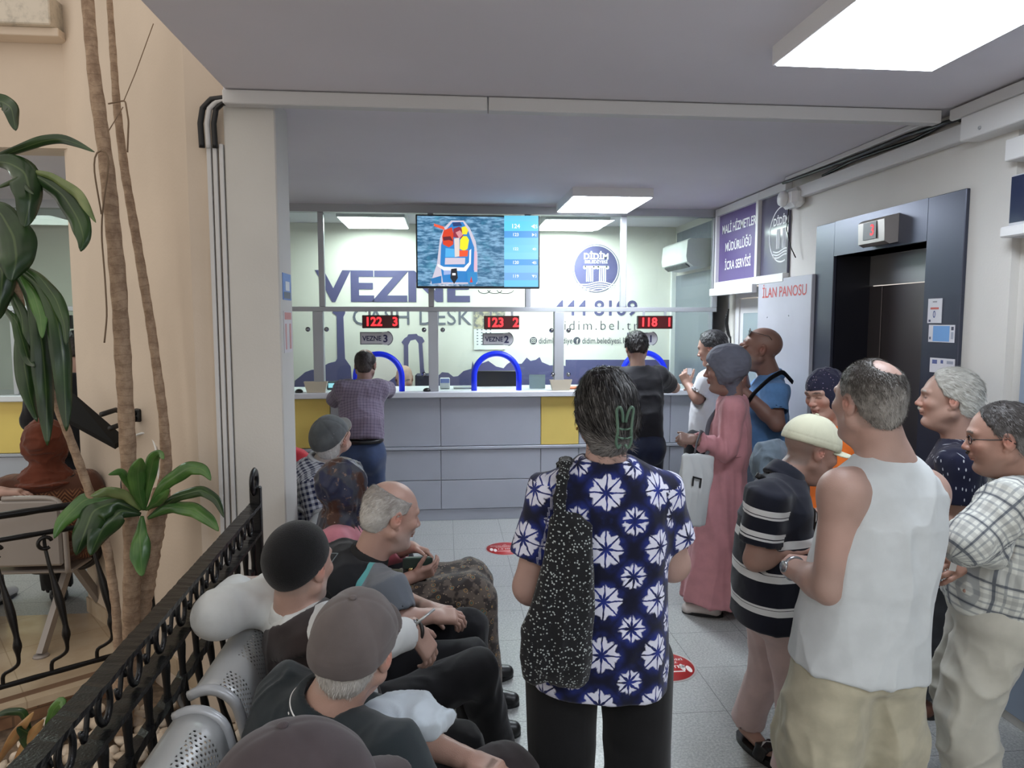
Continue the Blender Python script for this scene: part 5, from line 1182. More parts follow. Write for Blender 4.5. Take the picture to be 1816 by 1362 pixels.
class Person:
    def __init__(s, label, J, base=None):
        s.J = J; b = J['pel']; s.root = thing('person', label, 'person', (b[0], b[1], 0))
    def body(s, skin, H, headkw={}, tint={}, h=.009, hh=.004, hands=('L', 'R'), hk={}, arms=('L', 'R'), armr=1.0, hhand=.0042, neck=1.0, legs=False, bare=False, wristr=1.0, eyes=True, core=1.0):
        J = s.J; F = Field(); r = J['r']; A = armr
        pts = [J['pel'], J['wst'], J['chs'], J['nck']]
        if bare: F.u(loft(pts, bare, r, .03, 2.3), .02)
        else: F.u(loft(pts, [(0, .11*core, .07*core), (.4, .10*core, .07*core), (.8, .13*core, .07*core), (1, .045*core, .045*core)], r, .03), .02)
        hb = H.p(0, -.028, -.045); F.u(cap(J['nck']-V3(0, 0, .02), hb, .062*neck, .052*neck), .02)
        boxes = []
        if not bare: F.u(cap(J['sL'], J['sR'], .035, .035), .03)
        for n in arms:
            sh, e, w = J['s'+n], J['e'+n], J['w'+n]
            if bare:
                F.u(cap(J['nck']-UP*.02, sh-UP*.012, .05, .038*A), .05)
                F.u(ell(sh+V3(0, 0, -.018), (.056*A, .058*A, .06*A)), .04)
            F.u(cap(sh-(0 if bare else 1)*UP*.008, e, (.050 if bare else .044)*A, .041*A), .03); mid = e+(w-e)*.3; F.u(cap(e, mid, .040*A, .041*A), .02); F.u(cap(mid, w, .041*A, .027*A*wristr), .02)
        head_ops(F, H, **headkw)
        hlo = H.c-.175*H.k; hhi = H.c+.16*H.k; boxes.append((hlo, hhi, hh))
        for n in hands:
            w = J['w'+n]; o = dict(curl=.4, s=1.0); o.update(hk.get(n, {})); d = o.pop('d', w-J['e'+n]); nn = o.pop('n', -UP)
            hand_ops(F, w, np.array(d, float), np.array(nn, float), 1 if n == 'R' else -1, **o)
            c = w+nrm(d)*.09*o['s']; boxes.append((c-.125, c+.125, hhand))
        if legs:
            for n in 'LR':
                F.u(cap(J['h'+n], J['k'+n], .07, .052), .02); F.u(cap(J['k'+n], J['a'+n], .05, .033), .02)
                t = nrm(J['t'+n]); F.u(cap(J['a'+n]+V3(0, 0, -.02), V3(*J['a'+n][:2], .028)+t*.13, .033, .022), .02)
        V, Fc = patched(F, h, boxes); s.F = F; s.H = H
        o = nobj('body', V, Fc, m_skin, s.root, {'tint': skin_tint(V, H, skin, tint)})
        if eyes:
            for sx in (-1, 1):
                b = MB(); b.lathe([(.0002, -.0125), (.007, -.0105), (.0118, -.004), (.0125, 0), (.0118, .004), (.0075, .010)], (0, 0, 0), 16)
                c = H.p(sx*.031, .0755, .0005); q = MB()
                q.lathe([(.0005, .0133), (.0055, .0118), (.0056, .0110)], (0, 0, 0), 14)
                f = nrm(H.R @ V3(-.25*0, 1, -.12)); rot = Vector((0, 0, 1)).rotation_difference(Vector(f)).to_matrix(); rot = np.array(rot)
                for bb, nm, mt in ((b, 'eyeball', m_eyew), (q, 'iris', m_iris)):
                    if tint.get('closed', True): continue
                    bb.v = [tuple(c+H.k*(rot @ V3(*p))) for p in bb.v]; at(s.root, bb.obj(nm, mt))
        return o
    def shirt(s, mat, prof, sleeve=.55, sr=(.072, .064), hem=None, path=None, neckr=.068, necko=(0, 0, 0), fold=.006, fs=(9, 9, 4), seed=0, h=.008, p=2.4, k=.035, name='shirt', cavity=True, sleeves=('L', 'R'), cuff=None, back=0.0, armcut=None, extra=None, neckdrop=0.0, seam=0.0, fmask=None, R0=None):
        """garment round the trunk; prof (t, half width, half depth, offset), sleeve = fraction of upper arm (<=1) or up to 2 for the forearm"""
        J = s.J; F = Field(); r = J['r']; f = J['f']
        pts = path or [J['pel']-V3(0, 0, .1), J['wst'], J['chs'], J['nck']]
        body = loft(pts, prof, r, .012, p); F.u(body, k); arms = {}; cls = None
        for n in sleeves:
            sh, e, w = J['s'+n], J['e'+n], J['w'+n]
            if sleeve <= 1: ap = [sh, sh+(e-sh)*sleeve]
            else: ap = [sh, e, e+(w-e)*(sleeve-1)]
            q = nrm(e-sh); S = nrm(np.cross(q, V3(.3, .5, .2))); a = loft([ap[0]-q*.02]+ap[1:], [(0, sr[0]*.98, sr[0]*.98), (.3, sr[0], sr[0]), (1, sr[1], sr[1])], S, .006)
            if sleeve > 1: a = None; L = [cap(sh, e, sr[0], (sr[0]+sr[1])/2), loft([e-nrm(ap[2]-e)*.005, ap[2]], [(0, (sr[0]+sr[1])/2, (sr[0]+sr[1])/2), (1, sr[1], sr[1])], nrm(np.cross(nrm(ap[2]-e), V3(.3, .5, .2))), .006)]
            else: L = [a]
            for q_ in L: F.u(q_, k)
            F.u(cap(J['nck']-UP*(.035)+(sh-J['nck'])*.1, sh-UP*.008, .055, sr[0]*.86), .05)
            arms[n] = (L, ap)
        if extra: extra(F)
        for n in sleeves:
            ap = arms[n][1]; d = nrm(ap[-1]-ap[-2]); e = ap[-1]
            if cavity:
                F.sub(cap(e-d*.01, e+d*(.06 if sleeve <= 1 else .02), sr[1]-.011, sr[1]-.009), .002)
        if armcut: armcut(F)
        nb = J['nck']+np.array(necko); hd = s.H.c if hasattr(s, 'H') else J['hd']; ud = nrm(hd-s.J['nck']-f*.03)
        F.sub(cap(nb-ud*.0-f*0+UP*(-neckdrop), nb+ud*.14, neckr, neckr+.01), .008)
        if hem is not None: F.cut(hem[0], hem[1])
        V, Fc = F.mesh(h)
        db = body.fn(V); best = db.copy(); T, x, y = body.local(V); a = body.pr[:, 1].mean(); rad = R0 or a*.85
        bb = np.interp(np.clip(T, 0, 1), body.pr[:, 0], body.pr[:, 2]); suv = np.stack([x+np.sign(x)*np.clip(y+bb*.75, 0, 9)*.9, T*body.T, np.zeros(len(V))], 1); cls = np.zeros(len(V), int); alls = [suv.copy(), suv.copy(), suv.copy()]
        for n in sleeves:
            L, ap = arms[n]; da = np.min([q.fn(V) for q in L], 0); m = (da < best-.004) & ((V-(J['s'+n]-nrm(ap[-1]-ap[0])*.0)) @ nrm(J['e'+n]-J['s'+n]) > -.02)
            acc = 0
            q = V-ap[0]; d0 = nrm(ap[1]-ap[0]); al = q @ d0; S = nrm(np.cross(d0, f+.01)); U_ = np.cross(S, d0)
            if len(ap) > 2:
                d1 = nrm(ap[2]-ap[1]); q1 = V-ap[1]; al1 = q1 @ d1; L0 = np.linalg.norm(ap[1]-ap[0]); mm = al1 > 0; al = np.where(mm & (al > L0*.8), L0+al1, al)
            an = np.arctan2(q @ S, q @ U_); ci_ = 1 if n == 'R' else 2; alls[ci_] = np.stack([an*sr[0], al, np.full(len(V), float(ci_))], 1); cls[m] = ci_
        fc = np.sort(cls[Fc], 1)[:, 1]; suv = np.stack(alls)[fc[:, None].repeat(4, 1), Fc].reshape(-1, 3)
        mask = fmask(V, T) if fmask else None
        if fold: V = folds(V, Fc, fold, fs, seed, mask=mask)
        return nobj(name, V, Fc, mat, s.root, {'suv': suv})
    def pants(s, mat, thigh=.088, knee=.066, ank=.056, hip=(.165, .12), fold=.009, seed=3, h=.009, name='trousers', top=.02, length=1.0, butt=.0, k=.045, belly=0.0, fs=(8, 8, 5), extra=None):
        J = s.J; F = Field(); r, f = J['r'], J['f']
        seated = abs((J['kL']-J['hL'])[2]) < .2
        a = J['pel']-UP*(.04 if seated else .07); b = J['pel']+(J['wst']-J['pel'])*(.35+top)
        F.u(loft([a, b], [(0, hip[0], hip[1], -.01), (.6, hip[0], hip[1], -.005+belly), (1, hip[0]*.93, hip[1]*.95, belly)], r, .03, 2.3), k)
        if butt:
            for sx in (-1, 1): F.u(ell(J['pel']-f*(hip[1]*.55)+r*sx*.07-UP*.06, (.085, butt+.05, .10), np.stack([r, f, UP], 1)), .05)
        suvs = []
        for n in 'LR':
            hp, kn, an = J['h'+n], J['k'+n], J['a'+n]; e = kn+(an-kn)*(1 if length >= 1 else 0)
            if length >= 1:
                F.u(cap(hp, kn, thigh, knee*1.05), k); F.u(loft([kn-nrm(an-kn)*.02, kn+(an-kn)*length], [(0, knee, knee), (1, ank, ank)], r, .012), .03)
                F.sub(cap(an-nrm(an-kn)*.0, an+nrm(an-kn)*.05, ank-.006), .002)
            else:
                e = hp+(kn-hp)*length*1.0; F.u(loft([hp, e], [(0, thigh, thigh), (1, knee, knee*1.05)], r, .008), k)
        if extra: extra(F)
        V, Fc = F.mesh(h); V0 = V
        if fold:
            zt = J['pel'][2]; kz = np.minimum(1, .45+np.exp(-((V[:, 2]-J['kL'][2])/.12)**2)+np.exp(-((V[:, 2]-J['aL'][2])/.12)**2))
            V = folds(V, Fc, fold, fs, seed, mask=kz*(1 if seated else np.clip((zt-.02-V[:, 2])/.10, 0, 1)))
        return nobj(name, V, Fc, mat, s.root, {'suv': V0-J['pel']})
    def shoes(s, mat, sole=None, h=.007, L=.27, name='shoe', feet='LR', z0=0.0):
        for n in feet:
            a = s.J['a'+n]; t = nrm(np.array(s.J['t'+n])*[1, 1, 0]); r = np.cross(t, UP); F = Field(); c = V3(a[0], a[1], z0)
            F.u(cap(c-t*.04+UP*.035, c+t*(L-.115)+UP*.03, .036, .03, r, 1.2), .02); F.u(cap(c+UP*.05-t*.01, c+UP*.08-t*.012, .038, .036), .03); F.u(cap(c+t*.05+UP*.05, c+t*.12+UP*.032, .03, .03), .02)
            F.cut(-UP, c+UP*.004); V, Fc = F.mesh(h); o = nobj(name, V, Fc, mat, s.root)
            b = MB(); P = [c+t*((L*.5)*math.cos(q)+L*.5-.085)+r*(.047*math.sin(q)*(1-.12*math.cos(q+.8))) for q in np.linspace(0, 2*math.pi, 33)[:-1]]
            b.plate([p*[1, 1, 0]+UP*(z0+.001) for p in P], (0, 0, 1), .018); q = b.obj('sole', sole or m_black); q.parent = o
    def mesh(s, name, F, h, mat, fold=0, seed=0, fs=(9, 9, 9), suv=None, par=None):
        V, Fc = F.mesh(h); at_ = {'suv': suv(V) if suv else V-s.J['pel']}
        if fold: V = folds(V, Fc, fold, fs, seed)
        return nobj(name, V, Fc, mat, s.root, at_)
    def collar(s, mat, h=.005, r=.066, ht=.035, lean=.6, out=.012, gap=None, name='collar', drop=.0):
        J = s.J; H = s.H; nb = J['nck']-UP*drop; ud = nrm(H.c-H.R[:, 1]*.03-J['nck']); F = Field(); F.u(cap(nb-ud*.012, nb+ud*ht, r+out, r), .004); F.u(cap(nb-ud*.01, nb+ud*.0, r+out+.004, r+out), .01)
        F.sub(cap(nb-ud*.1, nb+ud*(ht+.1), r-.006, r-.008), .003); F.cut(ud, nb+ud*ht); F.cut(-ud, nb-ud*.02)
        if gap is not None:
            F.sub(cap(nb+J['f']*.07-ud*.05, nb+J['f']*.12+ud*.1, .022), .004)
        V, Fc = F.mesh(h); sv = np.stack([np.zeros(len(V)), (V-nb) @ ud, np.ones(len(V))*5], 1)
        return nobj(name, V, Fc, mat, s.root, {'suv': sv})
def cap_hat(H, mat, parent, brim=.075, tilt=0, name='cap', flat=0.0, h=.0045, wr=.0012, brimdrop=.01, edge=None, btn=True, deep=.0):
    F = Field(); R = rotx(math.radians(tilt)); t = .011
    F.u(H.ell((0, -.010, .036), (.0755+t, .1+t, .09+t-flat)), .02); F.u(H.cap((0, -.04, .02), (0, .03, .02), .08, .078), .02)
    F.ops.append(('i', H.region(lambda P: (.018-deep)-.06*P[:, 1]-P[:, 2]), .004))
    F.sub(H.ell((0, -.010, .03), (.078, .101, .085)), .004)
    V, Fc = F.mesh(h); P = H.loc(V); N = vnormals(V, Fc); a = np.arctan2(P[:, 0], P[:, 1]+.01)
    seam = np.exp(-(np.abs(((a/(math.pi/3)+.5) % 1)-.5)*12*np.clip(np.hypot(P[:, 0], P[:, 1]+.01)*12, 0, 1))**2)
    band = np.exp(-((P[:, 2]-(.045-.06*P[:, 1]))/.002)**2)
    V = V-N*(seam*.0014+band*.001)[:, None]; V = folds(V, Fc, wr*3, (16, 16, 16), 4, ridge=False)
    o = nobj(name, V, Fc, mat, parent, {'suv': P}); 
    F = Field()
    def fn(P):
        x, y, z = P.T; yy = y-.07; e = np.sqrt((x/.075)**2+(np.maximum(yy, -.02)/(brim+.012))**2)-1; zz = z-(.024-brimdrop*(np.clip(yy, 0, 1)/.07)-7*x*x*.55)
        return np.maximum(np.maximum(e*.07, np.abs(zz)-.0028), -yy-.02)
    lo = np.min([H.p(x, y, z) for x in (-.09, .09) for y in (.03, .18) for z in (-.06, .05)], 0); hi = np.max([H.p(x, y, z) for x in (-.09, .09) for y in (.03, .18) for z in (-.06, .05)], 0)
    F.u(Prim(lambda P: fn(H.loc(P))*H.k, lo, hi), .002); V, Fc = F.mesh(.0032); b = nobj('brim', V, Fc, edge or mat, None, {'suv': H.loc(V)}); b.parent = o
    if btn:
        F = Field(); F.u(H.ell((0, -.01, .137-flat), (.008, .008, .004)), .001); V, Fc = F.mesh(.0022); b = nobj('button', V, Fc, mat, None, {'suv': H.loc(V)}); b.parent = o
    return o
def cloth(name, col, rough=.85, var=.06, weave=900, bump=.0004, pat=None):
    k = M(name, col, rough, 0, .25); v = k.attr('suv')
    if pat: k.col(pat(k, v))
    else: k.col(k.mix(k.noise(14, 3).step(.3, .7), tuple(max(0, c*(1-var)) for c in col), tuple(min(255, c*(1+var)) for c in col)))
    k.bump(k.noise(weave, 2), bump); k.b.inputs['Sheen Weight'].default_value = .15; return k.m
def strap_band(s, pts, w, t, mat, name='strap', n=40):
    P = np.array(pts, float); u = np.linspace(0, 1, len(P)); U = np.linspace(0, 1, n)
    # smooth interpolation
    C = np.array([np.interp(U, u, P[:, j]) for j in range(3)]).T
    for _ in range(6): C[1:-1] = (C[:-2]+C[1:-1]*2+C[2:])/4
    b = MB(); b.tube(C, w/2, 10, True, t/w); return at(s.root, b.obj(name, mat))
# ================================================================ THE PEOPLE
BUILD = []
def person(fn): BUILD.append(fn); return fn
def tiedye(k, v):
    x, y, z = k.xyz(v); w = k.noise(26, 3, v)-.5; w2 = k.noise(70, 3, v)-.5; out = None
    masks = []
    for ox, oy, R in ((0.0, 0.0, .050), (.5, .5, .036)):
        gx, gy = .160, .148
        lx = (((x+w*.012)/gx+10.5+ox).frac()-.5)*gx; ly = (((y+w*.012)/gy+10.5+oy).frac()-.5)*gy
        r = (lx*lx+ly*ly).sqrt(); th = lx.atan2(ly)
        pet = (th*4).cos().abs()
        edge = (pet*.22+.76)*R*(w2*.45+1)
        gap = (th*4).sin().abs()*r*.25+w2.abs()*.003
        white = (r-edge).step(.003, -.003)*(r-(pet*.015+.007)).step(-.002, .003)*(gap-.0022).step(-.0006, .0008)
        halo = (r-R*1.0).step(.024, -.012)
        masks.append((white, halo))
    wh = masks[0][0].max(masks[1][0]); ha = masks[0][1].max(masks[1][1])
    c = k.mix(ha*(k.noise(22, 4, v).step(.3, .7)), (14, 17, 40), (38, 54, 138))
    c = k.mix(k.noise(30, 4, v).step(.58, .8)*.35, c, (34, 50, 120)); return k.mix(wh*.97, c, (222, 224, 240))
@person
def tie_dye_woman():
    Y = 2.02; hc = Q_(1073, 729, Y); J = stand(.46, Y+.02, 10, 1.66, wide=1.02)
    J['pel'] = Q_(1064, 1110, Y); J['hd'] = hc; J['nck'] = Q_(1074, 815, Y-.01)
    J['wst'] = Q_(1068, 1010, Y); J['chs'] = Q_(1072, 905, Y-.01)
    J['sL'] = Q_(982, 868, Y-.01); J['sR'] = Q_(1168, 866, Y); J['eL'] = Q_(942, 1040, Y+.0); J['wL'] = Q_(985, 985, Y+.24)
    J['eR'] = Q_(1192, 1000, Y+.04); J['wR'] = Q_(1165, 960, Y+.26)
    for n, x in (('L', 995), ('R', 1130)):
        J['h'+n] = Q_(x, 1170, Y); J['k'+n] = Q_(x, 1362+20, Y); p = J['k'+n]; J['a'+n] = V3(p[0], p[1]-.0, .09); J['t'+n] = face_dir(-12 if n == 'L' else 20)
    p = Person('woman seen from behind in a navy and white tie-dye t-shirt with a green hair claw', J)
    H = HF(hc, headR(1, 3), 1.0)
    p.body((184, 142, 122), H, h=.007, armr=1.28, wristr=.8, hands=('L', 'R'), hk=dict(L=dict(n=V3(1, 0, 0), curl=.6), R=dict(n=V3(-1, 0, 0), curl=.6)))
    prof = [(0, .205, .165), (.22, .203, .165), (.45, .192, .145), (.68, .188, .125), (.82, .172, .105), (.90, .145, .09), (.96, .115, .075), (1, .085, .07)]
    top = [Q_(1058, 1202, Y), J['wst'], J['chs'], J['nck']]
    p.shirt(cloth('tie-dye cotton', (20, 20, 50), pat=tiedye), prof, .68, (.068, .082), path=top, neckr=.062, necko=(0, 0, .0), fold=.006, fs=(7, 7, 3.5), h=.0065, seed=2, k=.05, cavity=True)
    p.pants(cloth('black trouser cloth', (16, 16, 18), var=.1), thigh=.108, knee=.094, ank=.075, hip=(.178, .12), fold=.004, butt=.0, h=.01)
    p.shoes(m_black)
    def bun(F):
        F.u(H.cap((0, -.07, -.0), (.0, -.064, -.088), .055, .034), .03)
        F.u(H.cap((.056, -.035, -.01), (.034, -.045, -.09), .038, .028), .03); F.u(H.cap((-.056, -.035, -.01), (-.034, -.045, -.09), .038, .028), .03)
    F_hair = hair(H, 'pulled', .012, ((22, 20, 21), (150, 148, 146), -.02), p.root, .006, 9000, .032, flow=lambda P: (lambda d: d/np.linalg.norm(d, axis=1)[:, None])(np.array([.02, -.13, -.045])-P+P*[.6, 0, 0]+np.array([0, 0, -.03])), h=.004, frac=.12, extra=bun, lift=.0, rnd=.07)
    # hair claw : two curved jaws with prongs
    g = simple('green plastic claw', (84, 112, 96), .3); c = H.p(.020, -.138, -.038); t = thing('hair_claw', 'green plastic claw clip holding the hair of the tie-dye woman', 'hair clip', c)
    for sx in (-1, 1):
        b = MB(); cl = [H.p(.024+sx*x, y, z) for x, y, z in ((.004, -.142, -.005), (.007, -.15, .022), (.015, -.152, .040), (.024, -.146, .032), (.021, -.145, .005), (.018, -.147, -.03), (.022, -.14, -.06), (.014, -.134, -.082), (.006, -.13, -.07))]
        C = np.array([np.interp(np.linspace(0, 8, 50), range(9), [q[j] for q in cl]) for j in range(3)]).T
        for _ in range(5): C[1:-1] = (C[:-2]+2*C[1:-1]+C[2:])/4
        b.tube(C, .0042, 8); at(t, b.obj('jaw', g))
        for z in (-.02, -.045):
            b = MB(); b.tube([H.p(.024+sx*.019, -.146, z), H.p(.024+sx*.008, -.149, z-.004), H.p(.024, -.14, z-.006)], .003, 6); at(t, b.obj('prong', g))
    # dotted tote hanging from the left shoulder
    def dots(k, v):
        d = k.vor(135, v, dim='3D'); c = k.vor(135, v, out=1); n = k.node('ShaderNodeSeparateColor'); k.L(c, n.inputs[0]); g_ = E(k.nt, n.outputs[0])
        return k.mix(d.step(.36, .24)*g_.gt(.25), (24, 25, 28), (170, 178, 176))
    m = cloth('dotted black cloth', (20, 20, 22), pat=dots); F = Field()
    a = Q_(978, 905, Y-.15); pts = [Q_(980, 1208, Y-.155), Q_(983, 1130, Y-.16), Q_(1003, 1010, Y-.15), Q_(1008, 925, Y-.135), Q_(1008, 905, Y-.13)]
    F.u(loft(pts, [(0, .078, .030), (.15, .090, .045), (.5, .072, .042), (.8, .058, .03), (.93, .050, .016), (1, .04, .008)], J['r'], .02, 2.6), .02)
    F.u(loft([Q_(1015, 1205, Y-.14), Q_(1022, 1080, Y-.15), Q_(1026, 925, Y-.145)], [(0, .035, .022), (.5, .038, .022), (1, .038, .006)], J['r'], .012, 2.5), .03)
    t = thing('tote_bag', 'black dotted cloth tote bag hanging from the tie-dye woman\'s left shoulder', 'bag', pts[0])
    V, Fc = F.mesh(.005); sv = V*[1, .6, 1]; V = folds(V, Fc, .013, (16, 16, 3), 5); at(t, nobj('bag_body', V, Fc, m, None, {'suv': sv}))
    F = Field(); L = [Q_(x, y, yy) for x, y, yy in ((992, 925, Y-.14), (993, 880, Y-.125), (998, 845, Y-.10), (1003, 822, Y-.055), (1003, 814, Y), (998, 822, Y+.07), (990, 860, Y+.12))]
    for q, w in zip(L[:-1], L[1:]): F.u(cap(q, w, .0075, .0075, V3(1, 0, 0), 2.4), .006)
    V, Fc = F.mesh(.004); at(t, nobj('strap', V, Fc, m, None, {'suv': V}))
    # earring
    b = MB(); b.lathe([(.0005, .003), (.003, .001), (.003, -.004), (.0005, -.007)], H.p(-.083, -.006, -.048), 10); at(p.root, b.obj('earring', simple('gold', (190, 150, 80), .25, 1)))
@person
def tank_top_man():
    Y = 1.98; hc = Q_(1541, 712, Y+.03); yaw = -8; J = stand(1.17, Y, yaw, 1.68); f, r = J['f'], J['r']
    J['hd'] = hc; J['nck'] = Q_(1572, 808, Y+.01); J['pel'] = Q_(1522, 1160, Y); J['wst'] = Q_(1540, 1040, Y); J['chs'] = Q_(1564, 925, Y)
    J['sL'] = Q_(1494, 868, Y-.05); J['sR'] = Q_(1640, 868, Y+.03); J['eL'] = Q_(1470, 1042, Y-.06); J['wL'] = Q_(1404, 1006, Y+.12); J['eR'] = Q_(1625, 1020, Y+.20); J['wR'] = Q_(1470, 1000, Y+.36)
    for n, s in (('L', -1), ('R', 1)):
        J['h'+n] = J['pel']+r*s*.088-UP*.05; J['k'+n] = V3(J['h'+n][0]-.0, J['h'+n][1], .45)+r*s*.02+f*.02; J['a'+n] = V3(J['k'+n][0], J['k'+n][1], .09); J['t'+n] = f+r*s*.2
    p = Person('tall balding man in a white sleeveless vest and beige shorts, seen from behind', J)
    H = HF(hc, headR(-9, 3), 1.05)
    sk = (182, 140, 118)
    prof0 = [(0, .165, .115), (.2, .17, .13), (.45, .165, .13), (.7, .165, .112), (.84, .165, .095), (.92, .125, .08), (1, .07, .062)]
    p.body(sk, H, dict(fat=.6), dict(shave=((96, 88, 82), 'bald', .5), brow=(70, 60, 52)), h=.0065, armr=1.16, hk=dict(L=dict(d=nrm(Q_(1424, 984, Y+.22)-J['wL']), n=nrm(V3(.5, .5, -.5)), curl=.7), R=dict(d=V3(-.8, -.1, .1), n=V3(0, -.3, -1), curl=.8)), bare=prof0, neck=1.2, legs=True)
    hair(H, 'crown', .005, ((74, 70, 66), (160, 156, 150), .05), p.root, .002, 9000, .008, flow=(0, -.6, -.8), h=.0042, frac=.25, lift=.6)
    mw = cloth('white ribbed cotton', (200, 205, 206), var=.02)
    prof = [(0, .205, .155), (.10, .198, .152), (.3, .183, .15), (.5, .178, .146), (.7, .182, .128), (.84, .182, .108), (.91, .155, .092), (.97, .1, .078), (1, .085, .07)]
    path = [J['pel']-V3(0, 0, .035)+V3(-.005, 0, 0), J['wst'], J['chs'], J['nck']]
    def holes(F):
        c = J['sL']; d = nrm(J['eL']-c); F.sub(cap(c-r*.02+UP*.02, c-r*.06+UP*.03, .062, .09), .012); F.sub(ell(c-UP*.055-r*.02+f*.0, (.062, .062, .085)), .02)
        c = J['sR']; F.sub(cap(c+r*.05+UP*.02, c+r*.1+UP*.03, .062, .09), .012); F.sub(ell(c-UP*.055+r*.05, (.05, .05, .085)), .02)
    def fill(F):
        for n in 'LR': F.u(cap(J['nck']-UP*.035, J['s'+n]-UP*.016, .058, .046), .05)
    p.shirt(mw, prof, path=path, sleeves=(), armcut=holes, extra=fill, neckr=.07, neckdrop=-.005, necko=f*.02, fold=.010, fs=(8, 8, 4), seed=8, h=.0055, name='vest')
    mk = cloth('beige cotton', (178, 172, 150), var=.05)
    p.pants(mk, thigh=.12, knee=.118, hip=(.175, .125), fold=.026, butt=.0, h=.008, length=1.12, extra=lambda F: F.sub(cap(Q_(1407, 1222, Y-.06), Q_(1418, 1262, Y-.09), .022, .016), .008), name='shorts', fs=(7, 7, 4), seed=5)
    p.shoes(simple('brown leather', (70, 50, 40), .5))
    w = J['wL']-nrm(J['wL']-J['eL'])*.012; d = nrm(J['wL']-J['eL']); st = simple('steel watch', (170, 172, 176), .25, .9)
    t = thing('wristwatch', 'silver watch on the left wrist of the man in the white vest', 'watch', w); u = nrm(np.cross(d, V3(.2, -1, .3))); v_ = np.cross(d, u); b = MB()
    P = [w+(u*math.cos(a)*.034+v_*math.sin(a)*.034) for a in np.linspace(0, 2*math.pi, 33)]; b.tube(P, .0065, 8, False, 1); at(t, b.obj('bracelet', st))
    b = MB(); q = nrm(V3(-.7, -.6, .2)-d*(V3(-.7, -.6, .2) @ d)); b.lathe([(.015, .03), (.018, .033), (.018, .04), (.016, .042), (.001, .042)], w, 20, tuple(q)); at(t, b.obj('watch_case', st))
@person
def knit_cap_man():
    Y = 2.12; hc = Q_(532, 1002, Y); J = sit(-.38, Y, 50, hc, .44, thigh=.46, knee_out=.14); f, r = J['f'], J['r']
    J['nck'] = hc-UP*.145-V3(.02, .0, 0); J['chs'] = V3(-.42, Y-.01, .80); J['wst'] = V3(-.38, Y-.0, .60); J['pel'] = V3(-.35, Y, .44)
    J['sL'] = V3(-.555, Y+.10, .885); J['sR'] = V3(-.315, Y-.13, .87)
    J['hL'] = V3(-.34, Y+.09, .44); J['hR'] = V3(-.36, Y-.10, .44); J['tL'] = J['tR'] = V3(1, .1, 0); J['kL'] = Q_(842, 1190, 2.44); J['aL'] = Q_(892, 1330, 2.55)*[1, 1, 0]+UP*.08; J['kR'] = V3(.02, 2.0, .49); J['aR'] = V3(.03, 2.05, .08)
    J['eL'] = Q_(382, 1094, 2.06); J['wL'] = Q_(428, 1036, 2.36); J['eR'] = Q_(640, 1150, 2.02); J['wR'] = Q_(736, 1118, 2.2)
    p = Person('seated man in a black skullcap and dark waistcoat, arm over the bench back', J)
    H = HF(hc, headR(26, 0), 1.02); sk = (182, 138, 114)
    p.body(sk, H, dict(fat=.2), dict(shave=((120, 112, 104), 'full', .5), stubble=((190, 186, 180), .5), brow=(120, 112, 104)), h=.008, hk=dict(R=dict(d=nrm(V3(.45, .0, -.7)), n=V3(-.6, .4, -.4), curl=.5), L=dict(d=nrm(V3(.8, .4, -.1)), n=V3(0, 0, -1), curl=.8)), neck=1.05)
    white = cloth('white shirt cotton', (206, 209, 208), var=.02); vest = cloth('brown black wool', (46, 38, 38), var=.12)
    prof = [(0, .18, .15), (.3, .175, .145), (.6, .185, .13), (.84, .185, .10), (.92, .15, .088), (1, .078, .07)]
    path = [J['pel']-UP*.05, J['wst'], J['chs'], J['nck']]
    p.shirt(white, prof, 1.84, (.072, .05), path=path, fold=.010, fs=(8, 8, 6), seed=3, h=.0075, cavity=True, neckr=.06, name='shirt')
    prof2 = [(t, a+.014, b+.014) for t, a, b in prof]
    def holes(F):
        for n in 'LR':
            c = J['s'+n]; d = nrm(J['e'+n]-c); F.sub(cap(c+d*.035+UP*.02, c+d*.3, .095, .11), .01)
        F.sub(cap(J['nck']+f*.10-UP*.02, J['chs']+f*.2-UP*.06, .05, .03), .01)
    p.shirt(vest, prof2, path=path, sleeves=(), armcut=holes, fold=.007, fs=(7, 7, 4), seed=4, h=.007, neckr=.078, neckdrop=.012, name='waistcoat')
    p.collar(white, r=.06, ht=.03, out=.010)
    tr = cloth('black trouser cloth', (20, 20, 23), var=.1)
    p.pants(tr, thigh=.095, knee=.075, ank=.062, hip=(.17, .13), fold=.014, seed=7, h=.009, fs=(8, 8, 8)); p.shoes(simple('black shoe leather', (18, 18, 20), .4))
    # knitted skullcap
    F = Field(); t = .011; F.u(H.ell((0, -.016, .030), (.0755+t, .1+t, .094+t)), .02); F.ops.append(('i', H.region(lambda P: -.012-.55*(P[:, 1]-.01)*-1*1.0-P[:, 2]*1.0 if False else (-.028+.62*(P[:, 1]+.05))*.85-P[:, 2]*.85), .006))
    p.mesh('knitted_cap', F, .0045, cloth('black knit', (12, 12, 14), var=.1, weave=420, bump=.0015), .002, 3)
    b = MB(); q = Q_(748, 1098, 2.17); d = nrm(V3(.75, .1, .55)); b.tube([q-d*.05, q+d*.05], .0045, 8); tag(b.obj('pen', simple('silver pen', (200, 205, 205), .25, .6)), 'silver pen held by the seated man in the black skullcap', 'pen')
    w = J['wR']; d = nrm(J['wR']-J['eR']); t = thing('wristwatch', 'watch on the right wrist of the man in the black skullcap', 'watch', w); u = nrm(np.cross(d, V3(.2, -1, .3))); v_ = np.cross(d, u)
    b = MB(); b.tube([w+(u*math.cos(a)*.031+v_*math.sin(a)*.031) for a in np.linspace(0, 2*math.pi, 29)], .007, 8, False); at(t, b.obj('strap', simple('dark watch strap', (50, 48, 46), .4, .3)))
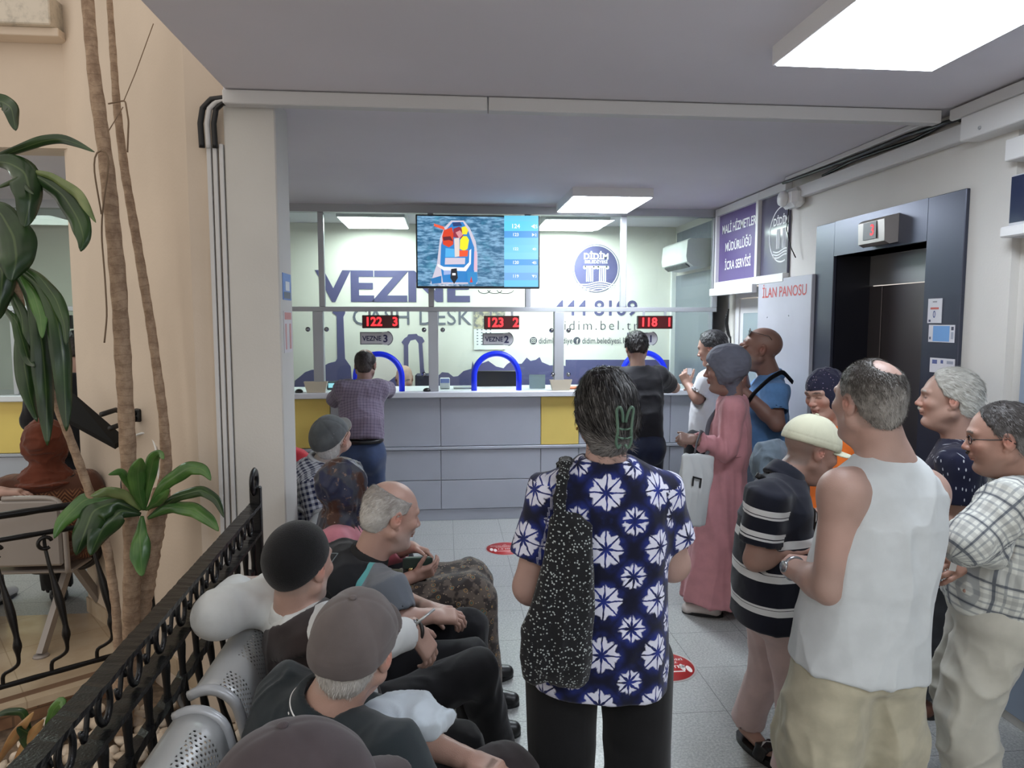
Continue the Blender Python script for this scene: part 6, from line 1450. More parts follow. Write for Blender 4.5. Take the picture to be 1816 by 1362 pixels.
    b = MB(); b.lathe([(.014, .028), (.016, .03), (.016, .037), (.001, .038)], w, 18, (-.2, -.5, .8)); at(t, b.obj('watch_case', simple('steel watch', (170, 172, 176), .25, .9)))
def lines(k, c, per, ph, w, soft=.1):
    """1 on bands of width w (fraction) every per metres"""
    return (((c/per+50+ph).frac()-.5).abs()-w/2).step(soft*w+.001, -soft*w-.001)
def hijab(p, H, mat, thick=.014, hole=(.055, .085, .072), neck=True, drape=0, fold=.006, seed=1, fs=(30, 30, 12), h=.005, name='headscarf', knot=None, hz=-.012, nr=.066):
    F = Field(); t = thick; F.u(H.ell((0, -.014, .034), (.0755+t, .099+t, .086+t)), .02); F.u(H.ell((0, .012, -.03), (.074+t*.5, .07, .075)), .03)
    J = p.J
    for sx in (-1, 1): F.u(H.ell((sx*.062, -.014, -.012), (.026+t*.6, .04, .05)), .03)
    if neck: F.u(cap(H.p(0, -.02, -.06), J['nck']+J['f']*.01, nr, nr+.010), .03)
    if drape:
        c = J['nck']; F.u(loft([c-UP*drape+J['f']*.02, c-UP*.04, c+UP*.05], [(0, .17, .12), (.5, .14, .10), (1, .07, .07)], J['r'], .03), .04)
    if knot: F.u(H.cap(*knot), .02)
    F.sub(H.ell((0, .115, hz), hole), .008); F.sub(H.ell((0, -.012, .02), (.074, .096, .082)), .003)
    V, Fc = F.mesh(h); V0 = V; V = folds(V, Fc, fold, fs, seed); return nobj(name, V, Fc, mat, p.root, {'suv': H.loc(V0)})
def glasses(H, mat, parent, name='glasses', dz=0.0, dy=0.0, up=0, lens=None, r=.021):
    X = lambda x, y, z: H.p(x, y+dy, z+dz)
    b = MB()
    for s in (-1, 1):
        b.tube([X(s*.032+r*1.12*math.cos(a), .098-.3*abs(r*math.cos(a))*(1 if s*math.cos(a) > 0 else .1), r*.72*math.sin(a)) for a in np.linspace(0, 2*math.pi, 25)], .0014, 6, False)
        b.tube([X(s*.056, .093, .005), X(s*.073, .085, .006), X(s*.079, .04, .004), X(s*.081, -.01, .004), X(s*.08, -.03, -.012)], .0017, 6)
    b.tube([X(-.01, .099, .004), X(0, .103, .006), X(.01, .099, .004)], .0014, 6); o = at(parent, b.obj(name, mat))
    if lens:
        b = MB()
        for s in (-1, 1): b.add([X(s*.032+r*1.1*math.cos(a), .0975-.3*abs(r*math.cos(a))*(1 if s*math.cos(a) > 0 else .1), r*.7*math.sin(a)) for a in np.linspace(0, 2*math.pi, 25)[:-1]], [tuple(range(24))])
        q = b.obj('lens', lens); q.parent = o
    return o
def mustache(H, col, parent, thick=.006, w=.026):
    F = Field(); F.u(H.cap((-w, .080, -.058), (0, .1, -.049), thick*.8, thick*1.2), .006); F.u(H.cap((w, .080, -.058), (0, .1, -.049), thick*.8, thick*1.2), .006); V, Fc = F.mesh(.0028)
    N = vnormals(V, Fc); V = V+N*((vnoise(V*500)-.5)*.002)[:, None]; c = np.array(lin(col)[:3]); T = np.tile(c, (len(V), 1))*(.8+.4*vnoise(V*400))[:, None]
    return nobj('moustache', V, Fc, m_hair, parent, {'tint': T})
WOM = dict(lips=(170, 90, 88), brow=(60, 46, 40))
@person
def striped_polo():
    Y = 2.5; yaw = 92; hc = Q_(1438, 797, Y+.02); J = stand(1.15, Y, yaw, 1.5); f, r = J['f'], J['r']; J['hd'] = hc
    J['nck'] = Q_(1390, 846, Y); J['chs'] = Q_(1374, 925, Y); J['wst'] = Q_(1374, 1000, Y); J['pel'] = Q_(1378, 1075, Y)
    J['sR'] = Q_(1362, 880, Y-.13); J['sL'] = Q_(1398, 866, Y+.17); J['eR'] = Q_(1340, 992, Y-.12); J['wR'] = Q_(1396, 976, Y-.14); J['eL'] = Q_(1398, 965, Y+.2); J['wL'] = Q_(1425, 985, Y-.02)
    t0 = W(1306, 1290, Z=.03); t1 = W(1390, 1356, Z=.03)
    J['hR'] = J['pel']-UP*.03+r*.08; J['hL'] = J['pel']-UP*.03-r*.08
    J['aL'] = V3(*(t0+(t1-t0)*.22)[:2], .085); J['kL'] = (J['aL']+J['hL'])/2+f*.05; J['tL'] = nrm((t1-t0)*[1, 1, 0])
    J['aR'] = V3(J['hR'][0]+.02, J['hR'][1]-.02, .085); J['kR'] = (J['aR']+J['hR'])/2+f*.03; J['tR'] = f
    p = Person('stooping person in a navy polo with white stripes and a cream cap', J)
    H = HF(hc, headR(86, -13), .97); sk = (176, 128, 104)
    p.body(sk, H, dict(fat=.3), dict(brow=(90, 80, 72), shave=((120, 115, 110), 'full', .6)), h=.007, legs=True, neck=.95,
           hk=dict(R=dict(d=nrm(V3(.75, .15, .12)), n=nrm(V3(.1, .5, -1)), curl=.45, s=.95), L=dict(d=nrm(V3(.5, -.55, .25)), n=nrm(V3(.3, .2, -1)), curl=.5, s=.95)))
    def pat(k, v):
        x, y, z = k.xyz(v); slv = z.gt(.5)*z.lt(3); tor = z.lt(.5)
        a = None
        for c0, w in ((.335, .011), (.320, .004), (.205, .011), (.222, .004), (.085, .011), (.102, .004)):
            m = (y-c0).abs().lt(w)*tor; a = m if a is None else a.max(m)
        for c0, w in ((.045, .010), (.062, .004), (.125, .009), (.142, .004)):
            a = a.max((y-c0).abs().lt(w)*slv)
        return k.mix(a, (22, 25, 38), (226, 228, 228))
    m = cloth('striped navy cotton', (22, 25, 38), pat=pat)
    prof = [(0, .182, .155), (.3, .172, .145), (.6, .165, .125), (.82, .16, .10), (.92, .13, .085), (1, .075, .068)]
    p.shirt(m, prof, .72, (.072, .072), path=[J['pel']-UP*.04, J['wst'], J['chs'], J['nck']], fold=.008, fs=(8, 8, 5), seed=11, h=.006, neckr=.06)
    p.collar(m, r=.06, ht=.04, gap=1)
    p.pants(cloth('pale pink cotton', (196, 172, 168), var=.03), thigh=.085, knee=.066, ank=.062, hip=(.155, .12), fold=.010, h=.007, seed=4, length=1.0)
    cap_hat(H, cloth('cream cap cotton', (200, 200, 176), var=.02), p.root, brim=.085)
    # slides
    for n in 'LR':
        a = J['a'+n]; t = J['t'+n]; rr = np.cross(t, UP); c = V3(a[0], a[1], 0); b = MB(); P = [c+t*(.135*math.cos(q)+.085)+rr*(.048*math.sin(q)) for q in np.linspace(0, 2*math.pi, 33)[:-1]]
        b.plate(P, (0, 0, 1), .026); o = at(p.root, b.obj('slide_sole', m_black)); F = Field(); m0 = c+t*.125
        F.u(cap(m0-rr*.048+UP*.02, m0+UP*.055-rr*.03, .010, .010, t, 3.2), .006); F.u(cap(m0-rr*.03+UP*.055, m0+UP*.055+rr*.03, .010, .010, t, 3.2), .006); F.u(cap(m0+rr*.048+UP*.02, m0+UP*.055+rr*.03, .010, .010, t, 3.2), .006)
        V, Fc = F.mesh(.004); q = nobj('slide_strap', V, Fc, m_black, None); q.parent = o
        b = MB(); c2 = m0+UP*.068+rr*.012; pts = [(-.03, .004), (-.012, -.008), (.02, .006), (.035, .014), (.0, -.014), (-.02, -.010), (-.033, .0)]; b.add([c2+t*0+rr*x+t*y for x, y in pts], [tuple(range(7))]); q = b.obj('slide_mark', m_white); q.parent = o
    # crossbody strap with square buckle
    strap_band(p, [J['sR']+UP*.065-r*.06-f*.02, J['chs']+f*.115+r*.09+UP*.06, J['wst']+f*.15+r*.0+UP*.03, J['wst']+f*.12-r*.12], .022, .006, m_black, 'crossbody_strap')
    c = J['chs']+f*.118+r*.10+UP*.045; b = MB(); 
    for s in (-1, 1): b.box(c[0]+s*.012-.0025, c[0]+s*.012+.0025, c[1]-.004, c[1], c[2]-.018, c[2]+.018)
    b.box(c[0]-.012, c[0]+.012, c[1]-.004, c[1], c[2]-.018, c[2]-.013); b.box(c[0]-.012, c[0]+.012, c[1]-.004, c[1], c[2]+.013, c[2]+.018); at(p.root, b.obj('strap_buckle', simple('chrome', (180, 180, 185), .2, 1)))
@person
def plaid_man():
    Y = 2.2; yaw = -58; hc = Q_(1777, 776, Y); J = stand(1.7, Y, yaw, 1.55); f, r = J['f'], J['r']; J['hd'] = hc
    J['nck'] = Q_(1812, 852, Y); J['chs'] = Q_(1800, 930, Y); J['wst'] = Q_(1780, 1000, Y); J['pel'] = Q_(1765, 1065, Y+.02)
    J['sL'] = Q_(1795, 890, Y-.15); J['sR'] = Q_(1800, 880, Y+.18); J['eL'] = Q_(1716, 962, Y-.16); J['wL'] = Q_(1768, 975, Y-.12); J['eR'] = Q_(1752, 975, Y+.2); J['wR'] = Q_(1722, 985, Y-.02)
    for n, s in (('L', -1), ('R', 1)):
        J['h'+n] = J['pel']+r*s*.085-UP*.05; J['a'+n] = V3(J['pel'][0]-.03+.06*s, J['pel'][1]+r[1]*s*.10, .085); J['k'+n] = (J['h'+n]+J['a'+n])/2+f*.07; J['t'+n] = f
    p = Person('man with glasses and moustache in a white shirt with grey and blue plaid, arms crossed', J)
    H = HF(hc, headR(-56, -6), .98); sk = (172, 124, 98)
    p.body(sk, H, dict(fat=.6), dict(brow=(60, 52, 46), stubble=((110, 96, 88), .25), shave=((96, 90, 86), 'bald', .4)), h=.007, hk=dict(R=dict(d=nrm(V3(-.9, -.2, -.35)), n=nrm(V3(.2, .8, -.4)), curl=.5), L=dict(d=nrm(V3(.8, -.1, .1)), n=nrm(V3(0, 1, 0)), curl=.5)))
    hair(H, 'full', .006, ((62, 58, 56), (136, 134, 132), .03), p.root, .004, 3500, .014, frac=.15)
    mustache(H, (60, 54, 50), p.root, .0065, .024)
    glasses(H, m_black, p.root, lens=m_glass)
    def pat(k, v):
        x, y, z = k.xyz(v); a = lines(k, x, .048, 0, .14).max(lines(k, y, .048, 0, .14)); b = lines(k, x, .048, .5, .34); c = lines(k, y, .048, .5, .34)
        g = k.mix(b*.45, (214, 216, 208), (150, 152, 150)); g = k.mix(c*.45, g, (150, 152, 150)); g = k.mix(a*.45, g, (80, 92, 108)); return k.mix(lines(k, x, .096, .0, .07).max(lines(k, y, .096, 0, .07))*.75, g, (46, 56, 74))
    m = cloth('plaid cotton', (210, 210, 205), pat=pat); prof = [(0, .19, .155), (.2, .19, .165), (.45, .185, .16), (.65, .18, .14), (.82, .175, .11), (.92, .14, .09), (1, .08, .07)]
    p.shirt(m, prof, 1.82, (.078, .060), path=[J['pel']-UP*.01, J['wst'], J['chs'], J['nck']], fold=.016, fs=(9, 9, 6), seed=21, h=.0065, neckr=.062, cavity=True, R0=.16)
    p.collar(m, r=.062, ht=.042, gap=1)
    p.pants(cloth('light khaki cotton', (188, 186, 174), var=.03), thigh=.115, knee=.09, ank=.075, hip=(.18, .145), fold=.028, h=.008, seed=6, belly=.02, fs=(8, 8, 7)); p.shoes(simple('brown shoe', (60, 42, 34), .5))
    b = MB(); a = Q_(1690, 985, Y-.06); b.plate([a, a+V3(-.012, 0, -.05), a+V3(.012, 0, -.055), a+V3(.022, 0, -.005)], (0, 1, 0), .0006); tag(b.obj('queue_ticket', simple('paper', (225, 226, 226), .8)), 'small white paper slip in the crossed hands of the plaid shirt man', 'ticket')
@person
def navy_polo_man():
    Y = 2.88; yaw = -56; hc = Q_(1683, 707, Y); J = stand(2.0, Y, yaw, 1.62); f, r = J['f'], J['r']; J['hd'] = hc
    J['nck'] = Q_(1702, 782, Y); J['chs'] = Q_(1690, 860, Y); J['wst'] = Q_(1682, 930, Y); J['pel'] = Q_(1678, 1000, Y)
    J['sL'] = Q_(1700, 818, Y-.16); J['sR'] = Q_(1698, 812, Y+.18); J['eL'] = Q_(1700, 925, Y-.17); J['wL'] = Q_(1640, 935, Y-.1); J['eR'] = Q_(1695, 920, Y+.2); J['wR'] = Q_(1640, 925, Y+.08)
    for n, s in (('L', -1), ('R', 1)):
        J['h'+n] = J['pel']+r*s*.08-UP*.04; J['a'+n] = V3(J['pel'][0]-.06+.07*s, J['pel'][1]+r[1]*s*.09+.05, .085); J['k'+n] = (J['h'+n]+J['a'+n])/2+f*.02; J['t'+n] = f
    p = Person('white-haired man with a white moustache in a navy polo shirt sprinkled with white dashes', J)
    H = HF(hc, headR(-58, 3), 1.06)
    p.body((186, 138, 112), H, dict(fat=.7), dict(brow=(150, 140, 130)), h=.008, neck=1.15, hk=dict(L=dict(n=V3(0, 0, -1)), R=dict(n=V3(0, 0, -1))))
    hair(H, 'full', .012, ((168, 166, 158), (222, 222, 214), .02), p.root, .004, 4500, .022, flow=(0, -.8, -.5), frac=.5, lift=.15)
    mustache(H, (220, 216, 206), p.root)
    def pat(k, v):
        w = k.node('ShaderNodeMapping'); k.L(v, w.inputs[0]); w.inputs['Rotation'].default_value = (0, 0, .5); w.inputs['Scale'].default_value = (58, 20, 20)
        d = k.vor(1, w.outputs[0], dim='2D'); c = k.node('ShaderNodeSeparateColor'); k.L(k.vor(1, w.outputs[0], out=1, dim='2D'), c.inputs[0]); g = E(k.nt, c.outputs[0])
        return k.mix(d.step(.16, .10)*g.gt(.45), (26, 28, 52), (200, 205, 212))
    m = cloth('dashed navy cotton', (26, 28, 52), pat=pat); prof = [(0, .18, .16), (.3, .185, .17), (.6, .18, .14), (.82, .175, .11), (.92, .14, .09), (1, .08, .072)]
    p.shirt(m, prof, .7, (.075, .07), path=[J['pel']-UP*.06, J['wst'], J['chs'], J['nck']], fold=.008, seed=15, h=.008, neckr=.064); p.collar(m, r=.064, ht=.036, gap=1)
    p.pants(cloth('charcoal cloth', (52, 54, 58), var=.08), thigh=.10, knee=.08, ank=.066, hip=(.17, .135), h=.010, fold=.01); p.shoes(simple('brown shoe leather', (92, 56, 40), .5))
@person
def orange_woman():
    Y = 3.4; yaw = -120; hc = Q_(1463, 698, Y); J = stand(1.85, Y, yaw, 1.58); f, r = J['f'], J['r']; J['hd'] = hc
    J['nck'] = Q_(1474, 762, Y+.02); J['pel'] = V3(J['nck'][0]-.04, Y, .82); J['chs'] = (J['nck']*.74+J['pel']*.26); J['wst'] = (J['nck']*.36+J['pel']*.64)
    for s, n in ((-1, 'L'), (1, 'R')):
        J['s'+n] = J['nck']-UP*.06+r*s*.165; J['e'+n] = J['s'+n]-UP*.25+r*s*.06; J['w'+n] = J['e'+n]+f*.2-r*s*.05-UP*.02; J['h'+n] = J['pel']+r*s*.08-UP*.03; J['k'+n] = J['h'+n]-UP*.36; J['a'+n] = J['k'+n]*[1, 1, 0]+UP*.085; J['t'+n] = f
    p = Person('woman in a dark patterned headscarf and orange top looking down to the left', J)
    H = HF(hc, headR(-112, -12, 4), .98)
    p.body((186, 138, 112), H, dict(fat=.5, female=True), WOM, h=.008, hh=.0035)
    def pat(k, v):
        d = k.vor(95, v); c = k.node('ShaderNodeSeparateColor'); k.L(k.vor(95, v, out=1), c.inputs[0]); g = E(k.nt, c.outputs[0]); x = k.mix(g, (150, 110, 90), (120, 116, 140)); return k.mix(d.step(.3, .2)*g.gt(.55), (34, 34, 54), x)
    hijab(p, H, cloth('dark patterned cotton', (34, 34, 54), pat=pat), thick=.012, hole=(.068, .12, .085), neck=False, hz=-.045, knot=((0, -.09, -.02), (.0, -.11, -.07), .03, .02))
    m = cloth('orange knit', (222, 112, 42)); prof = [(0, .18, .15), (.3, .175, .14), (.6, .17, .13), (.82, .165, .10), (.92, .13, .085), (1, .08, .07)]
    p.shirt(m, prof, 1.7, (.068, .05), path=[J['pel']-UP*.05, J['wst'], J['chs'], J['nck']+UP*.02], h=.009, seed=9, neckr=.056)
    p.pants(cloth('grey blue skirt cloth', (92, 102, 116)), thigh=.11, knee=.10, ank=.10, hip=(.17, .14), h=.012); p.shoes(m_black)
    F = Field(); c = Q_(1364, 822, 3.35); F.u(ell(c, (.085, .07, .11)), .02); F.u(cap(c+V3(.02, 0, .06), Q_(1392, 800, 3.4), .05, .04), .04)
    V, Fc = F.mesh(.008); V = folds(V, Fc, .02, (16, 16, 10), 6); tag(nobj('shoulder_bag', V, Fc, cloth('blue grey nylon', (108, 122, 134))), 'blue-grey soft bag on the arm of the woman in orange', 'bag')
@person
def blue_polo_man():
    Y = 4.46; yaw = -62; hc = Q_(1349, 618, Y); J = stand(1.9, Y, yaw, 1.72); f, r = J['f'], J['r']; J['hd'] = hc
    J['nck'] = Q_(1367, 668, Y); J['chs'] = Q_(1356, 730, Y); J['wst'] = Q_(1352, 785, Y); J['pel'] = Q_(1350, 840, Y)
    J['sL'] = Q_(1374, 692, Y-.17); J['sR'] = Q_(1352, 690, Y+.18); J['eL'] = Q_(1378, 752, Y-.26); J['wL'] = Q_(1314, 690, 4.29); J['eR'] = Q_(1325, 720, Y+.2); J['wR'] = Q_(1312, 640, Y+.04)
    p = Person('tall bald man in a blue polo with sunglasses on his head, looking up', J)
    H = HF(hc, headR(-66, 14), 1.15)
    p.body((148, 102, 80), H, dict(fat=.7, nose=1.2), dict(brow=(50, 40, 36), stubble=((150, 140, 132), .55), shave=((120, 92, 76), 'full', .25)), h=.009, armr=1.15, neck=1.2, hk=dict(L=dict(d=nrm(V3(-.6, -.1, .7)), n=V3(.6, .6, .4), curl=.5), R=dict(d=nrm(V3(-.3, -.3, .9)), n=nrm(V3(.5, -.5, 0)), curl=.7)))
    m = cloth('blue polo cotton', (96, 138, 186)); prof = [(0, .19, .15), (.3, .185, .16), (.6, .185, .145), (.82, .185, .12), (.92, .15, .095), (1, .085, .075)]
    p.shirt(m, prof, .66, (.08, .078), path=[J['pel']+UP*.02, J['wst'], J['chs'], J['nck']], fold=.012, seed=31, h=.009, neckr=.07); p.collar(m, r=.07, ht=.04, gap=1)
    p.pants(cloth('washed denim', (128, 142, 158)), thigh=.115, knee=.09, ank=.07, hip=(.185, .15), h=.011); p.shoes(m_black)
    strap_band(p, [Q_(1406, 678, Y-.12), Q_(1388, 658, Y-.19), Q_(1364, 672, Y-.25), Q_(1336, 698, Y-.27), Q_(1310, 740, Y-.2)], .03, .008, m_black, 'shoulder_strap')
    g = glasses(H, simple('dark frame', (20, 22, 24), .15), p.root, 'sunglasses', dz=.075, dy=-.012, lens=simple('dark lens', (14, 18, 22), .08), r=.029)
@person
def pink_dress_woman():
    Y = 4.06; yaw = -68; hc = Q_(1287, 655, Y); J = stand(1.66, Y, yaw, 1.62); f, r = J['f'], J['r']; J['hd'] = hc
    J['nck'] = Q_(1300, 704, Y+.01); J['chs'] = Q_(1296, 748, Y); J['wst'] = Q_(1290, 800, Y); J['pel'] = Q_(1283, 850, Y)
    J['sL'] = Q_(1298, 724, Y-.13); J['sR'] = Q_(1294, 722, Y+.16); J['eL'] = Q_(1288, 800, Y-.16); J['wL'] = Q_(1232, 780, Y-.17); J['eR'] = Q_(1284, 795, Y+.2); J['wR'] = Q_(1236, 776, Y+.05)
    for s, n in ((-1, 'L'), (1, 'R')): J['h'+n] = J['pel']+r*s*.07; J['k'+n] = J['h'+n]-UP*.35; J['a'+n] = V3(J['pel'][0]-.03+s*.07, J['pel'][1]+r[1]*s*.08, .085); J['t'+n] = f
    p = Person('woman in a long dusty pink dress and grey headscarf standing in profile', J)
    H = HF(hc, headR(-68, -3), 1.08)
    p.body((150, 108, 88), H, dict(female=True, fat=.3), WOM, h=.009, legs=True, hk=dict(L=dict(d=nrm(V3(-.9, .1, .1)), n=nrm(V3(.2, .6, -1)), curl=1.35, s=.95), R=dict(d=nrm(V3(-.9, -.3, .1)), n=V3(0, -.5, -1), curl=.9, s=.95)))
    hijab(p, H, cloth('grey jersey', (98, 100, 112), var=.04), thick=.022, hole=(.08, .12, .092), hz=-.04, fold=.004, fs=(14, 40, 40), h=.006, nr=.054)
    m = cloth('dusty pink crepe', (190, 134, 140), var=.03)
    prof = [(0, .215, .205), (.12, .205, .19), (.35, .175, .155), (.55, .165, .135), (.655, .145, .12), (.74, .155, .13), (.86, .155, .115), (.93, .14, .09), (.97, .10, .08), (1, .075, .07)]
    hemc = V3(J['pel'][0]-.03, J['pel'][1], .075)
    p.shirt(m, prof, 1.93, (.064, .048), path=[hemc, J['pel'], J['wst'], J['chs'], J['nck']], fold=.018, fs=(11, 11, 1.6), seed=13, h=.009, neckr=.058, name='dress', p=2.1, k=.03)
    F = Field(); F.u(loft([J['wst']-UP*.012, J['wst']+UP*.012], [(0, .158, .132), (1, .158, .132)], r, .006, 2.2), .01); p.mesh('belt', F, .006, m)
    p.shoes(simple('pale shoe', (200, 190, 186), .5), L=.24)
    # canvas bag on the forearm
    def bagpat(k, v): return k.mix(k.noise(6, 2), (196, 202, 204), (208, 212, 212))
    c = Q_(1234, 868, Y-.30); t = thing('shopping_bag', 'white tote bag with grey straps hanging from the pink dressed woman\'s forearm', 'bag', c)
    tl, tr, br, bl = Q_(1212, 797, Y-.30), Q_(1264, 817, Y-.26), Q_(1247, 934, Y-.26), Q_(1199, 928, Y-.30)
    F = Field(); cc = (tl+tr+br+bl)/4; ux = nrm((tr-tl)+(br-bl)); uz = nrm((tl-bl)+(tr-br)); uy = nrm(np.cross(ux, uz)); uz = np.cross(uy, ux)*-1 if False else uz
    F.u(loft([(bl+br)/2, (tl+tr)/2], [(0, np.linalg.norm(br-bl)/2, .035), (.5, np.linalg.norm(br-bl)/2*1.02, .04), (1, np.linalg.norm(tr-tl)/2, .012)], ux, .01, 4), .01)
    V, Fc = F.mesh(.006); V = folds(V, Fc, .012, (9, 9, 4), 4); at(t, nobj('bag_body', V, Fc, cloth('white canvas', (200, 206, 208), pat=bagpat), None, {'suv': V}))
    n = -uy if uy[1] > 0 else uy; o = cc+uz*.05-ux*.02+n*.047; b = MB()
    for a0, a1, c0, c1 in ((-.03, .03, .020, .030), (-.03, -.019, -.025, .03), (.019, .03, -.025, .03)): b.plate([o+ux*a0+uz*c0, o+ux*a1+uz*c0, o+ux*a1+uz*c1, o+ux*a0+uz*c1], n, .0012)
    at(t, b.obj('bag_mark', simple('black print', (40, 42, 44), .6)))
    for dy in (0, .06):
        b = MB(); L = [Q_(1232, 803, Y-.30+dy), Q_(1236, 785, Y-.26+dy*.7), Q_(1243, 765, Y-.2+dy*.4), Q_(1252, 772, Y-.12), Q_(1256, 800, Y-.2+dy*.3), Q_(1250, 812, Y-.27+dy)]
        C = np.array([np.interp(np.linspace(0, 5, 30), range(6), [q[j] for q in L]) for j in range(3)]).T; b.tube(C, .011, 8, True, .35); at(t, b.obj('strap', simple('grey webbing', (92, 94, 98), .8)))
    strap_band(p, [J['nck']+f*.05-UP*.02, J['chs']+f*.125-r*.03, J['wst']+f*.13-r*.07+UP*.03, J['wL']+UP*.045+V3(.05, .03, 0)], .03, .006, simple('grey webbing', (92, 96, 104), .8), 'shoulder_strap')
@person
def white_polo_man():
    Y = 5.2; yaw = -42; hc = Q_(1263, 617, Y); J = stand(1.95, Y, yaw, 1.68); f, r = J['f'], J['r']; J['hd'] = hc
    J['nck'] = Q_(1276, 652, Y); J['chs'] = Q_(1268, 700, Y); J['wst'] = Q_(1262, 740, Y); J['pel'] = Q_(1260, 785, Y)
    J['sL'] = Q_(1254, 674, Y-.1); J['sR'] = Q_(1296, 672, Y+.13); J['eL'] = Q_(1238, 706, Y-.08); J['wL'] = Q_(1220, 682, Y+.05); J['eR'] = Q_(1262, 700, Y+.3); J['wR'] = Q_(1240, 690, Y+.45)
    p = Person('grey-haired man in a white polo shirt reading a slip beside the counter', J)
    H = HF(hc, headR(-50, -14), 1.04)
    p.body((178, 130, 104), H, dict(fat=.5), dict(brow=(80, 76, 72)), h=.010, armr=1.12, hk=dict(L=dict(d=nrm(V3(-.3, .3, .8)), n=nrm(V3(.5, .6, .2)), curl=.8), R=dict(n=-UP)))
    hair(H, 'full', .012, ((52, 52, 54), (150, 150, 150), .01), p.root, .005, 1800, .02, frac=.1)
    def pat(k, v):
        x, y, z = k.xyz(v); return k.mix(((y-.125).abs().lt(.005).max((y-.143).abs().lt(.003)))*z.gt(.5)*z.lt(3), (216, 218, 222), (50, 54, 74))
    m = cloth('white polo cotton', (216, 218, 222), pat=pat); prof = [(0, .175, .15), (.3, .175, .155), (.6, .175, .14), (.82, .17, .115), (.92, .14, .09), (1, .08, .072)]
    p.shirt(m, prof, .75, (.074, .076), path=[J['pel']-UP*.05, J['wst'], J['chs'], J['nck']], fold=.012, seed=41, h=.010); p.collar(m, r=.066, ht=.035)
    p.pants(cloth('dark trousers', (28, 28, 32)), thigh=.1, knee=.08, ank=.065, h=.012, hip=(.165, .13)); p.shoes(m_black)
    b = MB(); a = Q_(1219, 664, Y-.02); b.plate([a, a+V3(.035, 0, .0), a+V3(.042, .02, .045), a+V3(.006, .02, .047)], (0, 1, 0), .0008); tag(b.obj('paper_slip', simple('paper', (225, 228, 232), .8)), 'small white slip held up by the man in the white polo', 'paper')
@person
def black_tee_man():
    Y = 5.5; yaw = -2; hc = Q_(1129, 618, Y+.06); J = stand(1.5, Y, yaw, 1.72); f, r = J['f'], J['r']; J['hd'] = hc
    J['nck'] = Q_(1131, 652, Y-.0); J['chs'] = Q_(1135, 700, Y-.05); J['wst'] = Q_(1137, 740, Y-.12); J['pel'] = Q_(1138, 785, Y-.14)
    J['sL'] = Q_(1098, 668, Y); J['sR'] = Q_(1168, 668, Y); J['eR'] = V3(*Q_(1196, 690, Y+.26)[:2], 1.20); J['wR'] = V3(J['eR'][0]-.2, Y+.46, 1.185); J['eL'] = V3(J['sL'][0]-.06, Y+.25, 1.2); J['wL'] = V3(J['sL'][0]+.14, Y+.46, 1.185)
    for n in 'LR': J['h'+n] = J['pel']+r*(-.08 if n == 'L' else .08)-UP*.03; J['a'+n] = V3(J['h'+n][0], Y-.05, .085); J['k'+n] = (J['h'+n]+J['a'+n])/2
    p = Person('dark-haired man in a black t-shirt leaning on the counter', J)
    H = HF(hc, headR(8, -26), 1.02)
    p.body((182, 136, 110), H, {}, {}, h=.010, armr=1.08, hk=dict(L=dict(n=-UP, curl=.2, d=V3(1, .3, 0)), R=dict(n=-UP, curl=.2, d=V3(-1, .2, 0))))
    hair(H, 'full', .015, ((22, 20, 20), (58, 50, 48), .0), p.root, .008, 2600, .022, frac=.1)
    p.shirt(cloth('black jersey', (30, 30, 34), var=.1), [(0, .165, .13), (.3, .165, .13), (.6, .18, .13), (.82, .185, .12), (.92, .15, .095), (1, .085, .075)], .62, (.082, .078), path=[J['pel']-UP*.02, J['wst'], J['chs'], J['nck']], fold=.012, seed=51, h=.010, fs=(7, 7, 8))
    p.pants(cloth('dark navy denim', (26, 32, 52)), thigh=.105, knee=.08, ank=.066, hip=(.168, .135), h=.011, butt=.04); p.shoes(m_black)
    b = MB(); c = J['wR']; b.tube([c+V3(.02, .026*math.cos(a), .026*math.sin(a)) for a in np.linspace(0, 6.283, 20)], .005, 6, False); at(p.root, b.obj('bracelet', m_white))
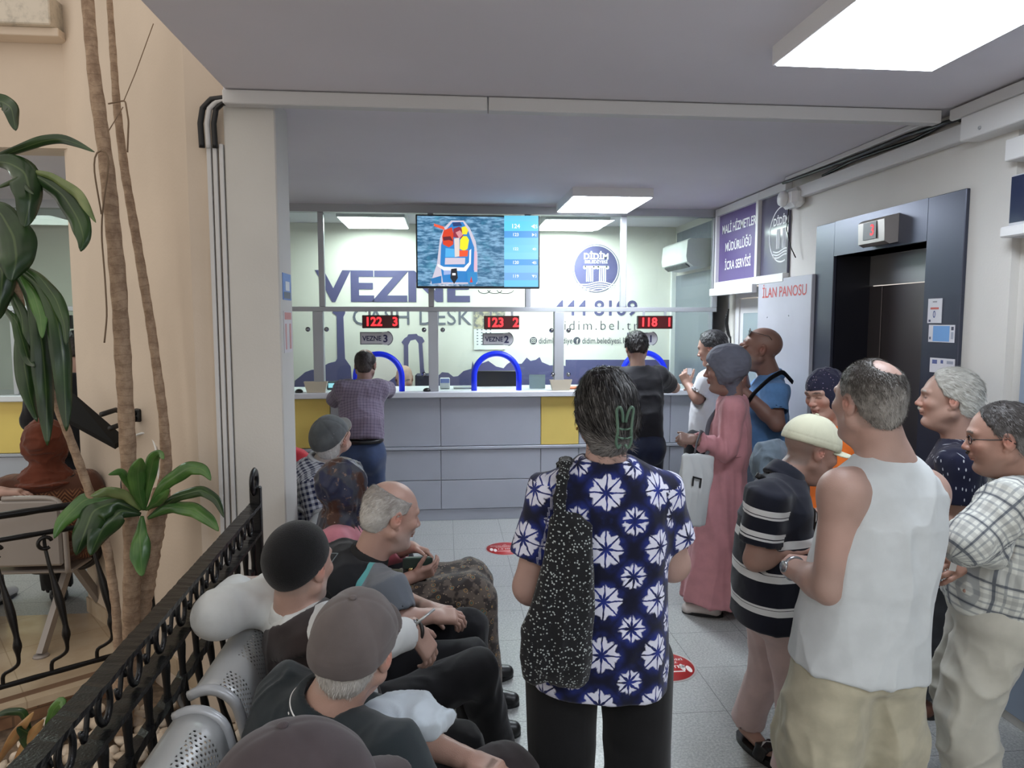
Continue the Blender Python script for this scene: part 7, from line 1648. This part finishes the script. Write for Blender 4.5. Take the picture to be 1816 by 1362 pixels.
@person
def checked_shirt_man():
    Y = 5.55; yaw = 4; hc = Q_(648, 647, Y+.1); J = stand(-.65, Y, yaw, 1.6); f, r = J['f'], J['r']; J['hd'] = hc
    J['nck'] = Q_(646, 679, Y+.06); J['chs'] = Q_(640, 718, Y-.0); J['wst'] = Q_(642, 755, Y-.1); J['pel'] = Q_(642, 800, Y-.14)
    J['sL'] = Q_(610, 690, Y+.04); J['sR'] = Q_(673, 690, Y+.04); J['eR'] = V3(*Q_(687, 697, Y+.3)[:2], 1.195); J['wR'] = V3(J['eR'][0]-.17, Y+.46, 1.185); J['eL'] = V3(*Q_(592, 700, Y+.2)[:2], 1.13); J['wL'] = V3(J['sL'][0]+.12, Y+.44, 1.185)
    for n in 'LR': J['h'+n] = J['pel']+r*(-.08 if n == 'L' else .08)-UP*.03; J['a'+n] = V3(J['h'+n][0], Y-.05, .085); J['k'+n] = (J['h'+n]+J['a'+n])/2
    p = Person('balding man in a purple checked shirt leaning at the left counter window', J)
    H = HF(hc, headR(6, -8), 1.0)
    p.body((140, 104, 88), H, {}, {}, h=.010, hk=dict(L=dict(n=-UP, curl=.2), R=dict(n=-UP, curl=.2)))
    hair(H, 'baldtop', .006, ((42, 36, 36), (78, 70, 68), .0), p.root, .003, 1500, .012, frac=.1)
    def pat(k, v):
        x, y, z = k.xyz(v); a = lines(k, x, .024, 0, .16, .2); b = lines(k, y, .024, 0, .16, .2); return k.mix((a+b)*.5, (122, 112, 130), (56, 48, 70))
    m = cloth('purple checked cotton', (120, 110, 130), pat=pat)
    p.shirt(m, [(0, .16, .13), (.3, .16, .13), (.6, .165, .125), (.82, .165, .11), (.92, .14, .09), (1, .078, .07)], 1.9, (.072, .05), path=[J['pel']+UP*.075, J['wst'], J['chs'], J['nck']], fold=.012, seed=61, h=.009)
    p.collar(m, r=.062, ht=.03)
    p.pants(cloth('navy trousers', (54, 68, 98)), thigh=.1, knee=.08, ank=.066, hip=(.163, .13), h=.011, butt=.04, top=.12); p.shoes(m_black)
    F = Field(); c = J['pel']+UP*.085-f*.005; F.u(loft([c-UP*.014, c+UP*.014], [(0, .163, .134), (1, .163, .134)], r, .006, 2.3), .01); p.mesh('belt', F, .007, m_black)
@person
def clerk():
    Y = 6.82; hc = Q_(717, 671, Y); J = sit(hc[0], Y+.05, 176, hc, .5, thigh=.3); J['nck'] = hc-UP*.14; J['pel'] = V3(hc[0], Y+.06, .6); J['kL'] = J['hL']+V3(0, .02, -.1); J['kR'] = J['hR']+V3(0, .02, -.1)
    for n, s in (('L', -1), ('R', 1)): J['w'+n] = J['s'+n]-UP*.2+J['f']*.25; J['e'+n] = J['s'+n]-UP*.22
    p = Person('bald clerk in a dark shirt seated behind the left counter window', J); H = HF(hc, headR(176, -20), 1.0)
    p.body((186, 140, 116), H, dict(fat=.4), dict(brow=(60, 50, 44), stubble=((120, 110, 100), .4), shave=((130, 100, 84), 'full', .3)), h=.011, hh=.005, hhand=.006)
    p.shirt(cloth('navy uniform', (36, 38, 52)), [(0, .17, .13), (.8, .175, .11), (.92, .14, .09), (1, .08, .07)], 1.5, (.07, .055), h=.012)
@person
def cap_man():
    Y = 1.66; hc = W(630, 1146, Y=Y); yaw = 48; J = sit(-.32, Y, yaw, hc, .45, thigh=.46, knee_out=.12); f, r = J['f'], J['r']
    J['nck'] = W(596, 1250, Y=Y-.0)+V3(-.02, 0, .0); J['chs'] = V3(-.335, Y, .70); J['wst'] = V3(-.36, Y, .57); J['pel'] = V3(-.34, Y, .45)
    J['sL'] = V3(-.42, Y+.12, .80); J['sR'] = V3(-.14, Y-.13, .80); J['eL'] = V3(-.12, Y+.22, .62); J['wL'] = V3(.05, Y+.12, .6); J['tL'] = J['tR'] = V3(1, 0, 0); J['eR'] = V3(-.02, Y-.2, .60); J['wR'] = V3(.05, Y-.08, .6)
    J['kL'] = V3(.16, Y+.20, .50); J['aL'] = V3(.22, Y+.2, .085); J['kR'] = V3(.14, Y-.12, .50); J['aR'] = V3(.2, Y-.12, .085)
    p = Person('seated man in a grey-brown cap and dark green polo with white collar trim', J)
    H = HF(hc, headR(20, 14, 8), 1.08)
    p.body((190, 142, 116), H, dict(fat=.4), dict(shave=((150, 140, 132), 'full', .6)), h=.008, neck=1.15, hk=dict(L=dict(n=-UP, curl=.4), R=dict(n=-UP, curl=.4)))
    hair(H, 'full', .005, ((140, 134, 128), (196, 192, 186), .06), p.root, .002, 2500, .010, frac=.4)
    cap_hat(H, cloth('grey brown cap cotton', (98, 90, 88), var=.05), p.root, brim=.07, deep=.012, h=.004)
    m = cloth('dark green pique', (34, 42, 46), var=.05); prof = [(0, .18, .14), (.3, .178, .145), (.6, .18, .14), (.82, .182, .12), (.92, .15, .10), (1, .085, .078)]
    p.shirt(m, prof, .8, (.076, .072), path=[J['pel']-UP*.05, J['wst'], J['chs'], J['nck']], fold=.009, seed=71, h=.007, neckr=.07)
    p.collar(m, r=.072, ht=.03, gap=1, out=.014)
    # white piping along the collar
    nb = J['nck']; ud = nrm(H.c-H.R[:, 1]*.03-J['nck']); u = nrm(np.cross(ud, f)); v = np.cross(ud, u); b = MB()
    for dr, dz in ((.0875, -.006), (.0895, -.017)): b.tube([nb+ud*dz+(u*math.cos(a)+v*math.sin(a))*dr for a in np.linspace(0, 2*math.pi, 49)], .0028, 6, False)
    at(p.root, b.obj('collar_trim', m_white))
    p.pants(cloth('dark taupe cloth', (58, 52, 54), var=.08), thigh=.098, knee=.078, ank=.062, hip=(.17, .13), fold=.014, seed=17, h=.009, fs=(8, 8, 8)); p.shoes(m_black)
    F = Field(); c = W(712, 1262, Y=1.72); F.u(ell(c, (.085, .09, .035)), .02); F.u(ell(c+V3(-.05, -.03, .015), (.05, .06, .03)), .03); F.u(ell(c+V3(.07, .0, -.02), (.05, .06, .025)), .03); V, Fc = F.mesh(.006)
    V = folds(V, Fc, .026, (12, 12, 12), 3); tag(nobj('folded_cloth', V, Fc, cloth('pale blue cloth', (196, 206, 214), var=.02)), 'crumpled pale blue cloth on the lap of the man in the grey-brown cap', 'cloth')
@person
def near_cap_man():
    Y = 1.04; hc = V3(-.225, Y, 1.005); J = sit(-.32, Y, 85, hc, .45, thigh=.46, knee_out=.1); J['nck'] = hc+V3(-.05, 0, -.13)
    p = Person('nearest seated man, only his dark brown cap in view at the bottom edge', J)
    H = HF(hc, headR(66, 4, 0), 1.1)
    p.body((180, 134, 110), H, dict(fat=.4), dict(shave=((120, 112, 104), 'full', .6)), h=.010, hk=dict(L=dict(n=-UP), R=dict(n=-UP)))
    cap_hat(H, cloth('brown grey cap cotton', (70, 62, 64), var=.06), p.root, brim=.08, h=.004)
    m = cloth('grey shirt', (92, 92, 96)); p.shirt(m, [(0, .18, .14), (.6, .18, .14), (.82, .182, .12), (.92, .15, .10), (1, .085, .078)], .8, (.076, .072), path=[J['pel']-UP*.05, J['wst'], J['chs'], J['nck']], h=.010)
    p.pants(cloth('dark taupe cloth', (58, 52, 54), var=.08), h=.012, thigh=.098, knee=.078); p.shoes(m_black)
@person
def bald_seated_man():
    Y = 2.72; hc = W(694, 912, Y=Y); yaw = 62; J = sit(-.36, Y, yaw, hc, .44, thigh=.46, knee_out=.12); f, r = J['f'], J['r']
    J['nck'] = W(652, 990, Y=Y+.0); J['chs'] = V3(-.40, Y, .74); J['wst'] = V3(-.40, Y, .58); J['pel'] = V3(-.36, Y, .44)
    J['sR'] = W(684, 1046, Y=Y-.15); J['sL'] = W(604, 1000, Y=Y+.13); J['tL'] = J['tR'] = V3(1, 0, 0); J['eR'] = W(706, 1100, Y=Y-.2); J['wR'] = W(766, 1092, Y=Y-.12); J['eL'] = W(700, 1060, Y=Y+.25); J['wL'] = W(760, 1078, Y=Y+.05)
    J['kR'] = V3(.08, Y-.14, .48); J['aR'] = V3(.12, Y-.14, .085); J['kL'] = V3(.08, Y+.14, .48); J['aL'] = V3(.12, Y+.14, .085)
    p = Person('seated bald man with white side hair in a grey, black and teal polo, in profile', J)
    H = HF(hc, headR(64, -12), 1.06)
    p.body((188, 142, 118), H, dict(fat=.5, nose=1.15), dict(brow=(150, 140, 130), stubble=((206, 200, 194), .3)), h=.008, hh=.0035, neck=1.15, hk=dict(R=dict(d=nrm(V3(1, .1, -.1)), n=V3(.1, .3, -1), curl=.5), L=dict(d=V3(1, -.2, -.2), n=V3(0, 0, -1), curl=.5)))
    hair(H, 'baldtop', .006, ((150, 144, 138), (205, 202, 196), .03), p.root, .0025, 4500, .012, flow=(0, -.8, -.5), frac=.5, lift=.25, h=.004)
    def pat(k, v):
        x, y, z = k.xyz(v); tor = z.lt(.5); d = y-x.abs()*.0-.30
        q = y+x.abs()*.9; blk = q.lt(.60); teal = ((q-.612).abs().lt(.014)); w2 = ((q-.44).abs().lt(.003)); c = k.mix(blk, (112, 116, 122), (26, 28, 32)); c = k.mix(teal, c, (96, 164, 164)); c = k.mix(w2, c, (110, 120, 124)); c = k.mix(z.gt(.5), c, (104, 110, 118))
        return k.mix(z.gt(.5)*((y-.155).abs().lt(.004)), c, (80, 160, 168))
    m = cloth('panelled jersey', (110, 112, 118), pat=pat); prof = [(0, .175, .135), (.3, .175, .14), (.6, .18, .135), (.82, .18, .115), (.92, .15, .10), (1, .082, .075)]
    p.shirt(m, prof, .82, (.078, .078), path=[J['pel']-UP*.05, J['wst'], J['chs'], J['nck']], fold=.010, seed=81, h=.007, neckr=.068)
    p.collar(simple('black rib collar', (24, 24, 26), .8), r=.068, ht=.042, gap=1)
    p.pants(cloth('black trouser cloth', (24, 24, 28)), h=.010, thigh=.095, knee=.075, ank=.062, fold=.012); p.shoes(m_black)
    strap_band(p, [J['sR']+V3(.06, .03, .05), J['nck']+V3(-.045, -.07, .0)-UP*.03, J['chs']+V3(-.135, -.02, .04), J['wst']+V3(-.14, .06, 0)], .032, .007, simple('olive webbing', (92, 92, 76), .8), 'shoulder_strap')
@person
def scarf_woman():
    Y = 3.22; hc = W(612, 868, Y=Y); yaw = 88; J = sit(-.42, Y, yaw, hc, .44, thigh=.50, knee_out=.06, Ht=1.55); f, r = J['f'], J['r']; J['nck'] = hc+V3(-.03, 0, -.14); J['chs'] = V3(-.47, Y, .74); J['wst'] = V3(-.44, Y, .58)
    J['sR'] = J['nck']+V3(0, -.16, -.06); J['sL'] = J['nck']+V3(0, .16, -.06); J['eR'] = J['sR']+V3(.06, -.05, -.24); J['wR'] = W(735, 1022, Y=Y-.1); J['eL'] = J['sL']+V3(.1, .04, -.2); J['wL'] = W(730, 970, Y=Y+.05)
    J['kR'] = V3(.10, Y-.10, .50); J['kL'] = V3(.10, Y+.10, .50); J['aR'] = V3(.14, Y-.1, .085); J['aL'] = V3(.14, Y+.1, .085)
    p = Person('seated woman in a brown, grey and navy headscarf and pink cardigan', J)
    H = HF(hc, headR(60, 2), 1.02)
    p.body((190, 140, 116), H, dict(female=True), WOM, h=.009, hk=dict(R=dict(d=V3(1, .1, .3), n=V3(-.2, .8, .5), curl=.5, s=.92), L=dict(d=V3(1, -.2, -.3), n=V3(0, -.5, -1), curl=.6, s=.92)))
    def pat(k, v):
        n = k.noise(9, 3, v); n2 = k.noise(7, 2, v); c = k.mix(n.step(.42, .5), (72, 46, 36), (62, 64, 74)); c = k.mix(n2.step(.52, .56), c, (44, 48, 72)); c = k.mix(k.noise(40, 4, v).step(.6, .7)*.6, c, (150, 120, 100)); return k.mix(k.vor(30, v).step(.08, .05), c, (170, 160, 150))
    hijab(p, H, cloth('patterned satin', (70, 60, 60), rough=.4, pat=pat), thick=.018, drape=.13, fold=.014, fs=(20, 20, 9), h=.006)
    m = cloth('pink knit', (196, 126, 138), var=.05, weave=260, bump=.001); prof = [(0, .18, .145), (.5, .178, .14), (.82, .17, .115), (.92, .14, .09), (1, .08, .07)]
    p.shirt(m, prof, 1.8, (.07, .05), path=[J['pel']-UP*.05, J['wst'], J['chs'], J['nck']], h=.009, seed=8, name='cardigan')
    def pf(k, v):
        a = k.vor(26, v); c = k.mix(k.noise(22, 2, v).step(.45, .55), (58, 52, 50), (100, 90, 82)); c = k.mix((a-.25).abs().lt(.03), c, (160, 128, 84)); c = k.mix(a.lt(.12), c, (92, 122, 110)); return k.mix(k.vor(60, v).lt(.14), c, (170, 150, 130))
    p.pants(cloth('patterned skirt cloth', (70, 64, 60), pat=pf), thigh=.115, knee=.11, ank=.11, hip=(.175, .14), h=.009, fold=.012, name='skirt', k=.09); p.shoes(m_black)
    c = W(741, 1003, Y=Y-.06); t = thing('purse', 'small dark green leather purse with a gold clasp held by the scarf woman', 'purse', c); g = simple('dark green leather', (40, 60, 54), .35)
    b = MB(); b.box(c[0]-.065, c[0]+.065, c[1]-.02, c[1]+.02, c[2]-.045, c[2]+.04, .012); at(t, b.obj('purse_body', g)); b = MB(); b.box(c[0]-.067, c[0]+.067, c[1]-.026, c[1]-.018, c[2]-.008, c[2]+.043, .004); at(t, b.obj('flap', g))
    b = MB(); b.lathe([(.014, 0), (.012, .004), (.006, .006)], (c[0]-.03, c[1]-.025, c[2]-.012), 8, (0, -1, 0)); at(t, b.obj('clasp', simple('gold clasp', (190, 170, 120), .25, 1)))
    F = Field(); c = W(748, 1046, Y=Y-.08); F.u(rbox(c, (.075, .05, .035), .02), .01); V, Fc = F.mesh(.007); V = folds(V, Fc, .02, (14, 14, 14), 2); tag(nobj('handbag', V, Fc, simple('black leather', (20, 20, 22), .4)), 'black leather handbag on the lap of the scarf woman', 'handbag')
@person
def grey_cap_man():
    Y = 3.85; hc = W(588, 778, Y=Y); yaw = 80; J = sit(-.74, Y, yaw, hc, .47, Ht=1.7, thigh=.46); f, r = J['f'], J['r']; J['nck'] = hc+V3(-.06, 0, -.13); J['chs'] = V3(-.76, Y, .86); J['wst'] = V3(-.76, Y, .65)
    J['sR'] = J['nck']+V3(-.0, -.185, -.07); J['sL'] = J['nck']+V3(0, .185, -.07); J['eR'] = J['sR']+V3(.06, -.06, -.26); J['eL'] = J['sL']+V3(.1, .05, -.24)
    p = Person('seated man in a grey cap with a pale brim and navy gingham shirt, looking up', J)
    H = HF(hc, headR(28, 36), 1.04)
    p.body((192, 146, 122), H, {}, dict(shave=((205, 202, 198), 'full', .8)), h=.010, hk=dict(R=dict(n=-UP), L=dict(n=-UP)))
    hair(H, 'full', .006, ((176, 174, 170), (215, 214, 210), .05), p.root, .003, 2000, .012, frac=.5)
    cap_hat(H, cloth('grey cap wool', (92, 96, 98), var=.08), p.root, brim=.065, deep=.0, edge=cloth('brim cloth', (150, 152, 150)), btn=False)
    glasses(H, simple('amber frame', (110, 84, 50), .3), p.root)
    def pat(k, v):
        x, y, z = k.xyz(v); a = lines(k, x, .03, 0, .5, .15); b = lines(k, y, .03, 0, .5, .15); return k.mix((a+b)*.5, (206, 210, 220), (34, 42, 78))
    m = cloth('navy gingham', (90, 96, 120), pat=pat); prof = [(0, .185, .145), (.5, .185, .14), (.82, .185, .115), (.92, .155, .095), (1, .082, .075)]
    p.shirt(m, prof, .85, (.078, .076), path=[J['pel']-UP*.05, J['wst'], J['chs'], J['nck']], h=.008, seed=5, fold=.009); p.collar(m, r=.068, ht=.035)
    p.pants(cloth('dark trousers', (40, 40, 46)), h=.012); p.shoes(m_black)
@person
def red_shirt_person():
    Y = 4.42; hc = W(476, 748, Y=Y); J = sit(hc[0]-.06, Y, 80, hc, .45); J['nck'] = hc+V3(-.03, 0, -.14)
    p = Person('seated person in a red top mostly hidden behind the column', J); H = HF(hc, headR(80, 0), 1.0)
    p.body((180, 134, 110), H, {}, {}, h=.012, hh=.006, hhand=.006, hk=dict(R=dict(n=-UP), L=dict(n=-UP)))
    hair(H, 'full', .012, ((30, 26, 24), (60, 50, 46), .05), p.root, .003, 600, .02)
    J['sR'] = W(527, 812, Y=Y-.1); p.shirt(cloth('red cotton', (206, 62, 72)), [(0, .18, .14), (.8, .185, .12), (.92, .15, .1), (1, .08, .07)], .8, (.08, .075), path=[J['pel']-UP*.05, J['wst'], J['chs'], J['nck']], h=.012)
    p.pants(cloth('dark trousers', (40, 40, 46)), h=.014); p.shoes(m_black)
@person
def left_seated_woman():
    Y = 4.08; hc = W(82, 790, Y=Y); yaw = -14; J = sit(hc[0]+.02, Y+.08, yaw, hc, .45, thigh=.42); f, r = J['f'], J['r']; J['nck'] = hc+V3(.0, -.01, -.15)
    J['sL'] = J['nck']-r*.185-UP*.09; J['sR'] = J['nck']+r*.185-UP*.09; J['eL'] = J['sL']-r*.06-UP*.22+f*.06; J['eR'] = J['sR']+r*.06-UP*.22+f*.06; J['chs'] = J['nck']-UP*.18; J['wst'] = J['nck']-UP*.38-f*.02
    p = Person('seated woman seen from behind in a brown headscarf and brown leaf-patterned top', J); H = HF(hc, headR(-22, -4), 1.1)
    p.body((186, 140, 116), H, dict(female=True), WOM, h=.011, hh=.005, hk=dict(R=dict(n=-UP), L=dict(n=-UP)))
    hijab(p, H, cloth('rust brown scarf', (98, 50, 34), var=.06), thick=.02, drape=.06, fold=.010, fs=(10, 24, 24), h=.008)
    def pat(k, v):
        x, y, z = k.xyz(v); zig = (((x/.07+50).frac()-.5).abs()*.09+y); s = lines(k, zig, .022, 0, .42, .3); b = lines(k, y, .16, .15, .5, .2); return k.mix(s*b, (84, 54, 42), (150, 104, 74))
    m = cloth('leaf patterned knit', (90, 58, 44), pat=pat); p.shirt(m, [(0, .2, .12), (.5, .2, .12), (.8, .2, .12), (.92, .155, .1), (1, .085, .075)], 1.75, (.085, .055), path=[J['pel']+UP*.04, J['wst'], J['chs'], J['nck']], h=.010, seed=3, fold=.012)
    strap_band(p, [J['sR']+UP*.07+f*.04, J['sR']+UP*.075-f*.06-r*.05, J['chs']-f*.155-r*.02, J['wst']-f*.17-r*.16], .016, .006, m_black, 'shoulder_strap')
    p.pants(cloth('black skirt cloth', (24, 22, 24)), h=.012, thigh=.1, knee=.09, ank=.08); p.shoes(m_black)
@person
def left_standing_man():
    Y = 5.3; yaw = -30; hc = W(134, 622, Y=Y); J = stand(hc[0]+.0, Y-.05, yaw, 1.72); f, r = J['f'], J['r']; J['nck'] = hc+V3(0, -.05, -.15)
    sh = J['nck']-UP*.06; J['sL'] = sh-r*.19; J['sR'] = sh+r*.19; J['eL'] = J['sL']-r*.05-UP*.27+f*.08; J['wL'] = J['eL']+f*.25+UP*.05; J['eR'] = J['sR']+r*.04-UP*.27+f*.08; J['wR'] = J['eR']+f*.25+UP*.02
    p = Person('man in black clothes standing at the left counter behind the plant leaves', J); H = HF(hc, headR(-34, -20), 1.05)
    p.body((186, 140, 116), H, {}, {}, h=.011, hh=.005, hk=dict(R=dict(n=-UP), L=dict(n=-UP)))
    hair(H, 'full', .012, ((24, 22, 22), (60, 54, 52), .05), p.root, .004, 1500, .018, frac=.1)
    p.shirt(cloth('black cotton', (20, 20, 24)), [(0, .19, .15), (.5, .185, .14), (.82, .19, .12), (.92, .15, .1), (1, .085, .075)], 1.5, (.085, .07), path=[J['pel']-UP*.06, J['wst'], J['chs'], J['nck']], h=.011)
    p.pants(cloth('black trousers', (20, 20, 24)), h=.012, thigh=.11, knee=.085); p.shoes(m_black)
@person
def left_edge_person():
    Y = 3.98; hc = V3(-2.92, Y+.05, 1.2); J = sit(-2.92, Y+.05, -5, hc, .45); f, r = J['f'], J['r']; J['eR'] = W(-40, 905, Y=Y-.05); J['wR'] = W(0, 872, Y=Y-.13)
    J['sR'] = J['nck']+r*.17-UP*.07
    p = Person('seated person at the left edge with one hand over the bench back', J); H = HF(hc, headR(-5, 0), 1.0)
    p.body((196, 150, 128), H, {}, {}, h=.011, hh=.006, hhand=.005, hk=dict(R=dict(d=V3(.8, .2, -.1), n=V3(0, 0, -1), curl=.3), L=dict(n=-UP)))
    hair(H, 'full', .012, ((30, 26, 24), (60, 50, 46), .05), p.root, .003, 400, .02)
    p.shirt(cloth('pale shirt', (190, 180, 170)), [(0, .18, .14), (.8, .185, .12), (.92, .15, .1), (1, .08, .07)], .8, (.075, .07), path=[J['pel']-UP*.05, J['wst'], J['chs'], J['nck']], h=.012)
    p.pants(cloth('dark trousers', (56, 54, 62)), h=.013); p.shoes(simple('pale grey shoe', (170, 168, 166), .6))
ONLY = None
for fn in BUILD:
    if ONLY is None or fn.__name__ in ONLY: fn()
